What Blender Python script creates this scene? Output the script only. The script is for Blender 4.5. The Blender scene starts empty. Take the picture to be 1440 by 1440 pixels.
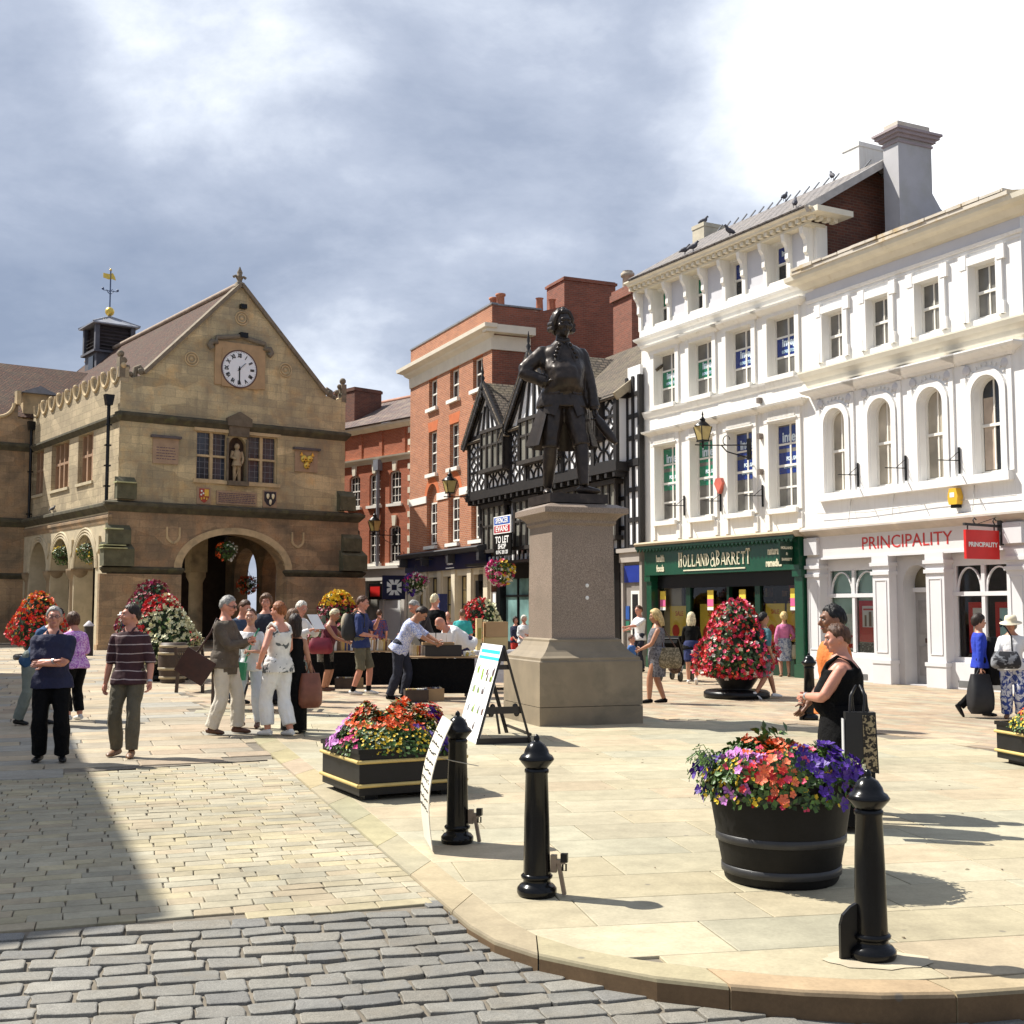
import bpy, bmesh, math, random
from mathutils import Vector, Matrix, noise as mnoise
R = math.radians
random.seed(7)
scene = bpy.context.scene
COL = scene.collection
sin, cos, pi = math.sin, math.cos, math.pi
F_, H_, TH = 1720.0, 1.65, math.atan(137/1720.0)      # focal length (px of the 1440 photo), eye height, tilt

def G(u, v, z=0.0):
    """photo pixel -> point of the ground plane it shows"""
    a, b = u-720, 720-v
    r = (a, F_*cos(TH)-b*sin(TH), F_*sin(TH)+b*cos(TH))
    t = (z-H_)/r[2]
    return Vector((r[0]*t, r[1]*t, z))
def sc(v):                       # metres per photo pixel for something standing at ground row v
    return G(720, v)[1]/F_

# ------------------------------------------------------------------ mesh builder
class MB:
    def __init__(s): s.v=[]; s.f=[]; s.m=[]; s.sm=[]; s.cur=0; s.smooth=False; s.col=None; s.cols=[]
    def face(s, pts):
        n=len(s.v); s.v.extend([tuple(p) for p in pts]); s.f.append(tuple(range(n,n+len(pts)))); s.m.append(s.cur); s.sm.append(s.smooth); s.cols.append(s.col)
    def grid(s, rows, close=False):
        n=len(s.v); w=len(rows[0])
        for r in rows: s.v.extend([tuple(p) for p in r])
        for i in range(len(rows)-1):
            for j in range(w if close else w-1):
                k=(j+1)%w
                s.f.append((n+i*w+j, n+i*w+k, n+(i+1)*w+k, n+(i+1)*w+j)); s.m.append(s.cur); s.sm.append(s.smooth); s.cols.append(s.col)
    def box(s, x0,x1,y0,y1,z0,z1, skip=''):
        a=[(x0,y0,z0),(x1,y0,z0),(x1,y1,z0),(x0,y1,z0),(x0,y0,z1),(x1,y0,z1),(x1,y1,z1),(x0,y1,z1)]
        n=len(s.v); s.v.extend(a)
        for k,q in (('b',(3,2,1,0)),('t',(4,5,6,7)),('f',(0,1,5,4)),('k',(2,3,7,6)),('l',(3,0,4,7)),('r',(1,2,6,5))):
            if k in skip: continue
            s.f.append(tuple(n+i for i in q)); s.m.append(s.cur); s.sm.append(False); s.cols.append(s.col)
    def prism(s, pts, axis, a, b):
        """pts 2d polygon (ccw); extruded along axis from a to b.  axis 'y': pts=(x,z); 'x': pts=(y,z); 'z': pts=(x,y)"""
        def P(p,t): return (p[0],t,p[1]) if axis=='y' else ((t,p[0],p[1]) if axis=='x' else (p[0],p[1],t))
        n=len(pts)
        s.face([P(p,a) for p in pts]); s.face([P(p,b) for p in reversed(pts)])
        for i in range(n):
            p,q=pts[i],pts[(i+1)%n]
            s.face([P(p,b),P(q,b),P(q,a),P(p,a)] if axis!='z' else [P(p,a),P(q,a),P(q,b),P(p,b)])
    def lathe(s, prof, seg=24, c=(0,0,0), sx=1, sy=1, fl=None):
        rows=[]
        for r,z in prof:
            rows.append([(c[0]+r*sx*(fl(j/seg,z) if fl else 1)*cos(2*pi*j/seg), c[1]+r*sy*(fl(j/seg,z) if fl else 1)*sin(2*pi*j/seg), c[2]+z) for j in range(seg)])
        sm=s.smooth; s.smooth=True; s.grid(rows, True); s.smooth=sm
        if prof[0][0]>1e-4: s.face(list(reversed(rows[0])))
        if prof[-1][0]>1e-4: s.face(rows[-1])
    def tube(s, pts, rad, seg=8, caps=True, ell=None):
        pts=[Vector(p) for p in pts]; rows=[]; n=len(pts)
        rad=rad if hasattr(rad,'__len__') else [rad]*n
        t0=(pts[1]-pts[0]).normalized(); up=Vector((0,0,1)) if abs(t0.z)<.9 else Vector((0,1,0))
        e1=t0.cross(up).normalized()
        for i in range(n):
            t=(pts[min(i+1,n-1)]-pts[max(i-1,0)]).normalized()
            e1=(e1-t*e1.dot(t)).normalized(); e2=t.cross(e1)
            k=(ell[i] if ell else 1)
            rows.append([pts[i]+e1*(rad[i]*cos(2*pi*j/seg))+e2*(rad[i]*k*sin(2*pi*j/seg)) for j in range(seg)])
        sm=s.smooth; s.smooth=True; s.grid(rows, True); s.smooth=sm
        if caps: s.face(list(reversed(rows[0]))); s.face(rows[-1])
    def ball(s, c, r, seg=12, sx=1, sy=1, sz=1, fn=None):
        n=max(4,seg//2); rows=[]
        for i in range(n+1):
            a=-pi/2+pi*i/n
            rr=max(cos(a),1e-4); row=[]
            for j in range(seg):
                p=Vector((rr*cos(2*pi*j/seg), rr*sin(2*pi*j/seg), sin(a)))
                if fn: p=fn(p)
                row.append((c[0]+p.x*r*sx, c[1]+p.y*r*sy, c[2]+p.z*r*sz))
            rows.append(row)
        sm=s.smooth; s.smooth=True; s.grid(rows, True); s.smooth=sm
    def bar(s, a, b, w, d=None):
        """square bar from a to b"""
        a,b=Vector(a),Vector(b); t=(b-a).normalized(); up=Vector((0,0,1)) if abs(t.z)<.95 else Vector((0,1,0))
        e1=t.cross(up).normalized(); e2=e1.cross(t); d=d or w
        q=[e1*(w/2)+e2*(d/2), -e1*(w/2)+e2*(d/2), -e1*(w/2)-e2*(d/2), e1*(w/2)-e2*(d/2)]
        s.grid([[a+x for x in q],[b+x for x in q]],True); s.face([a+x for x in reversed(q)]); s.face([b+x for x in q])
    def xform(s, M, start=0):
        s.v[start:]=[tuple(M@Vector(p)) for p in s.v[start:]]
    def mesh(s, name, mats):
        me=bpy.data.meshes.new(name); me.from_pydata(s.v,[],s.f)
        for m in (mats if isinstance(mats,(list,tuple)) else [mats]): me.materials.append(m)
        me.polygons.foreach_set('material_index', s.m); me.polygons.foreach_set('use_smooth', s.sm)
        if any(c is not None for c in s.cols):
            at=me.color_attributes.new('tone','FLOAT_COLOR','CORNER'); buf=[]
            for f,c in zip(s.f,s.cols):
                c=c or (1,1,1); buf.extend((c[0],c[1],c[2],1.0)*len(f))
            at.data.foreach_set('color', buf)
        me.validate(); me.update(); return me
    def build(s, name, mats, parent=None, **kw):
        o=bpy.data.objects.new(name, s.mesh(name, mats)); COL.objects.link(o)
        if parent is not None: o.parent=parent
        for k,v in kw.items(): o[k]=v
        return o
    def parts(s, name, mats, parent=None, pad=.004):
        """one object for every separate piece (faces that touch, or whose boxes overlap, stay together)"""
        n=len(s.f); par=list(range(n))
        def fd(i):
            while par[i]!=i: par[i]=par[par[i]]; i=par[i]
            return i
        seen={}
        for i,f in enumerate(s.f):
            for k in f:
                q=tuple(round(c,4) for c in s.v[k])
                if q in seen: par[fd(i)]=fd(seen[q])
                else: seen[q]=i
        gr={}
        for i in range(n): gr.setdefault(fd(i),[]).append(i)
        gl=list(gr.values())
        bb=[[min(s.v[k][a] for i in g for k in s.f[i])-pad for a in range(3)]+[max(s.v[k][a] for i in g for k in s.f[i])+pad for a in range(3)] for g in gl]
        ch=True
        while ch:
            ch=False
            for i in range(len(gl)):
                if gl[i] is None: continue
                for j in range(i+1,len(gl)):
                    if gl[j] is None: continue
                    A,B=bb[i],bb[j]
                    if all(A[a]<=B[a+3] and B[a]<=A[a+3] for a in range(3)):
                        gl[i]+=gl[j]; gl[j]=None; bb[i]=[min(A[a],B[a]) for a in range(3)]+[max(A[a+3],B[a+3]) for a in range(3)]; ch=True
        out=[]
        for g in gl:
            if g is None: continue
            m=MB(); mp={}
            for i in g:
                fc=[]
                for k in s.f[i]:
                    if k not in mp: mp[k]=len(m.v); m.v.append(s.v[k])
                    fc.append(mp[k])
                m.f.append(tuple(fc)); m.m.append(s.m[i]); m.sm.append(s.sm[i]); m.cols.append(s.cols[i])
            out.append(m.build(name,mats,parent))
        return out
def tag(o, label, cat, group=None):
    o['label']=label; o['category']=cat
    if group: o['group']=group
    return o
def thing(name, label, cat, loc=(0,0,0), rz=0.0, group=None):
    o=bpy.data.objects.new(name,None); COL.objects.link(o); o.empty_display_size=.2
    o.location=loc; o.rotation_euler=(0,0,rz); return tag(o,label,cat,group)
KIDS={}
def copy_tree(o, parent=None, loc=None, rz=None, label=None):
    c=o.copy(); COL.objects.link(c)
    if parent is not None: c.parent=parent
    if loc is not None: c.location=loc
    if rz is not None: c.rotation_euler=(0,0,rz)
    if label: c['label']=label
    for ch in list(o.children): copy_tree(ch, c)
    return c
def struct(o): o['kind']='structure'; return o

# ------------------------------------------------------------------ materials
def nt(m): m.use_nodes=True; return m.node_tree, m.node_tree.nodes, m.node_tree.links
def newmat(name):
    m=bpy.data.materials.new(name); t,n,l=nt(m); return m,n,l,n['Principled BSDF']
def setv(n, **kw):
    for k,v in kw.items(): n.inputs[k.replace('_',' ')].default_value=v
def math_(n,l,op,a,b=None,clamp=False):
    x=n.new('ShaderNodeMath'); x.operation=op; x.use_clamp=clamp
    for i,q in enumerate((a,b)):
        if q is None: continue
        if hasattr(q,'is_output'): l.new(q,x.inputs[i])
        else: x.inputs[i].default_value=q
    return x.outputs[0]
def mix_(n,l,f,a,b,mode='MIX'):
    x=n.new('ShaderNodeMix'); x.data_type='RGBA'; x.blend_type=mode
    for k,q in ((0,f),(6,a),(7,b)):
        if hasattr(q,'is_output'): l.new(q,x.inputs[k])
        else: x.inputs[k].default_value=q if k==0 else (q[0],q[1],q[2],1)
    return x.outputs[2]
def noise_(n,l,vec,scale,detail=4,rough=.55,dist=0):
    x=n.new('ShaderNodeTexNoise'); setv(x,Scale=scale,Detail=detail,Roughness=rough,Distortion=dist)
    if vec is not None: l.new(vec,x.inputs['Vector'])
    return x.outputs[0]
def ramp_(n,l,f,stops):
    x=n.new('ShaderNodeValToRGB'); e=x.color_ramp.elements
    while len(e)<len(stops): e.new(.5)
    for q,(p,c) in zip(e,stops):
        q.position=p; q.color=(c[0],c[1],c[2],1) if hasattr(c,'__len__') else (c,c,c,1)
    l.new(f,x.inputs[0]); return x.outputs[0]
def bump_(n,l,h,strength,dist,normal=None):
    x=n.new('ShaderNodeBump'); setv(x,Strength=strength,Distance=dist); l.new(h,x.inputs['Height'])
    if normal is not None: l.new(normal,x.inputs['Normal'])
    return x.outputs[0]
def coord(n,kind='Object'): return n.new('ShaderNodeTexCoord').outputs[kind]
_mc={}
def M(name, col, rough=.7, var=.15, scale=4, col2=None, c2pos=(.55,.75), bump=.0, bscale=60, bdist=.004, metal=0, coat=0, spec=None, tone=False, streak=None):
    if name in _mc: return _mc[name]
    m,n,l,b=newmat(name); v=coord(n)
    f=noise_(n,l,v,scale,6)
    lo=[c*(1-var) for c in col]; hi=[min(1,c*(1+var)) for c in col]
    c=ramp_(n,l,f,[(.3,lo),(.7,hi)])
    if col2:
        g=noise_(n,l,v,scale*.6,8,.65,.3); c=mix_(n,l,ramp_(n,l,g,[(c2pos[0],0),(c2pos[1],1)]),c,col2)
    if tone:
        a=n.new('ShaderNodeVertexColor'); a.layer_name='tone'; c=mix_(n,l,1.0,c,a.outputs[0],'MULTIPLY')
    if streak:                      # rain streaks and grime that run down the face
        mp=n.new('ShaderNodeMapping'); mp.inputs['Scale'].default_value=(4.5,4.5,.30); l.new(v,mp.inputs['Vector'])
        s1=noise_(n,l,mp.outputs[0],1.6,7,.7); s2=noise_(n,l,v,.9,6,.65)
        c=mix_(n,l,math_(n,l,'MULTIPLY',math_(n,l,'MULTIPLY',ramp_(n,l,s1,[(.5,0),(.78,1)]),ramp_(n,l,s2,[(.35,.1),(.7,1)])),streak[1]),c,streak[0])
    l.new(c,b.inputs['Base Color']); setv(b,Roughness=rough,Metallic=metal)
    if coat: b.inputs['Coat Weight'].default_value=coat; b.inputs['Coat Roughness'].default_value=.08
    if spec is not None: b.inputs['Specular IOR Level'].default_value=spec
    if bump: l.new(bump_(n,l,noise_(n,l,v,bscale,5),bump,bdist),b.inputs['Normal'])
    _mc[name]=m; return m
def wallvec(n,l):
    s=n.new('ShaderNodeSeparateXYZ'); l.new(coord(n),s.inputs[0])
    c=n.new('ShaderNodeCombineXYZ'); l.new(math_(n,l,'ADD',s.outputs[0],s.outputs[1]),c.inputs[0]); l.new(s.outputs[2],c.inputs[1])
    return c.outputs[0], s
def brick_(name, c1, c2, mortar, bw, bh, ms, dirt=(.1,.08,.06), dirtf=.35, rough=.85, tint=None, bump=.5, patch=None, off=.5):
    if name in _mc: return _mc[name]
    m,n,l,b=newmat(name); vec,s=wallvec(n,l)
    x=n.new('ShaderNodeTexBrick'); x.offset=off; x.squash=1
    setv(x,Scale=1,Mortar_Size=ms,Mortar_Smooth=.2,Bias=0,Brick_Width=bw,Row_Height=bh)
    w=n.new('ShaderNodeVectorMath'); w.operation='ADD'
    nn=n.new('ShaderNodeTexNoise'); setv(nn,Scale=1.7,Detail=3); l.new(vec,nn.inputs['Vector'])
    sc_=n.new('ShaderNodeVectorMath'); sc_.operation='SCALE'; l.new(nn.outputs[1],sc_.inputs[0]); sc_.inputs['Scale'].default_value=bh*.12
    l.new(vec,w.inputs[0]); l.new(sc_.outputs[0],w.inputs[1]); l.new(w.outputs[0],x.inputs['Vector'])
    x.inputs['Color1'].default_value=(*c1,1); x.inputs['Color2'].default_value=(*c2,1); x.inputs['Mortar'].default_value=(*mortar,1)
    c=x.outputs[0]
    # per-block tone: coarse white-noise cells of about a block
    if patch:
        g=noise_(n,l,vec,patch[1],3,.6); c=mix_(n,l,ramp_(n,l,g,[(patch[2],0),(patch[3],1)]),c,patch[0],'MIX')
    fine=noise_(n,l,vec,14,6,.7); c=mix_(n,l,.55,c,ramp_(n,l,fine,[(.25,.55),(.75,1.35)]),'MULTIPLY')
    blk=n.new('ShaderNodeTexVoronoi'); mp=n.new('ShaderNodeMapping'); mp.inputs['Scale'].default_value=(1/bw,1/bh,1); l.new(vec,mp.inputs['Vector']); l.new(mp.outputs[0],blk.inputs['Vector']); setv(blk,Scale=.55,Randomness=1)
    sp=n.new('ShaderNodeSeparateColor'); l.new(blk.outputs['Color'],sp.inputs[0]); c=mix_(n,l,.8 if bw>.4 else .35,c,ramp_(n,l,sp.outputs[0],[(.0,.72),(1,1.25)]),'MULTIPLY')
    mq=n.new('ShaderNodeMapping'); mq.inputs['Scale'].default_value=(1.6,.28,1); l.new(vec,mq.inputs['Vector']); stk=noise_(n,l,mq.outputs[0],1.3,7,.7)
    if bw>.4: c=mix_(n,l,math_(n,l,'MULTIPLY',ramp_(n,l,stk,[(.52,0),(.72,1)]),.55),c,[q*.55 for q in dirt])
    big=noise_(n,l,vec,.55,7,.62,.4); c=mix_(n,l,math_(n,l,'MULTIPLY',ramp_(n,l,big,[(.42,0),(.72,1)]),dirtf),c,dirt)
    l.new(c,b.inputs['Base Color']); setv(b,Roughness=rough)
    h=math_(n,l,'ADD',math_(n,l,'MULTIPLY',x.outputs[1],-1.0),math_(n,l,'MULTIPLY',fine,.6))
    l.new(bump_(n,l,h,bump,.012),b.inputs['Normal'])
    _mc[name]=m; return m
def glass_(name='window_glass', col=(.02,.022,.025), rough=.06):
    if name in _mc: return _mc[name]
    m,n,l,b=newmat(name); v=coord(n)
    c=ramp_(n,l,noise_(n,l,v,.9,3),[(.35,[q*.6 for q in col]),(.7,[q*1.5 for q in col])])
    l.new(c,b.inputs['Base Color']); setv(b,Roughness=rough); b.inputs['Specular IOR Level'].default_value=.6
    l.new(bump_(n,l,noise_(n,l,v,2.2,2),.12,.02),b.inputs['Normal'])
    _mc[name]=m; return m
def clear_glass():
    if 'shop_glass' in _mc: return _mc['shop_glass']
    m=bpy.data.materials.new('shop_glass'); t,n,l=nt(m); n.remove(n['Principled BSDF'])
    o=n['Material Output']; a=n.new('ShaderNodeBsdfTransparent'); a.inputs[0].default_value=(.86,.9,.88,1)
    g=n.new('ShaderNodeBsdfGlossy'); g.inputs['Roughness'].default_value=.02
    fr=n.new('ShaderNodeFresnel'); fr.inputs[0].default_value=1.5
    x=n.new('ShaderNodeMixShader'); l.new(fr.outputs[0],x.inputs[0]); l.new(a.outputs[0],x.inputs[1]); l.new(g.outputs[0],x.inputs[2]); l.new(x.outputs[0],o.inputs[0])
    _mc['shop_glass']=m; return m

WHITE=M('white_stucco',(.80,.78,.73),.75,.04,1.2,col2=(.66,.61,.50),c2pos=(.62,.86),bump=.12,bscale=25,streak=((.36,.31,.22),.6))
WHITE2=M('white_render',(.80,.79,.77),.75,.04,1.1,col2=(.70,.68,.64),c2pos=(.6,.85),bump=.1,bscale=25,streak=((.40,.37,.31),.55))
TRIM=M('white_trim_paint',(.80,.77,.70),.6,.05,3)
CREAMT=M('cream_moulding',(.70,.65,.53),.7,.08,2.5,col2=(.45,.36,.20),c2pos=(.6,.85))
LICHEN=M('weathered_cornice_lead',(.55,.50,.42),.85,.15,2,col2=(.45,.30,.10),c2pos=(.52,.7),bump=.3)
SASH=M('sash_paint',(.78,.75,.68),.5,.04,3)
GLASS=glass_(); BLIND=glass_('blind_behind_glass',(.42,.37,.29),.12); CURT=glass_('net_curtain_behind_glass',(.17,.16,.14),.1)
BLACKP=M('black_paint',(.005,.005,.0055),.35,.3,6,spec=.3)
BLACKG=M('black_gloss_iron',(.003,.003,.0035),.24,.3,8,coat=.22,spec=.2,bump=.05,bscale=60)
DARK=M('dark_interior',(.012,.011,.010),.9,.4,2)
LEAD=M('lead_sheet',(.20,.21,.23),.6,.2,3)
IRON=M('dark_iron',(.03,.03,.032),.55,.3,8)
GOLD=M('gilding',(.75,.52,.10),.35,.12,6,metal=.6)
TERRA=M('terracotta_pot',(.42,.16,.09),.8,.2,6)
BRICKO=brick_('orange_brick',(.44,.150,.060),(.34,.105,.045),(.42,.30,.21),.225,.075,.010,dirt=(.15,.07,.04),dirtf=.25,bump=.25)
BRICKR=brick_('red_brick',(.42,.110,.045),(.34,.085,.035),(.40,.2,.12),.225,.075,.008,dirt=(.18,.06,.03),dirtf=.2,bump=.2)
BRICKD=brick_('dark_red_brick',(.20,.065,.035),(.12,.045,.03),(.18,.11,.08),.225,.075,.010,dirt=(.03,.025,.02),dirtf=.5,bump=.3)
BRICKM=brick_('mid_red_brick',(.30,.085,.045),(.21,.065,.038),(.24,.14,.10),.225,.075,.010,dirt=(.07,.04,.03),dirtf=.4,bump=.3)
STONEU=brick_('buff_sandstone',(.60,.48,.265),(.46,.37,.215),(.32,.26,.16),.95,.36,.008,dirt=(.21,.185,.135),dirtf=.85,patch=((.60,.40,.18),1.1,.5,.72),bump=.35)
STONEL=brick_('brown_sandstone',(.43,.29,.16),(.32,.215,.125),(.25,.18,.11),.85,.34,.008,dirt=(.10,.085,.06),dirtf=.85,patch=((.42,.245,.12),1.3,.5,.72),bump=.45)
STONES=brick_('pale_side_sandstone',(.50,.40,.25),(.42,.34,.21),(.26,.20,.13),.62,.30,.010,dirt=(.28,.22,.15),dirtf=.45,bump=.5)
DRESS=M('dressed_sandstone',(.52,.39,.22),.85,.16,2.2,col2=(.20,.17,.11),c2pos=(.5,.75),bump=.3,bscale=30)
PALEDRESS=M('pale_dressed_stone',(.50,.42,.28),.85,.14,2.2,col2=(.30,.25,.17),c2pos=(.55,.8),bump=.3,bscale=30)
MOSS=M('mossy_black_stone',(.075,.065,.04),.95,.35,3,col2=(.12,.12,.05),bump=.5,bscale=30)
def tile_(name,c1,c2,bw=.18,bh=.11,moss=(.10,.10,.06),mf=.35):
    """clay roof tiles: courses follow the slope via uv"""
    if name in _mc: return _mc[name]
    m,n,l,b=newmat(name); uv=coord(n,'UV')
    x=n.new('ShaderNodeTexBrick'); setv(x,Scale=1,Mortar_Size=.02,Mortar_Smooth=.1,Brick_Width=bw,Row_Height=bh,Bias=0); l.new(uv,x.inputs['Vector'])
    x.inputs['Color1'].default_value=(*c1,1); x.inputs['Color2'].default_value=(*c2,1); x.inputs['Mortar'].default_value=(c1[0]*.2,c1[1]*.2,c1[2]*.2,1)
    f=noise_(n,l,uv,1.1,8,.65); c=mix_(n,l,math_(n,l,'MULTIPLY',ramp_(n,l,f,[(.45,0),(.7,1)]),mf),x.outputs[0],moss)
    g=noise_(n,l,uv,9,4); c=mix_(n,l,.7,c,ramp_(n,l,g,[(.3,.55),(.7,1.4)]),'MULTIPLY')
    l.new(c,b.inputs['Base Color']); setv(b,Roughness=.9)
    s=n.new('ShaderNodeSeparateXYZ'); l.new(uv,s.inputs[0])
    saw=math_(n,l,'FRACT',math_(n,l,'DIVIDE',s.outputs[1],bh))
    h=math_(n,l,'ADD',math_(n,l,'MULTIPLY',saw,-1.0),math_(n,l,'ADD',math_(n,l,'MULTIPLY',x.outputs[1],-.5),math_(n,l,'MULTIPLY',g,.9)))
    l.new(bump_(n,l,h,.9,.03),b.inputs['Normal']); _mc[name]=m; return m
TILE=tile_('red_brown_tiles',(.16,.068,.040),(.085,.045,.032)); TILEB=tile_('brown_stone_tiles',(.16,.12,.085),(.10,.08,.06),.24,.15,(.20,.17,.10),.5)
SLATE=tile_('grey_slate',(.28,.25,.24),(.20,.19,.19),.3,.2,(.30,.26,.20),.4)
def slope(mb, a, b, c, d, th=.06):
    """roof slab: a,b eaves left/right, c,d ridge right/left; uv in metres"""
    a,b,c,d=map(Vector,(a,b,c,d)); nrm=(b-a).cross(d-a).normalized()*th
    if nrm.z<0: nrm=-nrm
    mb.face([a+nrm,b+nrm,c+nrm,d+nrm]); mb.face([d,c,b,a])
    for p,q in ((a,b),(b,c),(c,d),(d,a)): mb.face([p,q,q+nrm,p+nrm])
def roof(mb, name, mat, parent):
    o=mb.build(name, mat, parent); me=o.data; u=me.uv_layers.new(name='UVMap')
    for p in me.polygons:
        n=p.normal; h=Vector((0,0,1)).cross(n)
        h=h.normalized() if h.length>1e-3 else Vector((1,0,0)); w=n.cross(h)
        for li in p.loop_indices:
            co=me.vertices[me.loops[li].vertex_index].co; u.data[li].uv=(co.dot(h),co.dot(w))
    return o
def text(body, size, mat, name, parent, M_, sx=1.0, depth=.01, bold=0.0, align='CENTER', shear=0):
    cu=bpy.data.curves.new(name,'FONT'); cu.body=body; cu.size=size; cu.align_x=align; cu.align_y='CENTER'; cu.extrude=depth; cu.offset=bold; cu.shear=shear
    cu.resolution_u=3; o=bpy.data.objects.new(name,cu); COL.objects.link(o); cu.materials.append(mat)
    TEXTS.append((o,parent,M_,sx)); return o
TEXTS=[]
def bake_texts():
    dg=bpy.context.evaluated_depsgraph_get(); dg.update()
    for o,parent,M_,sx in TEXTS:
        me=bpy.data.meshes.new_from_object(o.evaluated_get(dg)); me.name=o.name
        me.transform(M_@Matrix.Diagonal((sx,1,1,1)))
        nm=o.name; cu=o.data; bpy.data.objects.remove(o); bpy.data.curves.remove(cu)
        q=bpy.data.objects.new(nm,me); COL.objects.link(q); q.parent=parent; q.name=nm.split('.')[0]
def FRONT(x,y,z):   # text lying on a facade whose local frame is x along, y inward, z up
    return Matrix.Translation((x,y,z))@Matrix.Rotation(pi/2,4,'X')

# ------------------------------------------------------------------ wall with openings
def wall(mb, x0,x1,z0,z1, ops, y=0.0, dep=.2, seg=10):
    """front wall face in plane y with rectangular / arched openings (x0,x1,z0,z1[,rise]) and their reveals"""
    xs=sorted({x0,x1,*[q for o in ops for q in o[:2]]}); zs=sorted({z0,z1,*[q for o in ops for q in o[2:4]]})
    for i in range(len(xs)-1):
        for j in range(len(zs)-1):
            cx,cz=(xs[i]+xs[i+1])/2,(zs[j]+zs[j+1])/2
            if any(o[0]<cx<o[1] and o[2]<cz<o[3] for o in ops): continue
            mb.face([(xs[i],y,zs[j]),(xs[i+1],y,zs[j]),(xs[i+1],y,zs[j+1]),(xs[i],y,zs[j+1])])
    for o in ops:
        a,b,c,d=o[:4]; rise=o[4] if len(o)>4 else 0; s=d-rise
        mb.face([(a,y,c),(a,y,s),(a,y+dep,s),(a,y+dep,c)]); mb.face([(b,y,s),(b,y,c),(b,y+dep,c),(b,y+dep,s)])
        mb.face([(a,y,c),(a,y+dep,c),(b,y+dep,c),(b,y,c)])
        if not rise: mb.face([(a,y,d),(b,y,d),(b,y+dep,d),(a,y+dep,d)])
        else:
            pts=arc(a,b,s,rise,seg); m=len(pts)//2
            mb.face([(p[0],y,p[1]) for p in pts[:m+1]]+[(a,y,d)] if False else [(a,y,d)]+[(p[0],y,p[1]) for p in pts[:m+1]])
            mb.face([(p[0],y,p[1]) for p in pts[m:]]+[(b,y,d)])
            for p,q in zip(pts,pts[1:]): mb.face([(p[0],y,p[1]),(q[0],y,q[1]),(q[0],y+dep,q[1]),(p[0],y+dep,p[1])])
def arc(a,b,s,rise,seg=10):
    c=(a+b)/2; r=(b-a)/2
    return [(c-r*cos(pi*i/seg), s+rise*sin(pi*i/seg)) for i in range(seg+1)]
def sash(parent, x0,x1,z0,z1, y, mat=None, pane=None, nx=2, nz=2, fw=.06, bw=.03, rise=0, meeting=True, name='window'):
    """a sash window set at depth y: frame mesh (thing's part) with pane child"""
    mat=mat or SASH; pane=pane or GLASS
    f=MB()
    if rise:
        s=z1-rise; out=arc(x0,x1,s,rise,12); inn=arc(x0+fw,x1-fw,s,rise-fw,12)
        po=[(x0,z0)]+out+[(x1,z0)]; pi_=[(x0+fw,z0+fw)]+inn+[(x1-fw,z0+fw)]
        for (p,q),(r,t) in zip(zip(po,po[1:]),zip(pi_,pi_[1:])):
            f.face([(p[0],y,p[1]),(q[0],y,q[1]),(t[0],y,t[1]),(r[0],y,r[1])][::-1])
            f.face([(r[0],y,r[1]),(t[0],y,t[1]),(t[0],y+.04,t[1]),(r[0],y+.04,r[1])])
        f.box(x0,x1,y,y+.05,z0,z0+fw)
    else:
        f.box(x0,x0+fw,y,y+.05,z0,z1); f.box(x1-fw,x1,y,y+.05,z0,z1)
        f.box(x0+fw,x1-fw,y,y+.05,z1-fw,z1); f.box(x0+fw,x1-fw,y,y+.05,z0,z0+fw*1.3)
    zm=(z0+z1)/2
    if meeting: f.box(x0+fw,x1-fw,y-.012,y+.038,zm-.03,zm+.03)
    for i in range(1,nx):
        xx=x0+fw+(x1-x0-2*fw)*i/nx; f.box(xx-bw/2,xx+bw/2,y+.008,y+.042,z0+fw*1.3,z1-fw)
    for j in range(1,nz):
        zz=z0+(z1-z0)*j/nz
        if meeting and abs(zz-zm)<.03: continue
        f.box(x0+fw,x1-fw,y+.010,y+.040,zz-bw/2,zz+bw/2)
    o=f.build(name,mat,parent)
    p=MB()
    if rise: p.face([(q[0],y+.03,q[1]) for q in [(x0+.02,z0+.02)]+[(x1-.02,z0+.02)]+list(reversed(arc(x0+.02,x1-.02,z1-rise,rise-.02,12)))])
    else: p.face([(x0+.01,y+.03,z0+.01),(x1-.01,y+.03,z0+.01),(x1-.01,y+.03,z1-.01),(x0+.01,y+.03,z1-.01)])
    p.build('pane',pane,o); return o
def mould(mb, x0,x1, prof, ret=True):
    """horizontal moulding along x: prof list of (projection, z) from bottom to top; returns at both ends"""
    L=[(x0-p if ret else x0,-p,z) for p,z in prof]; Rr=[(x1+p if ret else x1,-p,z) for p,z in prof]
    for i in range(len(prof)-1): mb.face([L[i],Rr[i],Rr[i+1],L[i+1]])
    n=len(prof)
    if ret:
        for i in range(n-1):
            mb.face([(x0-prof[i][0],0,prof[i][1]),L[i],L[i+1],(x0-prof[i+1][0],0,prof[i+1][1])])
            mb.face([Rr[i],(x1+prof[i][0],0,prof[i][1]),(x1+prof[i+1][0],0,prof[i+1][1]),Rr[i+1]])
        mb.face([L[-1],Rr[-1],(Rr[-1][0],0,prof[-1][1]),(L[-1][0],0,prof[-1][1])]); mb.face([(L[0][0],0,prof[0][1]),(Rr[0][0],0,prof[0][1]),Rr[0],L[0]])
    else:
        mb.face([(x0,0,prof[0][1])]+L+[(x0,0,prof[-1][1])]); mb.face([(x1,0,prof[-1][1])]+Rr[::-1]+[(x1,0,prof[0][1])])
        mb.face([L[-1],Rr[-1],(x1,0,prof[-1][1]),(x0,0,prof[-1][1])]); mb.face([(x0,0,prof[0][1]),(x1,0,prof[0][1]),Rr[0],L[0]])
SKYSEED=3.0
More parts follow.
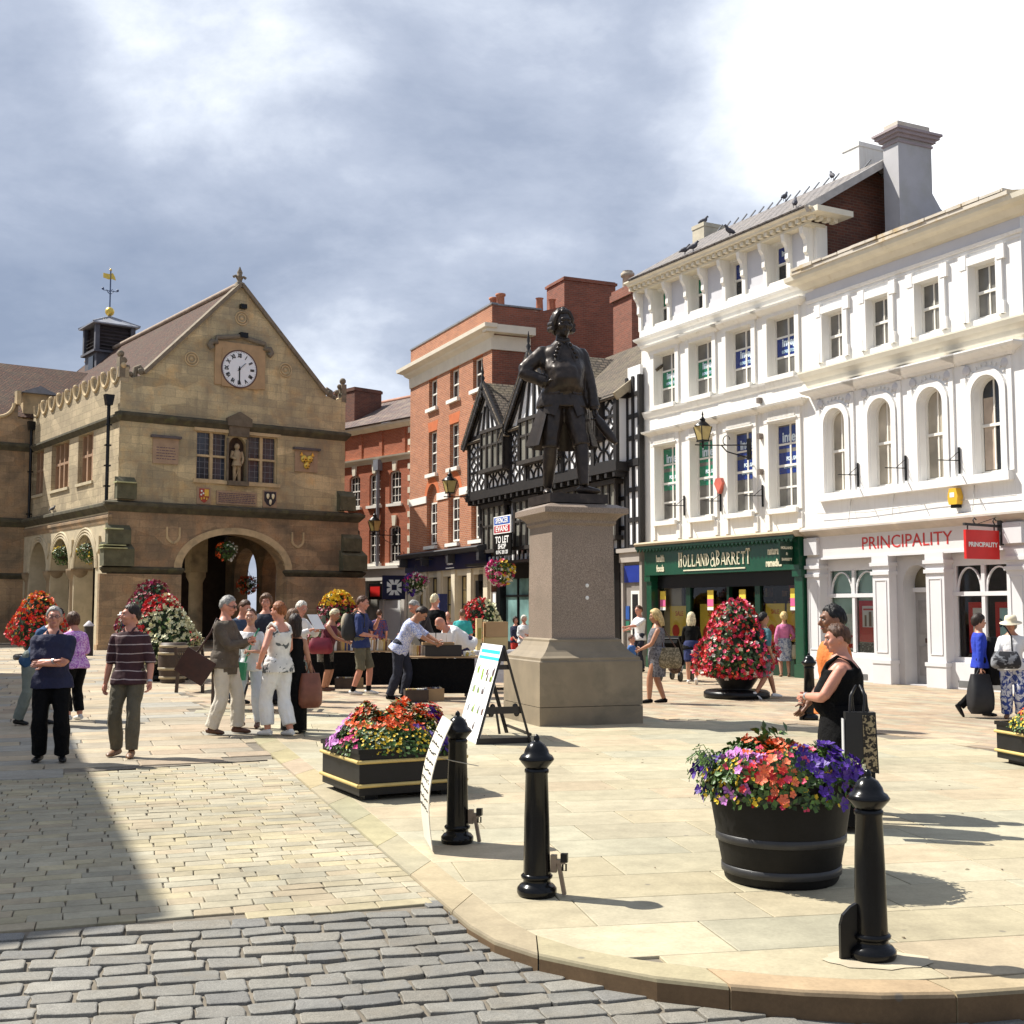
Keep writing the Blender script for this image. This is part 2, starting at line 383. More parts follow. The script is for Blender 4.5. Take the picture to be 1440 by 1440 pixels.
# ------------------------------------------------------------------ camera, sun, sky
cam=bpy.data.cameras.new('camera'); co=bpy.data.objects.new('camera',cam); COL.objects.link(co)
cam.sensor_width=36; cam.lens=36*F_/1440; cam.clip_end=2000; cam.clip_start=.1
co.location=(0,0,H_); co.rotation_euler=(pi/2+TH,0,0); scene.camera=co
scene.view_settings.view_transform='Standard'; scene.view_settings.look='None'; scene.view_settings.gamma=1
scene.view_settings.exposure=.70
SUN=Vector((-.927*cos(R(51)),.375*cos(R(51)),sin(R(51)))).normalized()
sl=bpy.data.lights.new('sun','SUN'); sl.energy=5.0; sl.angle=R(.53); sl.color=(1,.955,.87)
so=bpy.data.objects.new('sun',sl); COL.objects.link(so); so.rotation_euler=SUN.to_track_quat('Z','Y').to_euler(); so.location=(-30,20,60)
W=bpy.data.worlds.new('World'); scene.world=W; t,n,l=nt(W)
bg=n['Background']; out=n['World Output']
sky=n.new('ShaderNodeTexSky'); sky.sky_type='NISHITA'; sky.sun_disc=False; sky.sun_elevation=R(51); sky.sun_rotation=math.atan2(SUN.x,SUN.y)
l.new(sky.outputs[0],bg.inputs[0]); bg.inputs[1].default_value=.07
gen=coord(n,'Generated')
s=n.new('ShaderNodeSeparateXYZ'); l.new(gen,s.inputs[0])
zz=math_(n,l,'ADD',math_(n,l,'MAXIMUM',s.outputs[2],0.0),.30)
cx=math_(n,l,'DIVIDE',s.outputs[0],zz); cy=math_(n,l,'DIVIDE',s.outputs[1],zz)
cv=n.new('ShaderNodeCombineXYZ'); l.new(cx,cv.inputs[0]); l.new(cy,cv.inputs[1]); cv.inputs[2].default_value=SKYSEED
big=noise_(n,l,cv.outputs[0],1.05,9,.56,.35); fine=noise_(n,l,cv.outputs[0],3.2,8,.6,.2)
def toward(u,v,lo,hi):                      # 1 near a direction of the sky, 0 away from it: for brighter and darker cloud patches
    a,b=u-720,720-v; d=Vector((a,F_*cos(TH)-b*sin(TH),F_*sin(TH)+b*cos(TH))).normalized()
    dp=n.new('ShaderNodeVectorMath'); dp.operation='DOT_PRODUCT'; l.new(gen,dp.inputs[0]); dp.inputs[1].default_value=d
    mr=n.new('ShaderNodeMapRange'); mr.interpolation_type='SMOOTHSTEP'; l.new(dp.outputs['Value'],mr.inputs[0])
    mr.inputs[1].default_value=cos(R(lo)); mr.inputs[2].default_value=cos(R(hi)); return mr.outputs[0]
v=math_(n,l,'ADD',math_(n,l,'MULTIPLY',math_(n,l,'SUBTRACT',big,.5),1.30),math_(n,l,'MULTIPLY',math_(n,l,'SUBTRACT',fine,.5),.80))
for (u_,v_,lo,hi,k) in ((1520,110,19,5,.50),(330,95,8,1,.18),(720,40,14,3,.05),(520,560,8,1,.36),(230,300,14,3,-.06),(640,330,12,3,-.06),(1000,160,10,2,.10),(30,420,9,2,-.08)):
    v=math_(n,l,'ADD',v,math_(n,l,'MULTIPLY',toward(u_,v_,lo,hi),k))
v=math_(n,l,'ADD',v,.40)
cc=ramp_(n,l,v,[(.14,(.165,.20,.275)),(.36,(.225,.26,.335)),(.53,(.31,.345,.42)),(.68,(.45,.485,.55)),(.82,(.63,.655,.70)),(.98,(.90,.905,.91))])
bc=n.new('ShaderNodeBackground'); l.new(cc,bc.inputs[0]); bc.inputs[1].default_value=1.16
mx=n.new('ShaderNodeMixShader'); l.new(bg.outputs[0],mx.inputs[1]); l.new(bc.outputs[0],mx.inputs[2])
mx.inputs[0].default_value=.90
l.new(mx.outputs[0],out.inputs[0])

# ------------------------------------------------------------------ ground
def stone(name, rough=.8, bump=.25, spots=True, grain=0):
    m,n,l,b=newmat(name); v=coord(n)
    a=n.new('ShaderNodeVertexColor'); a.layer_name='tone'
    f=noise_(n,l,v,5,6,.65); g=noise_(n,l,v,42,4,.7); h=noise_(n,l,v,.45,6,.6)
    c=mix_(n,l,1.0,a.outputs[0],ramp_(n,l,f,[(.25,.80),(.75,1.16)]),'MULTIPLY')
    c=mix_(n,l,1.0,c,ramp_(n,l,g,[(.25,.86),(.75,1.12)]),'MULTIPLY')
    c=mix_(n,l,1.0,c,ramp_(n,l,h,[(.28,.70),(.55,1.0),(.75,1.08)]),'MULTIPLY')
    if grain:                       # speckled, dusty granite
        sp=noise_(n,l,v,150,3,.8); c=mix_(n,l,1.0,c,ramp_(n,l,sp,[(.30,.62),(.5,1.0),(.68,1.38)]),'MULTIPLY'); du=noise_(n,l,v,6,6,.7); c=mix_(n,l,ramp_(n,l,du,[(.50,0),(.72,.55)]),c,(.19,.165,.125)); g=noise_(n,l,v,24,6,.75)
    if spots:                       # gum and oil spots
        vo=n.new('ShaderNodeTexVoronoi'); setv(vo,Scale=2.6); l.new(v,vo.inputs['Vector'])
        c=mix_(n,l,math_(n,l,'MULTIPLY',ramp_(n,l,vo.outputs['Distance'],[(.035,1),(.06,0)]),.6),c,(.12,.11,.10))
    l.new(c,b.inputs['Base Color']); setv(b,Roughness=rough); b.inputs['Specular IOR Level'].default_value=.3
    hh=math_(n,l,'ADD',math_(n,l,'MULTIPLY',f,.6),math_(n,l,'MULTIPLY',g,.25)); l.new(bump_(n,l,hh,bump,.012),b.inputs['Normal'])
    return m
FLAG=stone('york_flagstone',.75,.22); SETT=stone('granite_sett',.75,1.0,False,1); YSETT=stone('sandstone_sett',.8,.45,False)
FILL=M('sandy_joint_fill',(.17,.145,.11),.95,.25,9,bump=.4)
GROUND=M('ground_grit',(.15,.13,.105),.95,.2,.8)
g=MB(); g.box(-900,900,-60,1500,-.5,-.30); struct(g.build('ground',GROUND))
kerb_px=[(352,1036),(383,1062),(420,1095),(470,1135),(520,1177),(570,1220),(615,1260),(642,1287),(667,1308),(694,1322),(725,1336),(780,1347),(837,1358),(908,1373),(975,1381),(1046,1387),(1100,1392),(1194,1397),(1303,1399),(1440,1391),(1640,1368),(1990,1310)]
kin_px=[(378,1030),(407,1052),(440,1078),(496,1110),(553,1146),(600,1180),(640,1215),(672,1252),(700,1284),(726,1302),(752,1314),(790,1329),(845,1340),(913,1352),(978,1360),(1049,1367),(1102,1372),(1192,1377),(1298,1379),(1428,1372),(1615,1350),(1950,1298)]
KO=[G(*p) for p in kerb_px]; KI=[G(*p) for p in kin_px]
def resample(C,n):
    L=[0]
    for p,q in zip(C,C[1:]): L.append(L[-1]+(q-p).length)
    o=[]
    for i in range(n+1):
        s_=L[-1]*i/n; k=max(j for j in range(len(L)-1) if L[j]<=s_+1e-9); t=(s_-L[k])/max(1e-9,L[k+1]-L[k]); o.append(C[k].lerp(C[k+1],min(1,t)))
    return o
def cr(C):      # smooth the traced curve
    for _ in range(2):
        o=[C[0]]
        for p,q in zip(C,C[1:]): o+= [p.lerp(q,.25),p.lerp(q,.75)]
        C=o+[C[-1]]
    return C
def convex(C):
    o=[]
    for p in C:
        while len(o)>1 and (o[-1].x-o[-2].x)*(p.y-o[-1].y)-(o[-1].y-o[-2].y)*(p.x-o[-1].x)<0: o.pop()
        o.append(p)
    return o
KO=resample(cr(convex(KO)),48); KI=resample(convex(cr(convex(KI))),48)
def inside_half(p,a,b): return (b.x-a.x)*(p[1]-a.y)-(b.y-a.y)*(p[0]-a.x)   # >0: left of a->b (the plaza side)
def in_plaza(p, C):
    i=min(range(len(C)-1), key=lambda k: ((C[k]+C[k+1])/2-Vector((p[0],p[1],0))).length)
    return inside_half(p,C[i],C[i+1])
def clip(poly,a,b):
    o=[]
    for i in range(len(poly)):
        p,q=poly[i],poly[(i+1)%len(poly)]; dp,dq=inside_half(p,a,b),inside_half(q,a,b)
        if dp>=0: o.append(p)
        if dp*dq<0: t=dp/(dp-dq); o.append((p[0]+(q[0]-p[0])*t,p[1]+(q[1]-p[1])*t))
    return o
def stone_prism(mb, poly, z, bev, dep, col, tilt=(0,0), rnd=0):
    """one paving stone: bevelled top"""
    cx=sum(p[0] for p in poly)/len(poly); cy=sum(p[1] for p in poly)/len(poly)
    Z=lambda p: z+(p[0]-cx)*tilt[0]+(p[1]-cy)*tilt[1]
    def inset(p,b):
        d=math.hypot(p[0]-cx,p[1]-cy) or 1; k=max(0,(d-b*1.35)/d); return (cx+(p[0]-cx)*k, cy+(p[1]-cy)*k)
    top=[inset(p,bev) for p in poly]; mb.col=col
    mb.face([(p[0],p[1],Z(p)) for p in top])
    n=len(poly)
    lo=[(p[0],p[1],Z(p)-bev*.6) for p in poly]; hi=[(p[0],p[1],Z(p)) for p in top]; bt=[(p[0],p[1],Z(p)-dep) for p in poly]
    for i in range(n):
        k=(i+1)%n; mb.face([lo[i],lo[k],hi[k],hi[i]]); mb.face([bt[i],bt[k],lo[k],lo[i]])
def field(name, mat, ang, u0,u1,v0,v1, rh, ln, gap, bev, keep, zf, pal, clipC=None, jit=0.0, dep=.1, tilt=0.0, seed=1, curve=0, rough=False):
    rd=random.Random(seed); ca,sa=cos(R(ang)),sin(R(ang)); mb=MB(); v=v0
    while v<v1:
        h=rh if not hasattr(rh,'__len__') else rd.uniform(*rh); u=u0+rd.uniform(0,ln[1])
        while u<u1:
            w=rd.uniform(*ln); q=[]
            for (a,b) in ((u+gap/2,v+gap/2),(u+w-gap/2,v+gap/2),(u+w-gap/2,v+h-gap/2),(u+gap/2,v+h-gap/2)):
                a+=rd.uniform(-jit,jit); b+=rd.uniform(-jit,jit); b+=curve*(a-.5*(u0+u1))**2
                q.append((a*ca-b*sa, a*sa+b*ca))
            u+=w
            k=keep(q)
            if not k: continue
            c=(sum(p[0] for p in q)/4,sum(p[1] for p in q)/4)
            if clipC:
                for i in range(len(clipC)-1):
                    if min((clipC[i]-Vector((*c,0))).length,(clipC[i+1]-Vector((*c,0))).length)<2.2 and len(q)>2: q=clip(q,clipC[i],clipC[i+1])
                if len(q)<3: continue
                ar=abs(sum(q[i][0]*q[(i+1)%len(q)][1]-q[(i+1)%len(q)][0]*q[i][1] for i in range(len(q))))/2
                if ar<.02: continue
            if rough:
                o_=[]
                for i in range(len(q)):
                    p_,c0_,n_=q[i-1],q[i],q[(i+1)%len(q)]; r_=rd.uniform(.006,.020)
                    for t_,w_ in ((p_,1),(n_,1)):
                        L_=math.hypot(t_[0]-c0_[0],t_[1]-c0_[1]) or 1; k_=min(.45,r_/L_); o_.append((c0_[0]+(t_[0]-c0_[0])*k_+rd.uniform(-.004,.004),c0_[1]+(t_[1]-c0_[1])*k_+rd.uniform(-.004,.004)))
                    m_=((c0_[0]+n_[0])/2+rd.uniform(-.006,.006),(c0_[1]+n_[1])/2+rd.uniform(-.006,.006)); o_.append(m_)
                q=o_
            b=rd.choice(pal); f=rd.uniform(.88,1.1)
            stone_prism(mb,q,zf(*c)+rd.uniform(-1,1)*tilt*.12,bev,dep,[x*f for x in b],(rd.uniform(-tilt,tilt),rd.uniform(-tilt,tilt)))
        v+=h
    return struct(mb.build(name,mat))
def ctr(q): return (sum(p[0] for p in q)/len(q),sum(p[1] for p in q)/len(q))
# grey / yellow sett border line and the sett / flagstone border line on the road
B0,B1=G(0,1309),G(615,1269); U0,U1=G(0,1091),G(383,1066)
def dline(p,a,b): return ((b.x-a.x)*(p[1]-a.y)-(b.y-a.y)*(p[0]-a.x))/math.hypot(b.x-a.x,b.y-a.y)
def roadz(x,y): return -.055*max(0,-dline((x,y),B0,B1))
def zone(q):
    c=(sum(p[0] for p in q)/len(q),sum(p[1] for p in q)/len(q))
    if c[1]<20.4:
        if in_plaza(c,KI)>0 or any(in_plaza(p,KI)>0 for p in q): 
            if in_plaza(c,KI)>0: return 's' if beyond(c) else 'p'
            return 'po'
        return 'o'
    return 's' if c[0]>-5-(c[1]-20.4)*.35 else 'o'
D1=[Vector((-30,21.5,0)),Vector((-8,20.4,0)),G(930,1010),G(1127,1018),G(1229,1030),G(1388,1051),Vector((9,7.5,0)),Vector((14,-2,0))]
def beyond(p):   # on the far (shop) side of the paver line
    i=min(range(len(D1)-1), key=lambda k: (lambda a,b: min((a+(b-a)*t-Vector((p[0],p[1],0))).length for t in (0,.25,.5,.75,1)))(D1[k],D1[k+1]))
    return inside_half(p,D1[i],D1[i+1])>0
flagpal=[(.43,.375,.25),(.44,.385,.265),(.42,.375,.265),(.45,.37,.25),(.41,.38,.275),(.43,.385,.265),(.44,.38,.255)]
oldpal=[(.40,.34,.245),(.36,.31,.23),(.42,.34,.23),(.38,.30,.21),(.33,.31,.26),(.43,.36,.25)]
inpl=lambda q: any(in_plaza(p,KI)>0 for p in q)
field('plaza_paving',FLAG,11,-6,22,4.0,30,.585,(.75,1.35),.007,.004, lambda q: zone(q) in ('p','po') and ctr(q)[1]>2.2, lambda x,y:0, flagpal, clipC=KI, seed=3, dep=.12, tilt=.001)
# big worn flags on the left and towards the hall
field('old_flagstones',FLAG,20,-40,22,6,62,(.42,.72),(.55,1.15),.013,.008, lambda q: dline(ctr(q),U0,U1)>0 and (zone(q)=='o' or (zone(q)=='po' and ctr(q)[1]>15)), lambda x,y:-.004, oldpal, seed=5, dep=.12, tilt=.004, jit=.012)
pinkpal=[(.40,.31,.215),(.43,.33,.22),(.42,.35,.24),(.37,.29,.21),(.40,.35,.25),(.41,.30,.20)]
field('street_pavers',FLAG,-61.5,-66,6,-14,24,.21,(.35,.6),.008,.005, lambda q: zone(q)=='s', lambda x,y:-.002, pinkpal, seed=8, dep=.1, tilt=.003)
ypal=[(.385,.335,.225),(.37,.33,.235),(.40,.345,.22),(.355,.325,.24),(.39,.325,.22),(.375,.335,.24)]
notpl=lambda q: not all(in_plaza(p,KO)>.03 for p in q)
field('sandstone_setts',YSETT,19,-12,4,4,16,.150,(.17,.34),.007,.005, lambda q: dline(ctr(q),B0,B1)>.04 and dline(ctr(q),U0,U1)<=-.06 and notpl(q) and -8<ctr(q)[0]<3, lambda x,y:-.012, ypal, seed=11, jit=.006, tilt=.012, dep=.08)
gpal=[(.225,.215,.188),(.20,.193,.172),(.245,.232,.20),(.21,.20,.176),(.185,.18,.166),(.23,.214,.18)]
field('granite_setts',SETT,14,-7,6,1.8,8.4,.155,(.17,.31),.012,.0045, lambda q: dline(ctr(q),B0,B1)<=.04 and notpl(q) and ctr(q)[1]>2.2, lambda x,y:roadz(x,y)-.010, gpal, seed=13, jit=.010, tilt=.035, rough=True, dep=.09)
f=MB(); a=B0+(B0-B1)*3; b=B1+(B1-B0)*4; nrm=Vector((b.y-a.y,-(b.x-a.x),0)).normalized()*6
f.face([(a.x+nrm.x,a.y+nrm.y,-.33-.024),(b.x+nrm.x,b.y+nrm.y,-.33-.024),(b.x,b.y,-.024),(a.x,a.y,-.024)]); struct(f.build('road_bed',FILL))
f=MB(); c_=U0+(U0-U1)*2; d_=U1+(U1-U0)*1.0
f.face([(a.x,a.y,-.026),(b.x,b.y,-.026),(6,16,-.026),(d_.x,d_.y,-.026),(c_.x,c_.y,-.026)]); struct(f.build('sett_bed',FILL))
f=MB(); f.face([(p.x,p.y,-.016) for p in reversed(KI)]+[(p[0],p[1],-.016) for p in ((U1.x,U1.y),(c_.x,c_.y),(-60,30),(-60,90),(60,90),(60,4))][::1]); struct(f.build('paving_bed',FILL))
# kerb stones
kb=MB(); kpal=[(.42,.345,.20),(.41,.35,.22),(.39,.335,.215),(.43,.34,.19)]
NK=96; ko,ki=resample(KO,NK),resample(KI,NK); rd=random.Random(4)
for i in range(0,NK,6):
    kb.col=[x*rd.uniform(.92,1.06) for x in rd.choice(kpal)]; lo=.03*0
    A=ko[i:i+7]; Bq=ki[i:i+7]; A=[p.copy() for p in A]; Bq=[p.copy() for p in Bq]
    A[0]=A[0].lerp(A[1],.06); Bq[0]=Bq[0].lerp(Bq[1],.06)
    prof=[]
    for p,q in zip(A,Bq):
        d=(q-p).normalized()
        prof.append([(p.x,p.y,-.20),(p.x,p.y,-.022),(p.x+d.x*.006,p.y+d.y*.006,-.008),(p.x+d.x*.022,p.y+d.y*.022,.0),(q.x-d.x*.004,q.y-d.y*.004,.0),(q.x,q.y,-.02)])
    kb.smooth=False; c_top=kb.col; kb.grid([r[3:] for r in prof]); kb.col=[.62*x for x in c_top]; kb.grid([r[1:4] for r in prof]); kb.col=(.15,.095,.05); kb.grid([r[:2] for r in prof]); kb.col=c_top  # front face darkened in its colour for both shade and dirt
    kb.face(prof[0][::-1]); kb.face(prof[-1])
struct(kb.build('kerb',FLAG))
# ------------------------------------------------------------------ stone market hall
HA=R(36.65)
hall=thing('market_hall','two storey old stone market hall with gable clock and arched open ground floor','town hall',(-16.988,50.237,0),HA)
SIDE=Matrix(((0,1,0,.5),(-1,0,0,0),(0,0,1,0),(0,0,0,1)))        # wall-local (x=-y, y inward) -> hall left side
SIDEU=Matrix(((0,1,0,.77),(-1,0,0,0),(0,0,1,0),(0,0,0,1)))
# lower walls
m=MB(); wall(m,.35,12.15,0,6.0,[(3.54,8.4,0,4.95,1.55)],0,.9,20)
m.box(.5,1.4,.0+.001,.9,0,0.001)
m.build('lower_front_wall',STONEL,hall)
m=MB(); arches=[(-4.85,-1.92,0,4.9,1.47),(-8.38,-5.46,0,4.9,1.47),(-11.85,-9.0,0,4.9,1.47)]
wall(m,-13.2,-.0,0,6.0,arches,0,.85,16); m.xform(SIDE); m.build('side_arcade_wall',PALEDRESS,hall)
m=MB(); wall(m,-13.2,0,0,6.0,[(-a[1],-a[0],*a[2:]) if 0 else a for a in arches],0,.8,16); m.xform(Matrix(((0,1,0,11.2),(-1,0,0,0),(0,0,1,0),(0,0,0,1)))); m.build('far_arcade_wall',STONEL,hall)
m=MB(); wall(m,-13.2,0,0,6.0,[(a[0]-.0,a[1],*a[2:]) for a in arches],0,.0,16); m.xform(Matrix(((0,1,0,1.35),(-1,0,0,0),(0,0,1,0),(0,0,0,1)))); m.build('arcade_lining',M('arcade_shade_stone',(.16,.105,.06),.9,.2,2),hall)  # lining coloured darker to imitate shade inside the arches
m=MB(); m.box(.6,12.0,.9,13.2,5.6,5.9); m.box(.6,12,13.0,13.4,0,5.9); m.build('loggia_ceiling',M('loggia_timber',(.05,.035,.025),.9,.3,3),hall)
m=MB()
for y in (5.15,8.7):
    m.lathe([(.42,0),(.42,.25),(.34,.35),(.32,2.9),(.36,3.0),(.46,3.2),(.46,3.4)],16,(6.3,y,0)); m.box(5.9,6.7,y-.4,y+.4,3.4,5.6)
m.parts('loggia_column',DRESS,hall)
# side piers: rounded engaged columns with capitals
m=MB()
for y in (5.15,8.7,12.3):
    m.lathe([(.46,0),(.46,.3),(.40,.42),(.37,2.95),(.42,3.05),(.52,3.22),(.54,3.38)],20,(.78,y,0),1.0,.72)
    m.box(.34,1.3,y-.38,y+.38,3.38,3.46)
m.parts('arcade_column',M('brown_column_stone',(.27,.195,.115),.85,.16,2.2,col2=(.17,.13,.085),bump=.3,bscale=30),hall)
# arch mouldings on the side and small shields in the spandrels
m=MB()
for a in arches:
    c=(a[0]+a[1])/2
    for rr,p in ((1.50,.05),(1.62,.09),(1.74,.05)):
        m.tube([(c-rr*cos(pi*i/18),-p*.2,3.42+rr*sin(pi*i/18)) for i in range(19)],.06,6)
for x in (-1.45,-5.15,-8.7): m.box(x-.17,x+.17,-.10,0,4.2,4.75); m.prism([(x-.17,4.2),(x,4.0),(x+.17,4.2)],'y',-.10,0)
m.xform(SIDE); m.build('arch_moulding',PALEDRESS,hall)
# front arch ring, inset shields, impost string, base course
m=MB(); o=arc(3.2,8.74,3.4,1.83,26); i_=arc(3.54,8.4,3.4,1.55,26)
for k in range(26): m.face([(i_[k][0],-.05,i_[k][1]),(i_[k+1][0],-.05,i_[k+1][1]),(o[k+1][0],-.05,o[k+1][1]),(o[k][0],-.05,o[k][1])][::-1]); m.face([(o[k][0],-.05,o[k][1]),(o[k+1][0],-.05,o[k+1][1]),(o[k+1][0],0.02,o[k+1][1]),(o[k][0],0.02,o[k][1])]); m.face([(i_[k][0],-.05,i_[k][1]),(i_[k][0],0.1,i_[k][1]),(i_[k+1][0],0.1,i_[k+1][1]),(i_[k+1][0],-.05,i_[k+1][1])])
m.build('arch_ring',DRESS,hall)
m=MB()
for x0 in (2.86,8.72):
    P=[(x0,5.15),(x0,4.75),(x0+.06,4.6),(x0+.28,4.46),(x0+.5,4.6),(x0+.56,4.75),(x0+.56,5.15)]
    for a,b in zip(P,P[1:]): m.bar((a[0],-.02,a[1]),(b[0],-.02,b[1]),.07,.10)
m.parts('blank_shield',DRESS,hall)
def string(mb,x0,x1,z,h,p,y=0):
    s0=len(mb.v); mould(mb,x0,x1,[(.03,z),(p*.5,z+h*.25),(p,z+h*.55),(p,z+h*.8),(.02,z+h)]); mb.xform(Matrix.Translation((0,y,0)),s0)
m=MB(); string(m,.2,3.5,3.14,.30,.16); string(m,8.44,12.35,3.14,.30,.16); string(m,.35,12.15,5.72,.46,.24)
string(m,.80,4.0,9.60,.42,.20,.12) if 0 else None
m.parts('lower_string_course',MOSS,hall)
m=MB(); string(m,-13.2,-.0,5.72,.44,.24); m.xform(SIDE); m.build('side_string_course',MOSS,hall)
m=MB(); string(m,-13.2,-.0,5.25,.40,.10); m.xform(SIDE); m.build('side_frieze',STONEL,hall)
m=MB(); m.box(-.06,3.3,-.25,.1,0,.22); m.box(8.7,12.6,-.25,.1,0,.22); m.box(.02,3.5,-.14,.1,.0,3.12); m.box(8.44,12.48,-.14,.1,0,3.12); m.parts('base_plinth',STONEL,hall)
# corner buttresses, weathered green, stepping in
m=MB()
for x0,sg in ((.3,1),(12.2,-1)):
    a=lambda d:x0+sg*d
    xs=lambda d0,d1: tuple(sorted((a(d0),a(d1))))
    for (d0,d1,y0,z0,z1) in ((-.22,1.05,-.42,3.44,4.15),(-.02,.95,-.26,4.35,4.95),(.32,1.15,-.24,6.25,6.9)):
        q=xs(d0,d1); m.box(q[0],q[1],y0,.1,z0,z1); m.prism([(.1,z1),(y0,z1),(.1,z1+.28)][::-1],'x',q[0],q[1])
m.parts('corner_buttress',M('algae_stone',(.10,.095,.055),.95,.3,3,col2=(.19,.17,.11),bump=.4,bscale=25),hall)
m=MB(); m.box(.0,1.02,-.52,.1,4.15,4.19); m.box(.04,.98,-.46,.1,4.27,4.31); m.box(.56,1.4,-.34,.1,6.9,6.95); m.box(.2,.9,-.32,.1,4.95,5.0); m.parts('buttress_ledge',M('lichen_ledge',(.42,.42,.22),.9,.2,5),hall)
# upper front wall with gable
sh=lambda pts,y: [(p[0],y,p[1]) for p in pts]
m=MB(); wops=[(4.15,5.62,7.3,9.42),(6.5,8.0,7.3,9.42),(5.66,6.46,7.3,9.3,.4)]
wall(m,.77,11.46,6.0,9.9,wops,.12,.3,10)
gp=[(.77,9.9),(11.46,9.9),(11.46,11.75),(10.95,11.45),(10.45,11.60),(6.25,16.05),(5.95,16.05),(1.72,11.60),(1.25,11.4),(.77,11.75)]
m.face(sh(gp,.12)); m.face(sh(gp[::-1],.6))
for p,q in zip(gp[2:],gp[3:]): m.face([(p[0],.12,p[1]),(q[0],.12,q[1]),(q[0],.6,q[1]),(p[0],.6,p[1])][::-1])
m.face([(11.46,.12,6),(11.46,13,6),(11.46,13,11),(11.46,.12,11)])
m.build('gable_wall',STONEU,hall)
m=MB(); string(m,.77,5.5,9.55,.42,.22,.12); string(m,6.7,11.46,9.55,.42,.22,.12); m.parts('upper_string_course',MOSS,hall)
m=MB(); string(m,-13.0,-.0,9.52,.36,.2); m.xform(SIDEU); m.build('side_cornice',MOSS,hall)
# coping
m=MB()
for sg in (1,-1):
    X=lambda x: 6.1+sg*(x-6.1)
    pts=[(X(6.1),.28,16.22),(X(1.75),.28,11.68)]; d=Vector(pts[1])-Vector(pts[0])
    m.bar(pts[0],pts[1],.62,.16)
    for k in range(7):   # curl at the kneeler
        t=k/6*pi*1.3; 
    cur=[(X(1.8),.3,11.75),(X(1.62),.3,11.95),(X(1.45),.3,11.85),(X(1.42),.3,11.5),(X(1.25),.3,11.25),(X(1.0),.3,11.3),(X(.88),.3,11.75),(X(.80),.3,12.3)]
    m.tube(cur,[.10,.12,.13,.12,.12,.12,.12,.09],8)
    m.box(*sorted((X(.70),X(.95))),.1,.5,11.4,12.25); m.ball((X(.80),.3,12.42),.16,10)
    for k in range(3): m.ball((X(.98+.13*k),.3,12.15-.28*k),.12,8)
    m.ball((X(1.62),.12,11.72),.16,8,sy=.6)
m.lathe([(.28,16.1),(.2,16.3),(.1,16.38),(.14,16.5),(.2,16.56),(.1,16.64),(.13,16.78),(.07,16.92),(.02,17.05)],12,(6.1,.3,0))
for s_ in (-1,1): m.tube([(6.1,.3,16.5),(6.1+.2*s_,.3,16.62),(6.1+.3*s_,.3,16.55)],[.06,.06,.07],6)
m.build('gable_coping',M('weathered_coping',(.20,.16,.11),.9,.25,3,col2=(.10,.09,.06),bump=.4),hall)
# windows with leaded lights
LEADG=glass_('leaded_glass',(.035,.042,.06),.12)
def mullioned(parent, x0,x1,z0,z1,y,nx,nz,mat,pane,w=.13):
    f=MB()
    for i in range(nx+1):
        xx=x0+(x1-x0)*i/nx; f.box(max(x0,xx-w/2),min(x1,xx+w/2),y,y+.16,z0,z1)
    for j in range(nz+1):
        zz=z0+(z1-z0)*j/nz
        for i in range(nx):
            f.box(x0+(x1-x0)*i/nx+w/2,x0+(x1-x0)*(i+1)/nx-w/2,y+.004,y+.15,max(z0,zz-w*.35),min(z1,zz+w*.35))
    fo=f.build('mullion_window',mat,parent)
    p=MB(); p.face([(x0,y+.13,z0),(x1,y+.13,z0),(x1,y+.13,z1),(x0,y+.13,z1)]); p.build('pane',pane,fo)
    k=MB()
    for i in range(1,nx*3): xx=x0+(x1-x0)*i/(nx*3); k.box(xx-.008,xx+.008,y+.118,y+.128,z0,z1)
    for j in range(1,nz*4): zz=z0+(z1-z0)*j/(nz*4); k.box(x0,x1,y+.117,y+.127,zz-.008,zz+.008)
    k.build('lead_cames',LEAD,fo); return fo
mullioned(hall,4.15,5.62,7.3,9.42,.22,2,2,DRESS,LEADG); mullioned(hall,6.5,8.0,7.3,9.42,.22,2,2,DRESS,LEADG)
m=MB()
for a,b in ((4.02,5.64),(6.48,8.13)): m.box(a,b,.04,.12,9.42,9.56); m.box(a,b,.02,.12,7.14,7.3)
m.parts('window_surround',DRESS,hall)
# side upper wall, mullioned windows set deep in the wall
m=MB(); sw=[(-5.6,-3.48,7.3,9.5),(-9.7,-6.94,7.3,9.5),(-12.9,-11.0,7.3,9.5)]
wall(m,-13.2,-.12,6.0,9.6,sw,0,.45); wall(m,-13.2,-.12,9.6,11.2,[],0,.4)
# scalloped parapet
for k in range(10):
    c=-.75-1.29*k; aa=arc(c-.645,c+.645,11.85,-.0,1); P=[(c-.645,11.2),(c+.645,11.2),(c+.645,11.85)]+[(c+.5*cos(pi*i/10),11.85-.62*sin(pi*i/10)) for i in range(11)]+[(c-.645,11.85)]
    m.prism(P,'y',0,.35)
m.xform(SIDEU); m.build('side_upper_wall',STONES,hall)
m=MB()
for k in range(10):
    c=-.75-1.29*k
    m.tube([(c+.5*cos(pi*i/12),-.02,11.85-.62*sin(pi*i/12)) for i in range(13)],.07,6); m.ball((c+.645,.1,11.9),.13,8)
m.xform(SIDEU); m.build('parapet_scallop',DRESS,hall)
m=MB()
for k in range(10):
    c=-.75-1.29*k; m.prism([(c+.5*cos(pi*i/10),11.85-.60*sin(pi*i/10)) for i in range(11)][::-1],'y',.3,.33)
m.xform(SIDEU); m.build('parapet_lead',LEAD,hall)
sd=bpy.data.objects.new('side_windows',None); COL.objects.link(sd); sd.parent=hall; sd.matrix_local=SIDEU
m=None
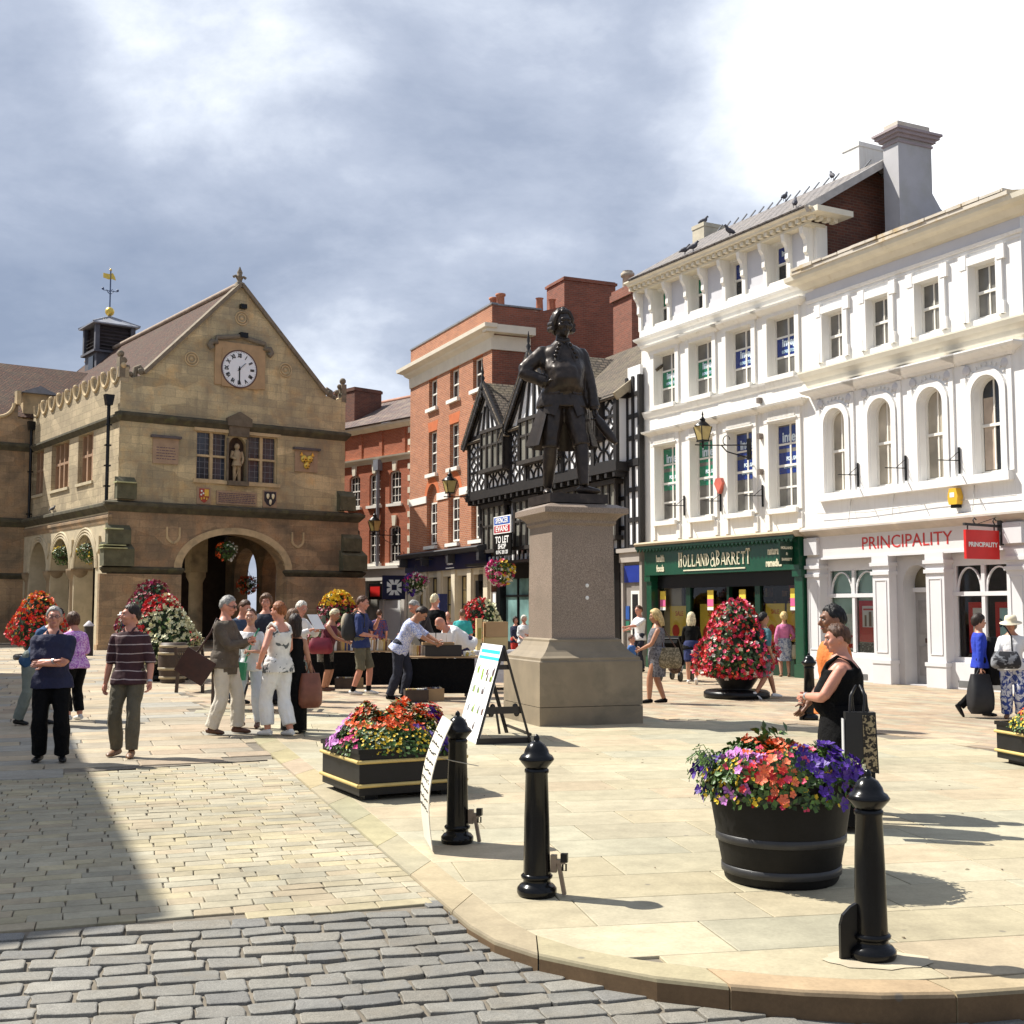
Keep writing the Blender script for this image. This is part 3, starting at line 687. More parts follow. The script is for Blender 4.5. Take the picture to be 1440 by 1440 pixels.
for a,b,c,d in sw:
    f=MB(); nx=4 if b-a>2.3 else 3; w=.17
    for i in range(nx+1):
        xx=a+(b-a)*i/nx; f.box(max(a,xx-w/2),min(b,xx+w/2),.2,.42,c,d)
    for i in range(nx): f.box(a+(b-a)*i/nx+w/2,a+(b-a)*(i+1)/nx-w/2,.204,.40,c+1.18,c+1.30)
    f.xform(SIDEU); fo=f.build('mullion_window',M('red_mullion_stone',(.33,.20,.12),.85,.15,3,bump=.2),hall)
    p=MB(); p.face([(a,.40,c),(b,.40,c),(b,.40,d),(a,.40,d)]); p.xform(SIDEU); p.build('pane',LEADG,fo)
    s_=MB(); s_.box(a-.1,b+.1,-.08,.2,c-.13,c-.002); s_.xform(SIDEU); s_.build('sill',PALEDRESS,fo)
bpy.data.objects.remove(sd)
# roofs
m=MB(); slope(m,(.95,.4,10.62),(.95,22,10.62),(6.1,22,16.06),(6.1,.4,16.06)); slope(m,(11.25,.4,10.62),(11.25,22,10.62),(6.1,22,16.06),(6.1,.4,16.06)); roof(m,'roof',TILE,hall)
m=MB(); m.tube([(6.1,.5,16.26),(6.1,22,16.26)],.12,8); m.build('ridge_tiles',M('ridge_mortar',(.34,.26,.20),.9,.2,3),hall)
m=MB(); m.face([(.95,22,6),(11.25,22,6),(11.25,22,11.2),(6.1,22,16.15),(.95,22,11.2)]); m.build('rear_gable',STONEU,hall)
# cross wing on the left
m=MB(); wall(m,-12,.55,0,5.9,[],13.0,.3); wall(m,-12,.8,5.9,11.2,[],13.15,.3)
for k in range(5):
    c=-.95-2.0*k; m.prism([(c-1,11.2),(c+1,11.2),(c+1,11.95)]+[(c+.8*cos(pi*i/12),11.95-.75*sin(pi*i/12)) for i in range(13)]+[(c-1,11.95)],'y',13.15,13.5)
m.build('wing_wall',STONEL,hall)
m=MB()
for k in range(5):
    c=-.95-2.0*k; m.tube([(c+.8*cos(pi*i/14),13.12,11.95-.75*sin(pi*i/14)) for i in range(15)],.09,6); m.box(c+.9,c+1.1,13.05,13.5,11.9,12.6)
m.build('wing_parapet',DRESS,hall)
m=MB(); string(m,-12,.4,5.72,.46,.2,13.0); string(m,-12,.6,9.55,.42,.2,13.15); string(m,-12,.4,3.14,.3,.12,13.0); m.parts('wing_string_course',MOSS,hall)
m=MB(); slope(m,(-12,13.4,11.3),(2,13.4,11.3),(5.5,17,14.6),(-12,17,14.6)); slope(m,(-12,21,11.3),(2,21,11.3),(2,17,14.6),(-12,17,14.6)); roof(m,'wing_roof',TILE,hall)
m=MB(); m.box(.4,1.9,13.6,15.6,11.2,12.6); m.build('roof_dormer',DRESS,hall); m=MB(); m.prism([(.2,12.6),(2.1,12.6),(1.15,13.0)],'y',13.3,15.8); m.build('dormer_roof',LEAD,hall)
# drainpipes with hopper heads
for x,y,z0,z1 in ((.42,-.02+.5,5.9,10.2),(.62,12.75,0,10.6)):
    m=MB(); m.tube([(x,y,z0),(x,y,z1)],.075,8); m.prism([(x-.12,z1),(x+.12,z1),(x+.2,z1+.45),(x-.2,z1+.45)],'y',y-.15,y+.15)
    for k in range(5): m.box(x-.12,x+.12,y-.1,y+.1,z0+(z1-z0)*k/5,z0+(z1-z0)*k/5+.06)
    m.build('drainpipe',BLACKP,hall)
# cupola with louvres, ball and weather vane
cu=MB(); X,Y=6.1,18.0
for (sx,sy) in ((-1,-1),(1,-1),(1,1),(-1,1)): cu.box(X+sx*1.0-.12,X+sx*1.0+.12,Y+sy*1.0-.12,Y+sy*1.0+.12,16.0,17.55)
cu.box(X-1.2,X+1.2,Y-1.2,Y+1.2,15.9,16.02); cu.box(X-1.0,X+1.0,Y-1.0,Y+1.0,14.4,15.9)
cu.box(X-.8,X+.8,Y-.8,Y+.8,16,17.5)
cu=cu.build('cupola',M('grey_cupola_boards',(.09,.09,.105),.7,.25,3),hall)
m=MB()
for k in range(7):
    z=16.12+.2*k
    for sg in (-1,1):
        m.face([(X-.9,Y+sg*1.06,z),(X+.9,Y+sg*1.06,z),(X+.9,Y+sg*.86,z+.16),(X-.9,Y+sg*.86,z+.16)]); m.face([(X+sg*1.06,Y-.9,z),(X+sg*1.06,Y+.9,z),(X+sg*.86,Y+.9,z+.16),(X+sg*.86,Y-.9,z+.16)])
m.build('louvres',M('louvre_boards',(.06,.045,.045),.8,.3,4),cu)
m=MB(); e=1.32
for p,q in (((-e,-e),(e,-e)),((e,-e),(e,e)),((e,e),(-e,e)),((-e,e),(-e,-e))): m.face([(X+p[0],Y+p[1],17.55),(X+q[0],Y+q[1],17.55),(X,Y,18.2)])
m.box(X-e,X+e,Y-e,Y+e,17.48,17.54)
for sx in (-1,1):
    for sy in (-1,1): m.bar((X+sx*e,Y+sy*e,17.56),(X,Y,18.22),.08)
m.build('cupola_roof',M('lead_roof',(.30,.31,.34),.45,.15,3),cu)
m=MB(); m.box(X-1.06,X-.995,Y-.6,Y+.2,14.8,15.75); m.build('cupola_window',GLASS,cu)
m=MB(); m.ball((X,Y,18.5),.26,14); m.build('gilt_ball',GOLD,cu)
m=MB(); m.tube([(X,Y,18.6),(X,Y,20.9)],.04,6); m.bar((X-.4,Y,19.7),(X+.4,Y,19.7),.03); m.bar((X,Y-.4,19.7),(X,Y+.4,19.7),.03)
for s_ in (-1,1): m.ball((X+.42*s_,Y,19.78),.08,6); m.tube([(X,Y,19.5),(X+.15*s_,Y,19.62),(X+.2*s_,Y,19.75)],.02,5)
m.build('vane_rod',M('vane_blue_iron',(.05,.08,.16),.5),cu)
m=MB(); m.prism([(X-.42,20.42),(X-.1,20.35),(X+.1,20.4),(X+.3,20.35),(X+.24,20.55),(X+.12,20.75),(X-.1,20.66),(X-.42,20.68)],'y',Y-.02,Y+.02); m.ball((X,Y,20.92),.07,8); m.build('gilt_vane',GOLD,cu)
# clock
m=MB(); m.box(4.9,7.3,.05,.12,11.55,13.5); m.box(5.22,6.98,.02,.05,11.5,13.2); m.build('clock_panel',M('clock_panel_stone',(.42,.28,.15),.85,.15,2,bump=.2),hall)
m=MB(); m.tube([(4.75,.02,13.1),(4.62,.02,13.25),(4.75,.02,13.42),(4.95,.02,13.42),(4.95,.02,13.62),(6.1,.02,13.82),(7.25,.02,13.62),(7.25,.02,13.42),(7.5,.02,13.4),(7.6,.02,13.25),(7.45,.02,13.1)],[.13,.13,.14,.12,.11,.11,.11,.12,.14,.13,.13],8); m.build('clock_hood',M('hood_stone',(.17,.14,.10),.9,.2,3,bump=.3),hall)
cx_,cz_=6.04,12.33
face=MB(); face.lathe([(.86,0),(.86,.05),(.80,.06),(.80,.03)],40); face.xform(Matrix.Translation((cx_,.06,cz_))@Matrix.Rotation(pi/2,4,'X')); fo=face.build('clock_rim',M('clock_rim_paint',(.10,.05,.045),.5),hall)
face=MB(); face.lathe([(.81,0),(.81,.02)],40); face.xform(Matrix.Translation((cx_,.03,cz_))@Matrix.Rotation(pi/2,4,'X')); fo=face.build('clock_face',M('clock_white',(.82,.84,.86),.4,.02),hall)
for k,t in enumerate(['XII','I','II','III','IIII','V','VI','VII','VIII','IX','X','XI']):
    a=k*pi/6
    text(t,.24,BLACKP,'numeral',fo,FRONT(cx_+.60*sin(a),.002,cz_+.60*cos(a))@Matrix.Rotation(-a,4,'Z'),.62 if len(t)>2 else .8,.004,.012)
m=MB()
for k in range(60):
    a=k*pi/30; m.bar((cx_+.74*sin(a),.005,cz_+.74*cos(a)),(cx_+.78*sin(a),.005,cz_+.78*cos(a)),.018,.006)
m.build('minute_ring',BLACKP,fo)
m=MB()
for a,L,w in ((R(45),.40,.075),(R(180),.70,.05)):
    s_=Vector((sin(a),0,cos(a))); c=Vector((cx_,-.005,cz_)); m.bar(c-s_*.12,c+s_*L,w,.012)
m.ball((cx_,-.005,cz_),.06,8,sy=.3); m.build('clock_hands',BLACKP,fo)
m=MB()
for x,z in ((3.85,12.54),(8.33,12.57),(6.15,14.67)):
    for r in (.30,.19): m.tube([(x+r*cos(2*pi*i/18),.10,z+r*sin(2*pi*i/18)) for i in range(19)],.035,6)
    m.ball((x,.12,z),.09,8,sy=.6)
m.parts('carved_roundel',DRESS,hall)
m=MB(); m.box(6.02,6.3,-.12,.12,15.08,15.28); m.box(6.02,6.36,-.16,.12,13.75,13.98); m.parts('floodlight',BLACKP,hall)
# niche with carved knight
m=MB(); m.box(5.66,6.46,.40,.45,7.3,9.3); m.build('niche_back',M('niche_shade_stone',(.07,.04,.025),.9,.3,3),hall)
m=MB(); m.box(5.5,6.65,-.12,.12,9.75,10.1); m.box(5.6,6.55,-.05,.12,9.3,9.75); m.box(5.56,6.52,-.16,.3,7.1,7.3)
for x in (5.58,6.5): m.tube([(x,.06,7.3),(x,.06,9.2)],.06,8)
m.prism([(5.5,10.1),(6.65,10.1),(6.07,10.4)],'y',-.12,.12); m.build('niche_canopy',M('canopy_stone',(.14,.11,.075),.9,.25,4,bump=.4),hall)
m=MB(); x,y,z=6.06,.18,7.3
m.tube([(x-.11,y,z),(x-.10,y,z+.5),(x-.06,y,z+.85)],[.07,.09,.12],8); m.tube([(x+.13,y,z),(x+.11,y,z+.5),(x+.06,y,z+.85)],[.07,.09,.12],8)
m.tube([(x,y,z+.70),(x,y,z+.95),(x,y,z+1.25),(x,y,z+1.42)],[.24,.17,.20,.09],10); m.ball((x,y,z+1.56),.13,10,sz=1.2)
m.tube([(x-.2,y,z+1.35),(x-.28,y-.02,z+1.08),(x-.08,y-.16,z+.98)],[.08,.07,.05],7); m.tube([(x+.2,y,z+1.35),(x+.29,y-.02,z+1.05),(x+.2,y-.12,z+.8)],[.08,.07,.05],7)
m.bar((x+.2,y-.12,z+.85),(x-.12,y-.14,z+.15),.03); m.build('knight_carving',M('knight_stone',(.36,.27,.16),.9,.2,4,bump=.3),hall)
# arms and tablets
def shieldpoly(x,z,w,h): return [(x-w/2,z+h/2),(x-w/2,z-h*.1),(x-w*.3,z-h*.36),(x,z-h/2),(x+w*.3,z-h*.36),(x+w/2,z-h*.1),(x+w/2,z+h/2)][::-1]
m=MB(); m.box(4.2,4.84,.06,.12,6.22,6.95); m.box(7.3,7.98,.06,.12,6.22,6.98); m.box(5.1,7.0,.05,.12,6.25,6.85); m.box(2.2,3.32,.04,.12,7.85,8.95); m.box(8.85,10.0,.05,.12,7.95,8.95)
m.parts('tablet',M('tablet_stone',(.36,.25,.16),.85,.15,3,bump=.2),hall)
m=MB(); m.box(2.1,3.42,-.08,.12,8.95,9.06); m.box(8.75,10.1,-.08,.12,8.95,9.06); m.parts('tablet_hood',M('tablet_hood_slate',(.10,.085,.085),.8),hall)
m=MB(); rd=random.Random(2)
for (x0,x1,z0,z1,nr) in ((5.18,6.92,6.32,6.78,6),(2.35,3.2,8.0,8.6,5)):
    for r_ in range(nr):
        z=z1-(z1-z0)*(r_+.5)/nr; x=x0
        while x<x1-.05:
            w=rd.uniform(.04,.16); m.box(x,min(x+w,x1),.030,.055 if x0>5 else .045,z-.016,z+.016); x+=w+.035
m.parts('worn_inscription',M('inscription_paint',(.12,.08,.10),.8),hall)
m=MB(); m.prism(shieldpoly(4.52,6.58,.44,.62),'y',.03,.06); sh1=m.build('painted_arms',M('arms_red',(.35,.05,.03),.5),hall)
m=MB(); m.box(4.53,4.72,.015,.03,6.56,6.86)
for k in range(3): m.box(4.36+.12*k,4.42+.12*k,.012,.03,6.40+.03*(k%2),6.50+.03*(k%2))
m.build('arms_gold',GOLD,sh1)
m=MB(); m.ball((4.4,.025,6.78),.05,6,sy=.4); m.ball((4.48,.025,6.68),.045,6,sy=.4); m.ball((4.38,.025,6.62),.045,6,sy=.4); m.parts('arms_white',WHITE,sh1)
m=MB(); m.prism(shieldpoly(7.64,6.6,.56,.66),'y',.03,.06); sh2=m.build('painted_arms',M('arms_black',(.02,.02,.03),.5),hall)
m=MB()
for x,z in ((7.52,6.72),(7.77,6.72),(7.645,6.46)): m.ball((x,.02,z),.10,8,sy=.4,sz=1.3,fn=lambda p:Vector((p.x*(.75+.25*p.z),p.y,p.z)))
m.parts('arms_leopard_faces',M('arms_cream',(.80,.70,.45),.5),sh2)
m=MB()
for x,z,s_ in ((9.28,8.55,1),(9.58,8.55,1),(9.43,8.25,.95)): m.ball((x,.02,z),.17*s_,10,sy=.6,sz=1.1); 
for x in (9.15,9.71): m.prism([(x-.08,8.68),(x+.08,8.68),(x,8.86)],'y',-.02,.04)
m.parts('gilt_leopard_heads',GOLD,hall)
m=MB()
for x,z in ((9.26,8.5),(9.6,8.5),(9.43,8.2)): m.box(x-.10,x-.03,-.09,-.06,z-.01,z+.03); m.box(x+.03,x+.10,-.09,-.06,z-.01,z+.03); m.ball((x,-.08,z-.10),.03,6)
m.parts('leopard_eyes',BLACKP,hall)

m=MB()
for x,hgt in ((-8.5,1.3),(-6.0,.8),(-4.9,1.0),(-2.2,.9),(-1.0,.5)): m.bar((x,17,14.5),(x,17,14.6+hgt),.035)
m.bar((-6.8,17,15.6),(-2.4,17,15.0),.03); m.parts('roof_aerial',LEAD,hall)
# ------------------------------------------------------------------ white terrace on the right: tall white building with a green shop front
RO=(7.2555,29.7273,0)
hb=thing('white_terrace_building','four storey white stucco building with hooded windows and a dark green shop front below','building',RO,R(-61.5))
def core(parent,name,mat,x0,x1,y0,y1,z0,z1):
    m=MB(); m.box(x0,x1,y0,y1,z0,z1); return m.build(name,mat,parent)
CX=(-5.92,-4.22,-2.57,-.90)
HL,HR_=-7.12,.28
m=MB()
ops1=[(c-.52,c+.52,4.18,6.38) for c in CX]; ops2=[(c-.52,c+.52,7.55,9.1) for c in CX]
wall(m,HL,HR_-.28,3.55,7.32,ops1,0,.26); wall(m,HL,HR_-.28,7.32,9.55,ops2,0,.26)
CX3=(-6.02,-4.33,-2.67,-.95)
ops3=[(c-.36,c+.36,9.98,10.98) for c in CX3]
wall(m,HL+.1,HR_,9.55,11.15,ops3,.06,.26)
m.face([(HL,0,3.55),(HL,9,3.55),(HL,9,11.5),(HL,0,11.5)][::-1]); m.face([(HL,0,0),(HL,9,0),(HL,9,3.55),(HL,0,3.55)][::-1])
m.build('stucco_wall',WHITE,hb)
core(hb,'wall_core',DARK,HL+.25,HR_-.25,.42,4.8,3.7,11.0)
# window furniture
for c in CX:
    for lvl,(z0,z1,zt) in enumerate(((4.18,6.38,6.83),(7.55,9.1,9.35))):
        s=MB()
        s.box(c-.68,c-.52,-.05,0,z0-.05,z1); s.box(c+.52,c+.68,-.05,0,z0-.05,z1); s.box(c-.68,c+.68,-.06,0,z1,z1+(.36 if lvl==0 else .17))
        if lvl==0:
            for k in range(22):
                s.box(c-.50+k*.046,c-.472+k*.046,-.085,-.06,z1+.08,z1+.26)
            s.box(c-.56,c+.56,-.09,-.06,z1+.03,z1+.065)
        n0=len(s.v); mould(s,c-.70,c+.70,[(.06,zt-.16),(.10,zt-.12),(.22,zt-.05),(.24,zt)]); s.box(c-.56,c+.56,-.14,0,z0-.13,z0-.002)
        if lvl==0: s.box(c-.68,c-.52,-.05,0,3.65,z0-.13); s.box(c+.52,c+.68,-.05,0,3.65,z0-.13)
        s.build('window_surround',WHITE,hb)
FILMG=M('green_window_film',(.0,.17,.085),.25,.05,2,coat=.5); FILMB=M('blue_window_film',(.004,.025,.19),.25,.05,2,coat=.5)
FILMT=M('film_lettering',(.62,.72,.80),.4,.02); FILMU=M('film_fine_print',(.45,.62,.75),.4,.02)
for i,c in enumerate(CX):
    film=FILMG if i<2 else FILMB
    w=sash(hb,c-.52,c+.52,4.18,6.38,.22,nx=2,nz=4,pane=CURT,bw=.05)
    for k,(za,zb) in enumerate(((5.72,6.28),(5.08,5.62))):
        m=MB()
        for xa,xb in ((c-.455,c-.03),(c+.03,c+.455)): m.face([(xa,.245,za),(xb,.245,za),(xb,.245,zb),(xa,.245,zb)])
        m.build('advert_film',film,w)
        if k==0: text('integ',.36,FILMT,'film_lettering',w,FRONT(c,.24,6.0),.9,.002,.01)
        else:
            text('FOR SALE' if i<2 else 'FOR SALE',.13,FILMT,'film_lettering',w,FRONT(c+.08,.24,5.45),.9,.002,.008); 
            text('01952 211290' if 0 else '01743 271290',.11,FILMU,'film_lettering',w,FRONT(c,.24,5.25),.85,.002,.006)
    w=sash(hb,c-.52,c+.52,7.55,9.1,.22,nx=2,nz=3,pane=CURT,bw=.05,meeting=False)
    m=MB()
    for xa,xb in ((c-.455,c-.03),(c+.03,c+.455)): m.face([(xa,.245,8.08),(xb,.245,8.08),(xb,.245,8.60),(xa,.245,8.60)])
    m.build('advert_film',film,w); text('integ',.28,FILMT,'film_lettering',w,FRONT(c,.24,8.43),.95,.002,.01); text('01743 271290',.11,FILMU,'film_lettering',w,FRONT(c,.24,8.2),.85,.002,.006)
for i,c in enumerate(CX3):
    w=sash(hb,c-.36,c+.36,9.98,10.98,.24,nx=2,nz=2,pane=GLASS,bw=.05); film=FILMG if i<2 else FILMB
    m=MB(); m.face([(c-.30,.262,10.5),(c+.30,.262,10.5),(c+.30,.262,10.92),(c-.30,.262,10.92)]); m.build('advert_film',film,w)
    text('integ',.2,FILMT,'film_lettering',w,FRONT(c,.255,10.76),.9,.002,.008)
# string courses
m=MB(); mould(m,HL,HR_-.28,[(.0,7.24),(.05,7.28),(.10,7.38),(.12,7.44)]); m.build('string_course',WHITE,hb)
m=MB(); mould(m,HL-.02,HR_,[(.0,9.42),(.06,9.46),(.08,9.55),(.16,9.62),(.18,9.68)]); m.build('upper_string_course',WHITE,hb)
m=MB(); m.box(HL+.05,HR_-.02,-.10,.06,9.68,9.90); m.build('attic_plinth',WHITE,hb)
# attic: bracketed piers with grey blind panels
PAN=M('grey_blind_panel',(.58,.58,.61),.8,.04,2)
xs=[(-6.98,-6.52)]+[((a+b)/2-.36,(a+b)/2+.36) for a,b in zip(CX3,CX3[1:])]+[(-.42,.12)]
for a,b in xs:
    m=MB()
    for x in (a-.14,b):
        m.box(x,x+.14,-.10,.06,9.9,11.05)
        pr=[(-.10,10.35),(-.16,10.42),(-.15,10.62),(-.18,10.74),(-.27,10.86),(-.30,11.03),(-.10,11.03)]
        m.prism(pr[::-1],'x',x+.01,x+.13)
    m.box(a,b,-.04,.06,9.9,10.03)
    m.build('bracket_pier',WHITE,hb)
    m=MB(); m.box(a,b,-.02,.06,10.03,11.03); m.build('blind_panel',PAN,hb)
for c in CX3:
    m=MB(); m.box(c-.40,c+.40,-.06,.06,9.9,9.975); m.build('window_sill',WHITE,hb)
# dentil cornice
m=MB(); m.box(HL-.0,HR_+.15,-.28,.3,11.03,11.10)
x=HL-.05
while x<HR_+.2: m.box(x,x+.12,-.40,-.18,11.10,11.20); x+=.235
for k in range(4): m.box(HR_+.22,HR_+.40,-.35+.235*k,-.23+.235*k,11.10,11.20)
mould(m,HL+.42,HR_-.02,[(.30,11.20),(.46,11.22),(.48,11.28),(.54,11.32),(.54,11.36)]); m.box(HR_+.05,HR_+.70,-.45,.7,11.2,11.34); m.build('dentil_cornice',CREAMT,hb)
# roof and side gable
m=MB(); slope(m,(HL+.15,-.55,11.34),(HR_+.45,-.55,11.34),(HR_+.45,2.2,13.0),(HL+.15,2.2,13.0),.06); slope(m,(HL+.15,5,11.34),(HR_+.45,5,11.34),(HR_+.45,2.2,13.0),(HL+.15,2.2,13.0),.06); roof(m,'slate_roof',SLATE,hb)
m=MB(); m.face([(HR_-.1,-.0,9.3),(HR_-.1,7,9.3),(HR_-.1,5,11.3),(HR_-.1,2.2,12.95),(HR_-.1,-.0,11.6)]); m.face([(HL+.2,0,11.1),(HL+.2,5,11.3),(HL+.2,2.2,12.9)][::-1]); m.build('brick_gable',BRICKD,hb)
m=MB(); m.bar((HR_+.42,-.55,11.30),(HR_+.42,2.2,12.97),.08,.18); m.build('verge_board',M('grey_verge',(.42,.40,.38),.7),hb)
m=MB(); m.box(HR_-.1,HR_+.1,.05,.4,9.6,11.1); m.build('corner_pilaster',WHITE,hb)
m=MB()
for k in range(17): m.bar((HL+.9+.38*k,2.2,13.06),(HL+1.15+.38*k,2.2,13.2),.03)
m.parts('ridge_spike',LEAD,hb)
for (x0,x1,y0,y1,z0,z1,mt) in ((-7.2,-6.62,2.0,3.6,12.3,13.42,M('cream_chimney',(.52,.47,.36),.85,.15,3)),(-.85,-.25,2.15,3.5,12.4,13.78,WHITE)):
    m=MB(); m.box(x0,x1,y0,y1,z0,z1); m.box(x0-.02,x1+.02,y0-.02,y1+.02,z1-.10,z1+.02); m.build('chimney_stack',mt,hb)
SL=HL+.42
# ---- green shop front
GRN=M('green_shop_paint',(.004,.060,.028),.3,.12,3,coat=.3); GRND=M('dark_green_paint',(.004,.030,.016),.35,.15,3)
m=MB(); m.box(SL+.08,-.08,-.30,0,2.62,3.42); m.build('shop_fascia',GRN,hb)
m=MB(); m.prism([(0,3.42),(-.46,3.42),(-.55,3.52),(-.50,3.56),(0,3.62)][::-1],'x',SL-.12,-.02); m.build('shop_cornice',M('stone_cornice_top',(.46,.38,.27),.9,.15,3,col2=(.30,.24,.16)),hb)
m=MB(); m.box(SL-.1,-.04,-.50,-.44,3.38,3.47)
x=SL-.08
while x<-.1: m.prism([(x,3.38),(x+.16,3.38),(x+.08,3.28)][::-1],'y',-.49,-.46); x+=.16
m.build('canopy_fringe',GRND,hb)
m=MB()
for a,b in ((SL+.06,SL+.30),(-.34,-.06)): m.box(a,b,-.22,.0,0,2.62); m.box(a-.03,b+.03,-.25,.0,0,.32); m.box(a-.02,b+.02,-.28,0,2.45,2.62)
m.parts('shop_pilaster',GRN,hb)
m=MB(); m.box(SL+.3,-.34,0.0,.1,2.25,2.62); m.build('shutter_box',BLACKP,hb)
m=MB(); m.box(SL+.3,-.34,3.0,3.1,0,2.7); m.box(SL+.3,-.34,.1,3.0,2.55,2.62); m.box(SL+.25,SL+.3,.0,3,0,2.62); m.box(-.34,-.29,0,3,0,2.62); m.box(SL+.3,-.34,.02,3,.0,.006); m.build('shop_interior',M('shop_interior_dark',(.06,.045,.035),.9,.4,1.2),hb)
m=MB()
for x in (-5.0,-4.9,-3.2,-2.05,-1.95): m.box(x-.05,x+.05,-.0,.12,.0,2.25)
m.box(SL+.3,-4.95,-.02,.1,.0,.5); m.box(-2.0,-.34,-.02,.1,0,.5); m.parts('shop_frame',GRND,hb)
m=MB(); m.box(SL+.3,SL+1.15,.22,.3,.5,2.25); m.build('window_side_panel',M('buff_panel',(.40,.33,.23),.7,.1,2),hb)
m=MB(); m.face([(SL+.3,.06,.5),(-5.05,.06,.5),(-5.05,.06,2.25),(SL+.3,.06,2.25)]); m.face([(-4.85,.06,.1),(-3.25,.06,.1),(-3.25,.06,2.25),(-4.85,.06,2.25)]); m.face([(-1.9,.06,.5),(-.34,.06,.5),(-.34,.06,2.25),(-1.9,.06,2.25)]); m.parts('shop_window_pane',clear_glass(),hb)
YEL=M('yellow_poster',(.80,.58,.07),.5,.05); REDP=M('red_poster_ink',(.6,.05,.03),.5,.05); PNK=M('pink_poster_ink',(.65,.12,.28),.5,.05); WPA=M('white_paper',(.78,.78,.76),.6,.03)
def poster(x0,x1,z0,z1,y,par):
    m=MB(); m.box(x0,x1,y,y+.015,z0,z1); p=m.build('poster',YEL,par)
    m=MB(); m.ball((x0+(x1-x0)*.3,y-.002,z0+(z1-z0)*.3),(x1-x0)*.2,10,sy=.05); m.build('poster_print',REDP,p)
    text('Now on\nhalf price' if 0 else 'SALE',(x1-x0)*.22,REDP,'poster_print',p,FRONT((x0+x1)/2,y-.004,z1-(z1-z0)*.22),.9,.002)
for (a,b,c,d) in ((-6.0,-5.1,.75,1.75),(-4.6,-3.4,.65,1.8),(-3.05,-2.35,.7,1.65),(-1.85,-1.12,.85,1.8),(-1.05,-.42,.85,1.8)): poster(a,b,c,d,.14,hb)
for x,z in ((-6.15,1.95),(-3.95,1.95),(-2.6,1.95),(-.62,1.95)):
    m=MB(); m.box(x-.13,x+.13,.0,.012,z-.32,z+.22); p=m.build('window_sticker',YEL,hb)
    m=MB(); m.box(x-.13,x+.13,-.004,-.001,z-.22,z-.02); m.build('sticker_print',PNK,p); m=MB(); m.box(x-.13,x+.13,-.004,-.001,z-.32,z-.24); m.build('sticker_foot',WPA,p)
m=MB(); rd=random.Random(6)
for k in range(46):
    x=rd.uniform(SL+.5,-.5); z=rd.choice((.6,.95,1.3,1.65,2.0)); m.box(x,x+rd.uniform(.06,.2),1.6+rd.random()*.6,2.2,z,z+rd.uniform(.1,.24))
m.build('shelf_stock',M('mixed_stock',(.30,.16,.08),.6,.5,9,col2=(.35,.33,.12)),hb)['kind']='stuff'
m=MB(); m.box(-4.1,-2.3,2.9,2.99,1.9,2.35); m.build('red_shop_sign',REDP,hb)
LET=M('cream_lettering',(.72,.68,.50),.5,.03)
fsc=hb
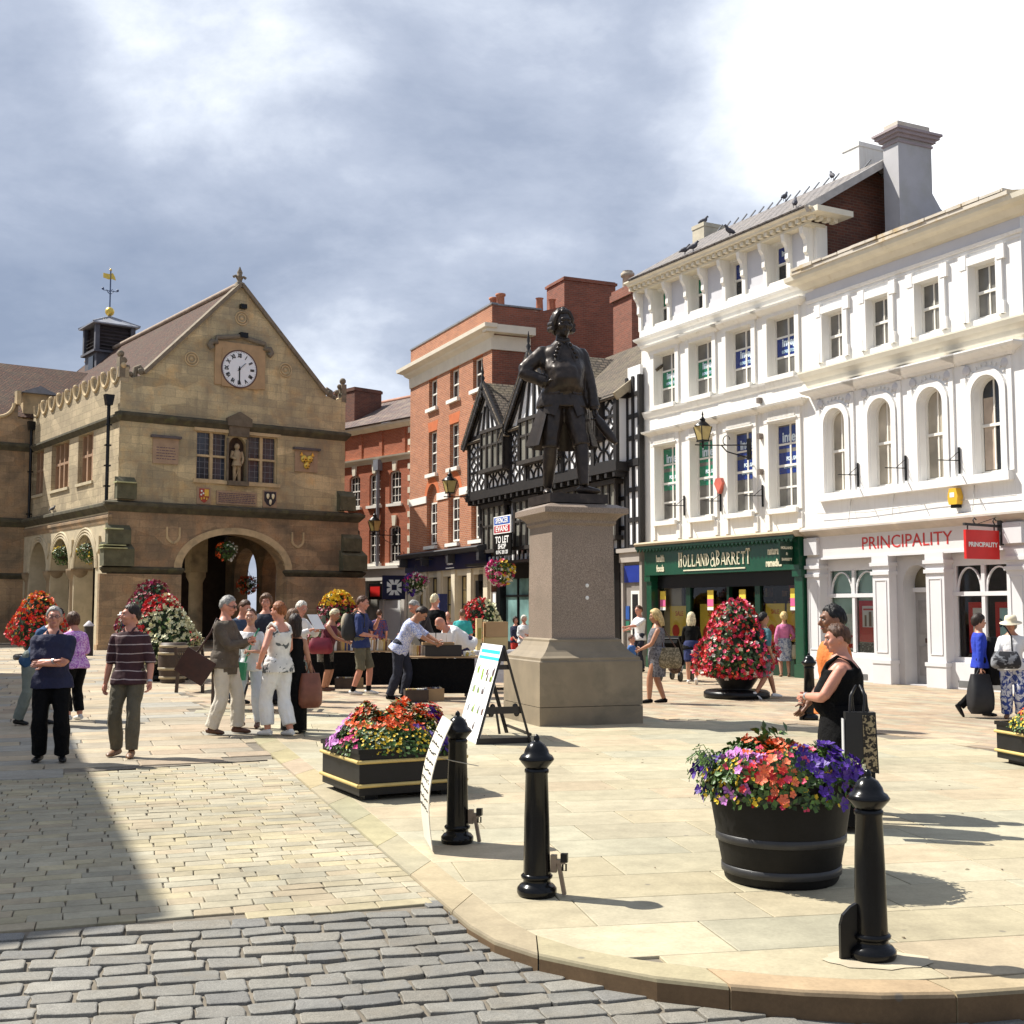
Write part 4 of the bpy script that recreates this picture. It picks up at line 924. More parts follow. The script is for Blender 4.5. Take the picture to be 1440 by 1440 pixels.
def serif(word,x0,x1,zc,h,parent,y):
    # hand-built roman capitals: heavy stems, thin arms and slab serifs
    G_={'H':[('s',.08),('s',.62),('a',.08,.86,.5)],'O':[('o',)],'L':[('s',.08),('a',.08,.8,.0),('t',.8,.0,.22)],'A':[('d',.0,.45),('D',.45,.95),('a',.2,.7,.3)],'N':[('s2',.06),('D',.06,.8),('s2',.78)],'D':[('s',.08),('b',.2,.0,1)],
        'B':[('s',.08),('b',.2,.5,1),('b',.2,.0,.5)],'R':[('s',.08),('b',.2,.46,1),('D2',.35,.95)],'E':[('s',.08),('a',.08,.75,.0),('a',.08,.6,.5),('a',.08,.75,1)],'T':[('s',.36),('a',.0,.9,1),('t',.0,.8,1),('t',.84,.8,1)],'&':[('amp',)]}
    W={'&':1.1,' ':.35,'L':.85,'E':.85,'T':.9}
    tot=sum(W.get(c,1) for c in word); u=(x1-x0)/tot; m=MB(); x=x0; st=.20
    for c in word:
        w=W.get(c,1)*u*.9; H=h*(1.22 if c in 'HBT' and (word.index(c)==0 or x>x1-1.1*u or c=='B') else 1); z=zc-h/2
        X=lambda f: x+f*w
        for g in G_.get(c,[]):
            k=g[0]
            if k in('s','s2'): t=st if k=='s' else .09; m.box(X(g[1]),X(g[1]+t),y,y+.02,z,z+H); m.box(X(g[1]-.07),X(g[1]+t+.07),y,y+.019,z,z+.03); m.box(X(g[1]-.07),X(g[1]+t+.07),y,y+.019,z+H-.03,z+H)
            elif k=='a': m.box(X(g[1]),X(g[2]),y+.001,y+.02,z+g[3]*(H-.035),z+g[3]*(H-.035)+.035)
            elif k=='t': m.box(X(g[1]),X(g[1]+.07),y+.001,y+.02,z+g[2]*H,z+(g[3])*H)
            elif k in('d','D','D2'):
                t=.08 if k=='d' else .2; z0,z1=(0,1) if k=='d' else (1,0)
                if k=='D2': z0=.5
                m.prism([(X(g[1]),z+z0*H),(X(g[1]+t),z+z0*H),(X(g[2]+t-.1),z+z1*H),(X(g[2]-.1),z+z1*H)][::(-1 if k!='d' else 1)],'y',y,y+.02)
            elif k=='b':
                zc_=z+H*(g[2]+g[3])/2; rz=H*(g[3]-g[2])/2; o=[(X(g[1])+.62*w*sin(pi*i/8),zc_-rz*cos(pi*i/8)) for i in range(9)]; q=[(X(g[1])+.40*w*sin(pi*i/8),zc_-(rz-.035)*cos(pi*i/8)) for i in range(9)]
                for i in range(8): m.face([(o[i][0],y,o[i][1]),(o[i+1][0],y,o[i+1][1]),(q[i+1][0],y,q[i+1][1]),(q[i][0],y,q[i][1])])
            elif k in ('o','amp'):
                def ring(cx,cz,rx,rz,tx,tz):
                    for i in range(16):
                        A=[(cx+a*cos(t),cz+b*sin(t)) for t in (2*pi*i/16,2*pi*(i+1)/16) for a,b in ((rx,rz),(rx-tx,rz-tz))]
                        m.face([(A[0][0],y,A[0][1]),(A[2][0],y,A[2][1]),(A[3][0],y,A[3][1]),(A[1][0],y,A[1][1])])
                if k=='o': ring(X(.48),z+H/2,.46*w,H/2,.2*w,.035)
                else: ring(X(.42),z+H*.24,.42*w,H*.34,.14*w,.035); ring(X(.45),z+H*.82,.28*w,H*.27,.1*w,.03); m.prism([(X(.55),z+H*.7),(X(.75),z+H*.7),(X(1.05),z-H*.1),(X(.85),z-H*.1)][::-1],'y',y,y+.02)
        x+=W.get(c,1)*u
    return m.build('shop_name',LET,parent)
serif('HOLLAND&BARRETT',-4.95,-1.85,2.98,.33,hb,-.325)
m=MB(); m.box(-4.72,-2.08,-.325,-.305,2.70,2.735); m.build('name_underline',LET,hb)
for t,x,z,s in (('health',-5.82,3.08,.26),('foods',-5.82,2.80,.26),('natural',-.98,3.10,.26),('remedies',-.98,2.80,.26)): text(t,s,LET,'shop_lettering',hb,FRONT(x,-.312,z),.62,.006,.008)
# projecting green sign of the shop
m=MB(); m.box(-.30,-.25,-.74,-.32,2.74,3.3); ps=m.build('projecting_sign',GRND,hb)
for k,t in enumerate(('HOLLAND','&','BARRETT')): text(t,.085,LET,'sign_lettering',ps,Matrix.Translation((-.245,-.53,3.14-.14*k))@Matrix.Rotation(pi/2,4,'Z')@Matrix.Rotation(pi/2,4,'X'),.9,.002,.004)
# alarm heart-shaped box, small floodlights and sign brackets on the facade
m=MB(); m.prism([(-3.55,5.02),(-3.38,4.74),(-3.2,5.02),(-3.27,5.16),(-3.48,5.16)][::-1],'y',-.14,-.02); m.build('alarm_box',M('faded_red_alarm',(.55,.13,.09),.5),hb)
m=MB()
for z in (6.95,6.02,5.1): m.box(-1.78,-1.68,-.12,0,z,z+.14)
m.parts('floodlight',M('bronze_fitting',(.16,.13,.11),.6),hb)
def flagbracket(x,z,parent):
    m=MB(); m.bar((x,-.03,z-.28),(x,-.03,z+.28),.035); m.bar((x,-.03,z),(x,-.62,z-.02),.02); m.bar((x,-.03,z+.2),(x,-.3,z+.0),.012); m.build('flag_bracket',BLACKP,parent)
for x in (-5.05,-3.42,-1.70): flagbracket(x,4.55,hb)

# ------------------------------------------------------------------ white building with arched windows and the building society shop
pr=thing('arched_window_building','three storey white building with round arched first floor windows and a red lettered shop fascia','building',RO,R(-64))
PX=(1.0,2.52,4.05,5.58); X1=6.55
m=MB()
wall(m,.0,X1,3.6,7.05,[(c-.36,c+.36,4.40,6.42,.36) for c in PX],0,.24,14)
wall(m,.0,X1,7.05,9.9,[(c-.36,c+.36,7.62,8.78) for c in PX],0,.22)
m.face([(X1,0,0),(X1,9,0),(X1,9,9.9),(X1,0,9.9)]); m.face([(0,0,7),(0,4,7),(0,4,9.9),(0,0,9.9)][::-1]); m.build('rendered_wall',WHITE2,pr)
core(pr,'wall_core',DARK,.05,X1-.05,.4,8,3.7,9.8)
GREYB=M('lilac_grey_frieze',(.62,.62,.65),.75,.04,2)
for c in PX:
    s=MB(); s.box(c-.52,c-.36,-.06,0,7.60,8.82); s.box(c+.36,c+.52,-.06,0,7.60,8.82); s.box(c-.52,c+.52,-.065,0,8.78,8.95)
    for a in (-.60,.40): s.box(c+a,c+a+.2,-.075,0,8.72,9.02); 
    for a in (-.56,.46): s.box(c+a,c+a+.1,-.07,0,7.60,7.86)
    s.build('window_surround',WHITE2,pr)
    sash(pr,c-.36,c+.36,7.62,8.78,.16,nx=2,nz=2,pane=CURT)
    s=MB(); o=arc(c-.52,c+.52,6.06,.52,16); i_=arc(c-.37,c+.37,6.06,.37,16)
    for k in range(16):
        s.face([(i_[k][0],-.07,i_[k][1]),(o[k][0],-.07,o[k][1]),(o[k+1][0],-.07,o[k+1][1]),(i_[k+1][0],-.07,i_[k+1][1])]); s.face([(o[k][0],-.07,o[k][1]),(o[k][0],0,o[k][1]),(o[k+1][0],0,o[k+1][1]),(o[k+1][0],-.07,o[k+1][1])]); s.face([(i_[k][0],0.01,i_[k][1]),(i_[k][0],-.07,i_[k][1]),(i_[k+1][0],-.07,i_[k+1][1]),(i_[k+1][0],0.01,i_[k+1][1])])
    s.box(c-.52,c-.37,-.07,0,4.42,6.06); s.box(c+.37,c+.52,-.07,0,4.42,6.06)
    s.box(c-.66,c-.53,-.04,0,4.42,6.72); s.box(c+.53,c+.66,-.04,0,4.42,6.72)
    for k in range(9): a=R(40+k*12.5); s.bar((c+.57*cos(a),-.02,6.06+.57*sin(a)),(c+.63*cos(a),-.02,6.06+.63*sin(a)),.03,.03)
    s.build('arch_surround',WHITE2,pr)
    r=MB()
    for sx in (-1,1):
        r.ball((c+sx*.50,-.03,6.60),.10,12,sy=.4)
    r.parts('rosette',PAN,pr)
    h=MB(); mould(h,c-.66,c+.66,[(.05,6.74),(.10,6.80),(.26,6.88),(.30,6.93),(.30,6.96)],True); h.build('window_hood',WHITE2,pr)
    sash(pr,c-.36,c+.36,4.42,6.42,.18,nx=2,nz=2,pane=(GLASS if c>5 else BLIND),rise=.36)
m=MB(); m.face([(PX[3]-.28,.2,4.5),(PX[3]-.02,.2,4.5),(PX[3]-.02,.2,6.0),(PX[3]-.28,.2,6.0)]); m.build('curtain',M('cream_curtain',(.45,.36,.28),.9),pr)
m=MB(); m.box(.42,X1-.35,-.16,0,4.22,4.40); m.build('sill_band',WHITE2,pr)
m=MB(); mould(m,.12,X1,[(0,7.0),(.06,7.06),(.10,7.2),(.18,7.3),(.22,7.40),(.22,7.44)]); m.build('string_course',CREAMT,pr)
m=MB(); m.box(.12,X1,-.02,0,9.06,9.12); mould(m,.12,X1,[(0,9.12),(.05,9.14),(.07,9.2),(.04,9.22)]); m.build('frieze_moulding',WHITE2,pr)
m=MB(); m.box(.02,X1,-.012,0,9.22,9.5); m.build('grey_frieze',GREYB,pr)
m=MB(); mould(m,.10,X1+.1,[(0.02,9.46),(.10,9.5),(.2,9.62),(.34,9.66),(.40,9.72),(.42,9.82)]); m.build('crown_cornice',CREAMT,pr)
m=MB(); m.prism([(-.46,9.82),(-.46,9.90),(.4,10.06),(.4,9.82)],'x',.0,X1+.1)
rd=random.Random(3); x=.05
while x<X1: w=rd.uniform(.25,.6); m.box(x,min(x+w-.02,X1),-.5+rd.uniform(0,.03),-.2,9.9+rd.uniform(0,.02),9.96+rd.uniform(0,.03)); x+=w
m.build('cornice_weathering',LICHEN,pr)
m=MB(); slope(m,(.0,.3,10.0),(X1,.3,10.0),(X1,4.5,11.6),(0,4.5,11.6)); slope(m,(.0,8.5,10.0),(X1,8.5,10.0),(X1,4.5,11.6),(0,4.5,11.6)); roof(m,'slate_roof',SLATE,pr)
# tall rendered chimney with moulded cap
CEM=M('grey_cement_render',(.46,.45,.46),.85,.1,1.2,col2=(.38,.37,.33),c2pos=(.5,.75),bump=.1); CAPM=M('chimney_cap_paint',(.34,.28,.29),.75,.08,3)
m=MB(); m.box(.68,1.20,2.0,3.1,9.8,13.4); m.prism([(3.1,9.8),(4.6,9.8),(4.6,11.3),(3.9,11.45),(3.4,11.7),(3.1,12.1)],'x',.70,1.18); ch=m.build('chimney_stack',CEM,pr)
m=MB()
for e,z0,z1 in ((.03,13.22,13.28),(.08,13.34,13.42),(.15,13.42,13.50),(.20,13.50,13.56)): m.box(.68-e,1.20+e,2.0-e,3.1+e,z0,z1)
m.build('moulded_cap',CAPM,ch)
m=MB(); m.box(.70,1.18,2.02,3.08,13.56,13.78); m.build('mossy_top',LICHEN,ch)
# shop front
GP=M('pale_grey_shop_paint',(.64,.635,.645),.5,.04,2); GPD=M('recess_grey_paint',(.50,.49,.495),.6,.05,2)
m=MB(); m.box(.0,6.5,-.10,.0,2.86,3.40); m.build('shop_fascia',M('fascia_white',(.66,.64,.63),.5,.03),pr)
m=MB(); mould(m,.0,6.55,[(.10,3.38),(.16,3.42),(.26,3.48),(.34,3.52),(.34,3.56),(.0,3.66)]); m.build('shop_cornice',M('painted_cornice',(.50,.45,.40),.7,.1,3,col2=(.66,.60,.50)),pr)
m=MB(); m.box(.0,6.5,-.13,-.10,2.83,2.88); m.build('fascia_bead',GP,pr)
pil=((.0,.46),(2.26,2.78),(3.88,4.40),(6.04,6.5))
for a,b in pil:
    m=MB(); m.box(a,b,-.12,.3,.45,2.62); m.box(a-.04,b+.04,-.17,.3,2.62,2.70); m.box(a,b,-.14,.3,2.70,2.86); m.box(a-.03,b+.03,-.16,.3,2.42,2.50); m.box(a-.04,b+.04,-.17,.3,.45,.53); m.box(a-.02,b+.02,-.15,.3,0,.45)
    m.bar((a+.09,-.125,.7),(a+.09,-.125,2.3),.02); m.bar((b-.09,-.125,.7),(b-.09,-.125,2.3),.02); m.bar((a+.09,-.125,2.3),(b-.09,-.125,2.3),.02); m.bar((a+.09,-.125,.7),(b-.09,-.125,.7),.02)
    m.build('shop_pilaster',GP,pr)
for a,b in (pil[0],pil[3]): m=MB(); m.box(a,b,-.20,-.10,2.95,3.36); m.build('fascia_block',GP,pr)
m=MB(); m.box(.46,2.26,.0,.25,0,.55); m.box(4.40,6.04,.0,.25,0,.55); m.parts('stall_riser',GP,pr)
m=MB(); m.box(.9,1.9,-.01,.0,.05,.18); m.box(4.6,5.9,-.01,0,.05,.18); m.parts('cellar_grille',M('grille_grey',(.13,.13,.13),.7),pr)
m=MB()
for a,b in ((.46,2.26),(4.40,6.04)):
    c=(a+b)/2
    m.box(a,b,.12,.2,.55,.66); m.box(a,b,.12,.2,2.56,2.86); m.box(a,a+.10,.12,.2,.66,2.56); m.box(b-.06,b,.12,.2,.66,2.56); m.box(c-.045,c+.045,.11,.2,.66,2.56); m.box(a,b,.10,.2,1.93,2.02)
    for (p,q) in ((a+.1,c-.045),(c+.045,b-.06)):
        o=arc(p+.02,q-.02,2.02,.5,12)
        for u,v_ in zip(o,o[1:]): m.bar((u[0],.15,u[1]),(v_[0],.15,v_[1]),.05,.03)
m.parts('shop_window_frame',GP,pr)
m=MB(); m.face([(.5,.17,.6),(2.22,.17,.6),(2.22,.17,2.6),(.5,.17,2.6)]); m.face([(4.44,.17,.6),(6.0,.17,.6),(6.0,.17,2.6),(4.44,.17,2.6)]); m.parts('shop_window_pane',clear_glass(),pr)
m=MB(); m.box(.5,2.25,.24,.26,.55,2.7); m.build('frosted_screen',M('pale_green_screen',(.50,.68,.60),.5,.04),pr)
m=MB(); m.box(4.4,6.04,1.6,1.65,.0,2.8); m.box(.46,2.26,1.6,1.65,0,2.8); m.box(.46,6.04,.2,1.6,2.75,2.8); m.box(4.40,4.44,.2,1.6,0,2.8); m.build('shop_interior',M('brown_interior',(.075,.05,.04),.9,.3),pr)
RED=M('bright_red_board',(.62,.018,.015),.4,.06); AQ=M('aqua_print',(.45,.70,.70),.5,.05)
for (x0,x1,z0,z1) in ((1.42,2.15,.9,1.85),(4.72,5.2,.75,1.8),(5.42,5.98,.75,1.8)):
    m=MB(); m.box(x0,x1,.215,.235,z0,z1); p=m.build('red_display_board',RED,pr)
    m=MB(); m.box(x0+.12,x1-.05,.206,.214,z0+.2,z1-.12); m.build('display_poster',WPA if x0<5.3 else AQ,p)
    if x0>5.3: text('3.22%',.24,M('dark_teal_print',(.01,.08,.11),.5),'poster_lettering',p,FRONT(x0+.34,-.0+.200,z0+.62),.85,.002,.006)
    elif x0>4: text('90%' if 0 else '.90%',.2,REDP,'poster_lettering',p,FRONT(x0+.26,.200,z0+.72),.85,.002,.006)
    else:
        m=MB(); m.box(x0+.12,x1-.05,.200,.204,z0+.2,z0+.34); m.box(x0+.16,x1-.12,.200,.204,z1-.22,z1-.18); m.build('poster_bands',REDP,p)
        m=MB(); m.box(x0+.2,x0+.26,.199,.2035,z0+.36,z0+.62); m.box(x0+.34,x0+.42,.199,.2035,z0+.36,z0+.7); m.box(x0+.48,x0+.54,.199,.2035,z0+.36,z0+.58); m.build('poster_figures',M('poster_brown',(.22,.14,.09),.6),p)
m=MB(); m.box(1.0,1.36,.215,.235,.7,1.55); p=m.build('window_poster',WPA,pr); m=MB(); m.box(1.0,1.36,.206,.212,.75,.85); m.box(1.0,1.36,.206,.212,1.0,1.05); m.build('poster_bands',REDP,p)
m=MB(); m.box(1.45,1.95,.19,.205,.62,.88); m.build('notice_board',M('black_notice',(.02,.03,.03),.6,.6,40,col2=(.5,.55,.5),c2pos=(.55,.6)),pr)
# door in its arched recess
m=MB(); wall(m,2.78,3.88,0,2.86,[(2.98,3.78,0.02,2.62,.40)],.10,.35,14); m.build('door_surround',GPD,pr)
m=MB(); m.box(2.98,3.78,.45,.5,.02,2.03); d=m.build('panelled_door',M('grey_door',(.30,.29,.285),.55,.1,3),pr)
m=MB()
for x in (3.08,3.42):
    m.box(x,x+.26,.43,.45,.2,.85); m.box(x,x+.26,.43,.45,1.1,1.85)
m.parts('door_panel',M('door_panel_grey',(.25,.24,.235),.55),d)
m=MB(); m.box(3.28,3.50,.41,.45,.92,1.02); m.build('letter_plate',M('letter_plate_brown',(.05,.015,.012),.4),d)
m=MB(); m.ball((3.38,.41,1.52),.035,8); m.build('knocker',BLACKP,d)
m=MB(); m.box(2.96,3.80,.38,.47,2.03,2.13); m.build('transom',GP,pr)
m=MB(); m.face([(2.98,.44,2.1),(3.78,.44,2.1),(3.78,.44,2.65),(2.98,.44,2.65)]); m.build('fanlight',glass_('fanlight_glass',(.16,.14,.09),.1),pr)
text('PRINCIPALITY',.40,M('red_lettering',(.52,.035,.03),.45,.05),'shop_name',pr,FRONT(3.27,-.104,3.14),1.10,.004,.0)
TEXTFIT=[('shop_name',2.78)]
# yellow alarm and brackets
m=MB(); m.prism([(-.11,-.17),(.11,-.17),(.14,.0),(.09,.17),(-.09,.17),(-.14,0)],'y',-.16,0); m.xform(Matrix.Translation((4.75,-.02,4.0))); ab=m.build('alarm_box',M('yellow_alarm',(.72,.42,.03),.4,.04),pr)
m=MB(); m.box(4.66,4.84,-.14,-.02,3.76,3.83); m.build('alarm_base',BLACKP,ab); m=MB(); m.box(4.68,4.80,-.185,-.181,3.98,4.08); lb=m.build('alarm_plate',WPA,ab); 
for x in (1.76,3.28,4.82): flagbracket(x,4.75,pr)
m=MB(); m.tube([(.4,-.1,3.95),(2.0,-.06,3.86),(4.2,-.06,3.92),(6.3,-.06,3.9)],.008,5)
for x in (1.5,2.9,5.2): m.tube([(x,-.02,4.2),(x+.1,-.2,3.66)],.008,5)
m.build('cable',M('cable_grey',(.35,.34,.32),.6),pr)
# hanging sign
hs=thing('hanging_sign','red rectangular hanging sign on a black iron bracket above the right hand window','sign',RO,R(-64))
m=MB(); m.box(5.88,5.98,-.16,-.10,2.92,3.52); m.build('wall_plate',IRON,hs)
m=MB(); m.bar((5.93,-.12,3.30),(5.93,-1.12,3.32),.05); m.bar((5.93,-.14,3.5),(5.93,-.8,3.32),.012)
for y in (-.28,-.82): m.tube([(5.93,y,3.32),(5.93,y-.05,3.40),(5.93,y-.01,3.45),(5.93,y+.04,3.41)],.014,6)
m.build('iron_arm',IRON,hs)
m=MB(); m.box(5.90,5.96,-1.10,-.20,2.64,3.21); bd=m.build('sign_board',RED,hs)
m=MB(); m.bar((5.93,-.30,3.20),(5.93,-.30,3.31),.02); m.bar((5.93,-1.02,3.20),(5.93,-1.02,3.31),.02); m.parts('hanger',IRON,hs)
text('PRINCIPALITY',.125,WPA,'sign_lettering',bd,Matrix.Translation((5.965,-.65,2.92))@Matrix.Rotation(pi/2,4,'Z')@Matrix.Rotation(pi/2,4,'X'),1.0,.002,.004)
SHL=27.0
# ------------------------------------------------------------------ timber framed house
TO=(3.83,35.83,0); TA=R(-65.8)
th_=thing('timber_framed_house','black and white timber framed house with star panels, gables and a jettied upper floor','house',TO,TA)
BW=M('blackened_oak',(.012,.010,.010),.55,.3,5,bump=.2); PLW=M('lime_plaster',(.80,.80,.80),.8,.03,2); OAKD=M('dark_oak_window',(.028,.022,.018),.6,.3,4); OLDGL=glass_('old_leaded_glass',(.19,.185,.16),.12)
m=MB(); m.box(-12.45,-.05,.05,7,3.3,8.05); m.build('plaster_wall',PLW,th_)
# upper floor front: overhangs; star panels as one patterned wall
def star(mb,x0,x1,z0,z1,y):
    cx,cz=(x0+x1)/2,(z0+z1)/2; rx,rz=(x1-x0)/2,(z1-z0)/2
    for sx in (-1,1):
        for sz in (-1,1):
            P=[(cx+sx*rx*(1-sin(a)),cz+sz*rz*(1-cos(a))) for a in (0,R(30),R(60),R(90))]
            for p,q in zip(P,P[1:]): mb.bar((p[0],y,p[1]),(q[0],y,q[1]),.058,.05)
m=MB(); m.box(-12.45,-.75,-.40,.05,5.95,8.05); m.build('upper_plaster',PLW,th_)
m=MB(); y=-.42
def frame(x0,x1,z0,z1,nx,nz):
    for i in range(nx+1):
        xx=x0+(x1-x0)*i/nx; m.box(xx-.035,xx+.035,y-.03,y+.03,z0,z1)
    for j in range(nz+1):
        zz=z0+(z1-z0)*j/nz; m.box(x0,x1,y-.034,y+.026,zz-.045,zz+.045)
    for i in range(nx):
        for j in range(nz): star(m,x0+(x1-x0)*i/nx,x0+(x1-x0)*(i+1)/nx,z0+(z1-z0)*j/nz,z0+(z1-z0)*(j+1)/nz,y)
frame(-12.4,-.8,6.10,6.85,15,1); frame(-12.4,-10.75,6.85,8.0,2,2); frame(-8.5,-7.25,6.85,8.0,2,2); frame(-4.3,-2.3,6.85,8.0,3,2); frame(-1.55,-.80,6.85,8.1,1,2)
for x in (-12.42,-10.68,-8.52,-7.2,-4.35,-2.2,-.78): m.box(x-.09,x+.09,y-.06,y+.05,5.95,8.1)
m.build('star_pattern_timbers',BW,th_)
m=MB(); m.box(-12.6,-.65,-.52,.1,5.78,6.06); m.box(-12.6,-.7,-.46,.1,7.98,8.12)
for k in range(24): m.box(-12.4+.5*k,-12.26+.5*k,-.50,.0,5.62,5.78)
m.build('jetty_beam',BW,th_)
# right hand studs
m=MB(); m.box(-.72,.02,-.05,.05,3.4,8.9); m.build('end_plaster',PLW,th_)
m=MB()
for x in (-.74,-.38,-.02): m.box(x-.06,x+.06,-.10,.06,3.4,8.6)
for z in (3.5,4.3,5.2,5.95,6.05,6.75,7.4,8.05): m.box(-.74,.02,-.09,.05,z-.07,z+.07)
m.box(-.78,.0,-.12,.0,5.9,6.1); m.build('end_timbers',BW,th_)
# oriel windows
for a,b,z0,z1 in ((-10.62,-8.58,6.8,8.15),(-7.15,-4.4,6.75,8.1),(-2.2,-1.6,6.9,8.0)):
    w=MB(); n_=4 if b-a<2.5 else 5
    w.box(a-.1,b+.1,-.78,-.3,z0-.14,z0); w.box(a-.05,b+.05,-.74,-.3,z1,z1+.12)
    for i in range(n_+1): x=a+(b-a)*i/n_; w.box(x-.05,x+.05,-.72,-.62,z0,z1)
    w.box(a,b,-.71,-.63,z0+.82,z0+.90); w.box(a-.05,a+.05,-.72,-.4,z0,z1); w.box(b-.05,b+.05,-.72,-.4,z0,z1)
    o=w.build('oriel_window',OAKD,th_)
    p=MB(); p.face([(a,-.66,z0),(b,-.66,z0),(b,-.66,z1),(a,-.66,z1)]); p.face([(b,-.66,z0),(b,-.4,z0),(b,-.4,z1),(b,-.66,z1)]); p.build('pane',OLDGL,o)
# gables with barge boards and finials
for ax,hw,za,ze,yy in ((-10.55,1.75,10.0,8.1,-.66),(-6.5,2.25,10.4,7.95,-.66)):
    m=MB(); m.face([(ax-hw,-.42,ze),(ax+hw,-.42,ze),(ax,-.42,za)]); g=m.build('gable',PLW,th_)
    m=MB()
    for sg in (-1,1): m.bar((ax,-.47,za-.1),(ax+sg*hw*.9,-.47,ze+.12),.11,.08); m.bar((ax+sg*hw*.3,-.46,ze),(ax+sg*hw*.14,-.46,za-.75),.09,.06); m.bar((ax+sg*hw*.6,-.46,ze),(ax+sg*hw*.33,-.46,za-.95),.09,.06)
    m.box(ax-hw,ax+hw,-.50,-.40,ze-.05,ze+.13); m.box(ax-.07,ax+.07,-.49,-.40,ze,za-.2); m.build('gable_timbers',BW,g)
    m=MB()
    for sg in (-1,1):
        e=(ax+sg*(hw+.25),yy,ze-.28); m.bar((ax,yy,za+.02),e,.07,.34)
        k=7
        for i in range(k): q=Vector((ax,yy,za-.12)).lerp(Vector(e),(i+.6)/k); m.ball((q.x,yy,q.z-.12),.10,6,sy=.5)
    m.build('barge_board',BW,g)
    m=MB(); m.lathe([(.10,-.2),(.10,.0),(.05,.1),(.09,.22),(.04,.32),(.06,.42),(.01,.75)],8,(ax,yy,za+.05)); m.build('finial',BW,g)
    m=MB()
    for sg in (-1,1): slope(m,(ax+sg*(hw+.3),yy-.05,ze-.30),(ax+sg*(hw+.3),3.2,ze-.30),(ax,3.2,za+.05),(ax,yy-.05,za+.05),.06)
    roof(m,'gable_roof',TILEB,th_)
m=MB(); slope(m,(-12.5,-.55,7.95),(-.55,-.55,7.95),(-.55,3.3,10.85),(-12.5,3.3,10.85),.08); slope(m,(-12.5,7.2,7.95),(-.55,7.2,7.95),(-.55,3.3,10.85),(-12.5,3.3,10.85),.08); slope(m,(-.7,.2,8.6),(.6,.2,8.6),(.6,3.3,10.9),(-.7,3.3,10.9),.08); roof(m,'main_roof',TILEB,th_)
m=MB(); m.bar((-.50,-.6,7.98),(-.50,3.3,10.92),.10,.24); m.build('verge',M('bleached_verge',(.32,.27,.19),.9,.2,4),th_)
# middle floor: close studded front with long windows
m=MB()
for i in range(26): x=-12.35+.455*i; m.box(x-.06,x+.06,-.03,.06,3.35,5.8)
for z in (3.45,4.1,5.0): m.box(-12.4,-.8,-.026,.05,z-.06,z+.06)
m.build('middle_timbers',BW,th_)
for a,b in ((-11.5,-9.5),(-8.6,-6.6),(-5.4,-3.4),(-2.9,-1.2)):
    w=MB(); w.box(a-.08,b+.08,-.3,.0,3.75,3.88); w.box(a-.08,b+.08,-.3,0,5.45,5.6)
    for i in range(5): x=a+(b-a)*i/4; w.box(x-.05,x+.05,-.26,-.16,3.88,5.45)
    w.box(a,b,-.25,-.17,4.72,4.80); o=w.build('casement_window',OAKD,th_); p=MB(); p.face([(a,-.2,3.88),(b,-.2,3.88),(b,-.2,5.45),(a,-.2,5.45)]); p.build('pane',OLDGL,o)
m=MB()
for i in range(24): x=-12.3+.36*i; m.box(x-.05,x+.05,-.10,-.05,3.40,3.62)
m.build('white_balusters',PLW,th_)
m=MB(); m.box(-12.5,-1.25,-.55,.05,3.28,3.38); m.build('shop_canopy',BLACKP,th_)
# shop below
m=MB(); m.box(-12.45,-1.2,.0,.3,2.75,3.28)
for x in (-12.35,-10.3,-7.5,-4.6,-1.35): m.box(x-.16,x+.16,-.12,.3,0,2.75)
m.box(-12.3,-1.3,.0,.2,0,.5); m.build('shop_front',BLACKP,th_)
m=MB(); m.box(-10.1,-1.5,.1,.14,.5,2.75); m.build('shop_pane',glass_('teal_shop_glass',(.15,.26,.25),.08),th_)
m=MB(); m.box(-9.0,-8.93,.04,.12,.5,2.75); m.box(-6.1,-6.03,.04,.12,.5,2.75); m.box(-10.1,-1.5,.04,.12,2.1,2.17); m.build('shop_glazing_bar',BLACKP,th_)
m=MB(); m.box(-11.9,-10.9,.03,.06,1.2,2.3); m.build('window_notice',WPA,th_)
m=MB(); m.box(-1.2,.0,-.12,.1,3.05,3.38); m.box(-1.25,.05,-.2,.1,3.34,3.46); m.box(-1.18,-1.05,-.08,.1,0,3.05); m.box(-.1,.04,-.06,.1,0,3.05); m.build('cash_point_front',M('stone_grey_paint',(.36,.32,.28),.7,.08,2),th_)
m=MB(); m.box(-1.05,-.1,.0,.1,0,3.05); m.build('doorway',M('taupe_panel',(.20,.175,.155),.7),th_)
m=MB(); m.box(-1.0,-.12,-.06,.0,2.45,2.95); b_=m.build('blue_fascia',M('blue_sign',(.01,.03,.24),.4),th_); text('cash',.34,FILMU,'sign_lettering',b_,FRONT(-.55,-.065,2.7),.9,.003,.01) if 0 else None
m=MB(); m.box(-.98,-.78,-.03,.0,1.35,1.75); m.build('cash_screen',M('blue_sign2',(.02,.08,.30),.4),th_); m=MB(); m.box(-.98,-.78,-.028,.002,1.0,1.3); m.build('cash_keypad',M('green_panel',(.02,.16,.10),.4),th_)
m=MB(); m.box(-.66,-.16,-.03,.02,0,2.2); m.build('door_frame',SASH,th_); m=MB(); m.box(-.58,-.24,-.035,-.03,.1,2.1); m.build('door_leaf',GLASS,th_)
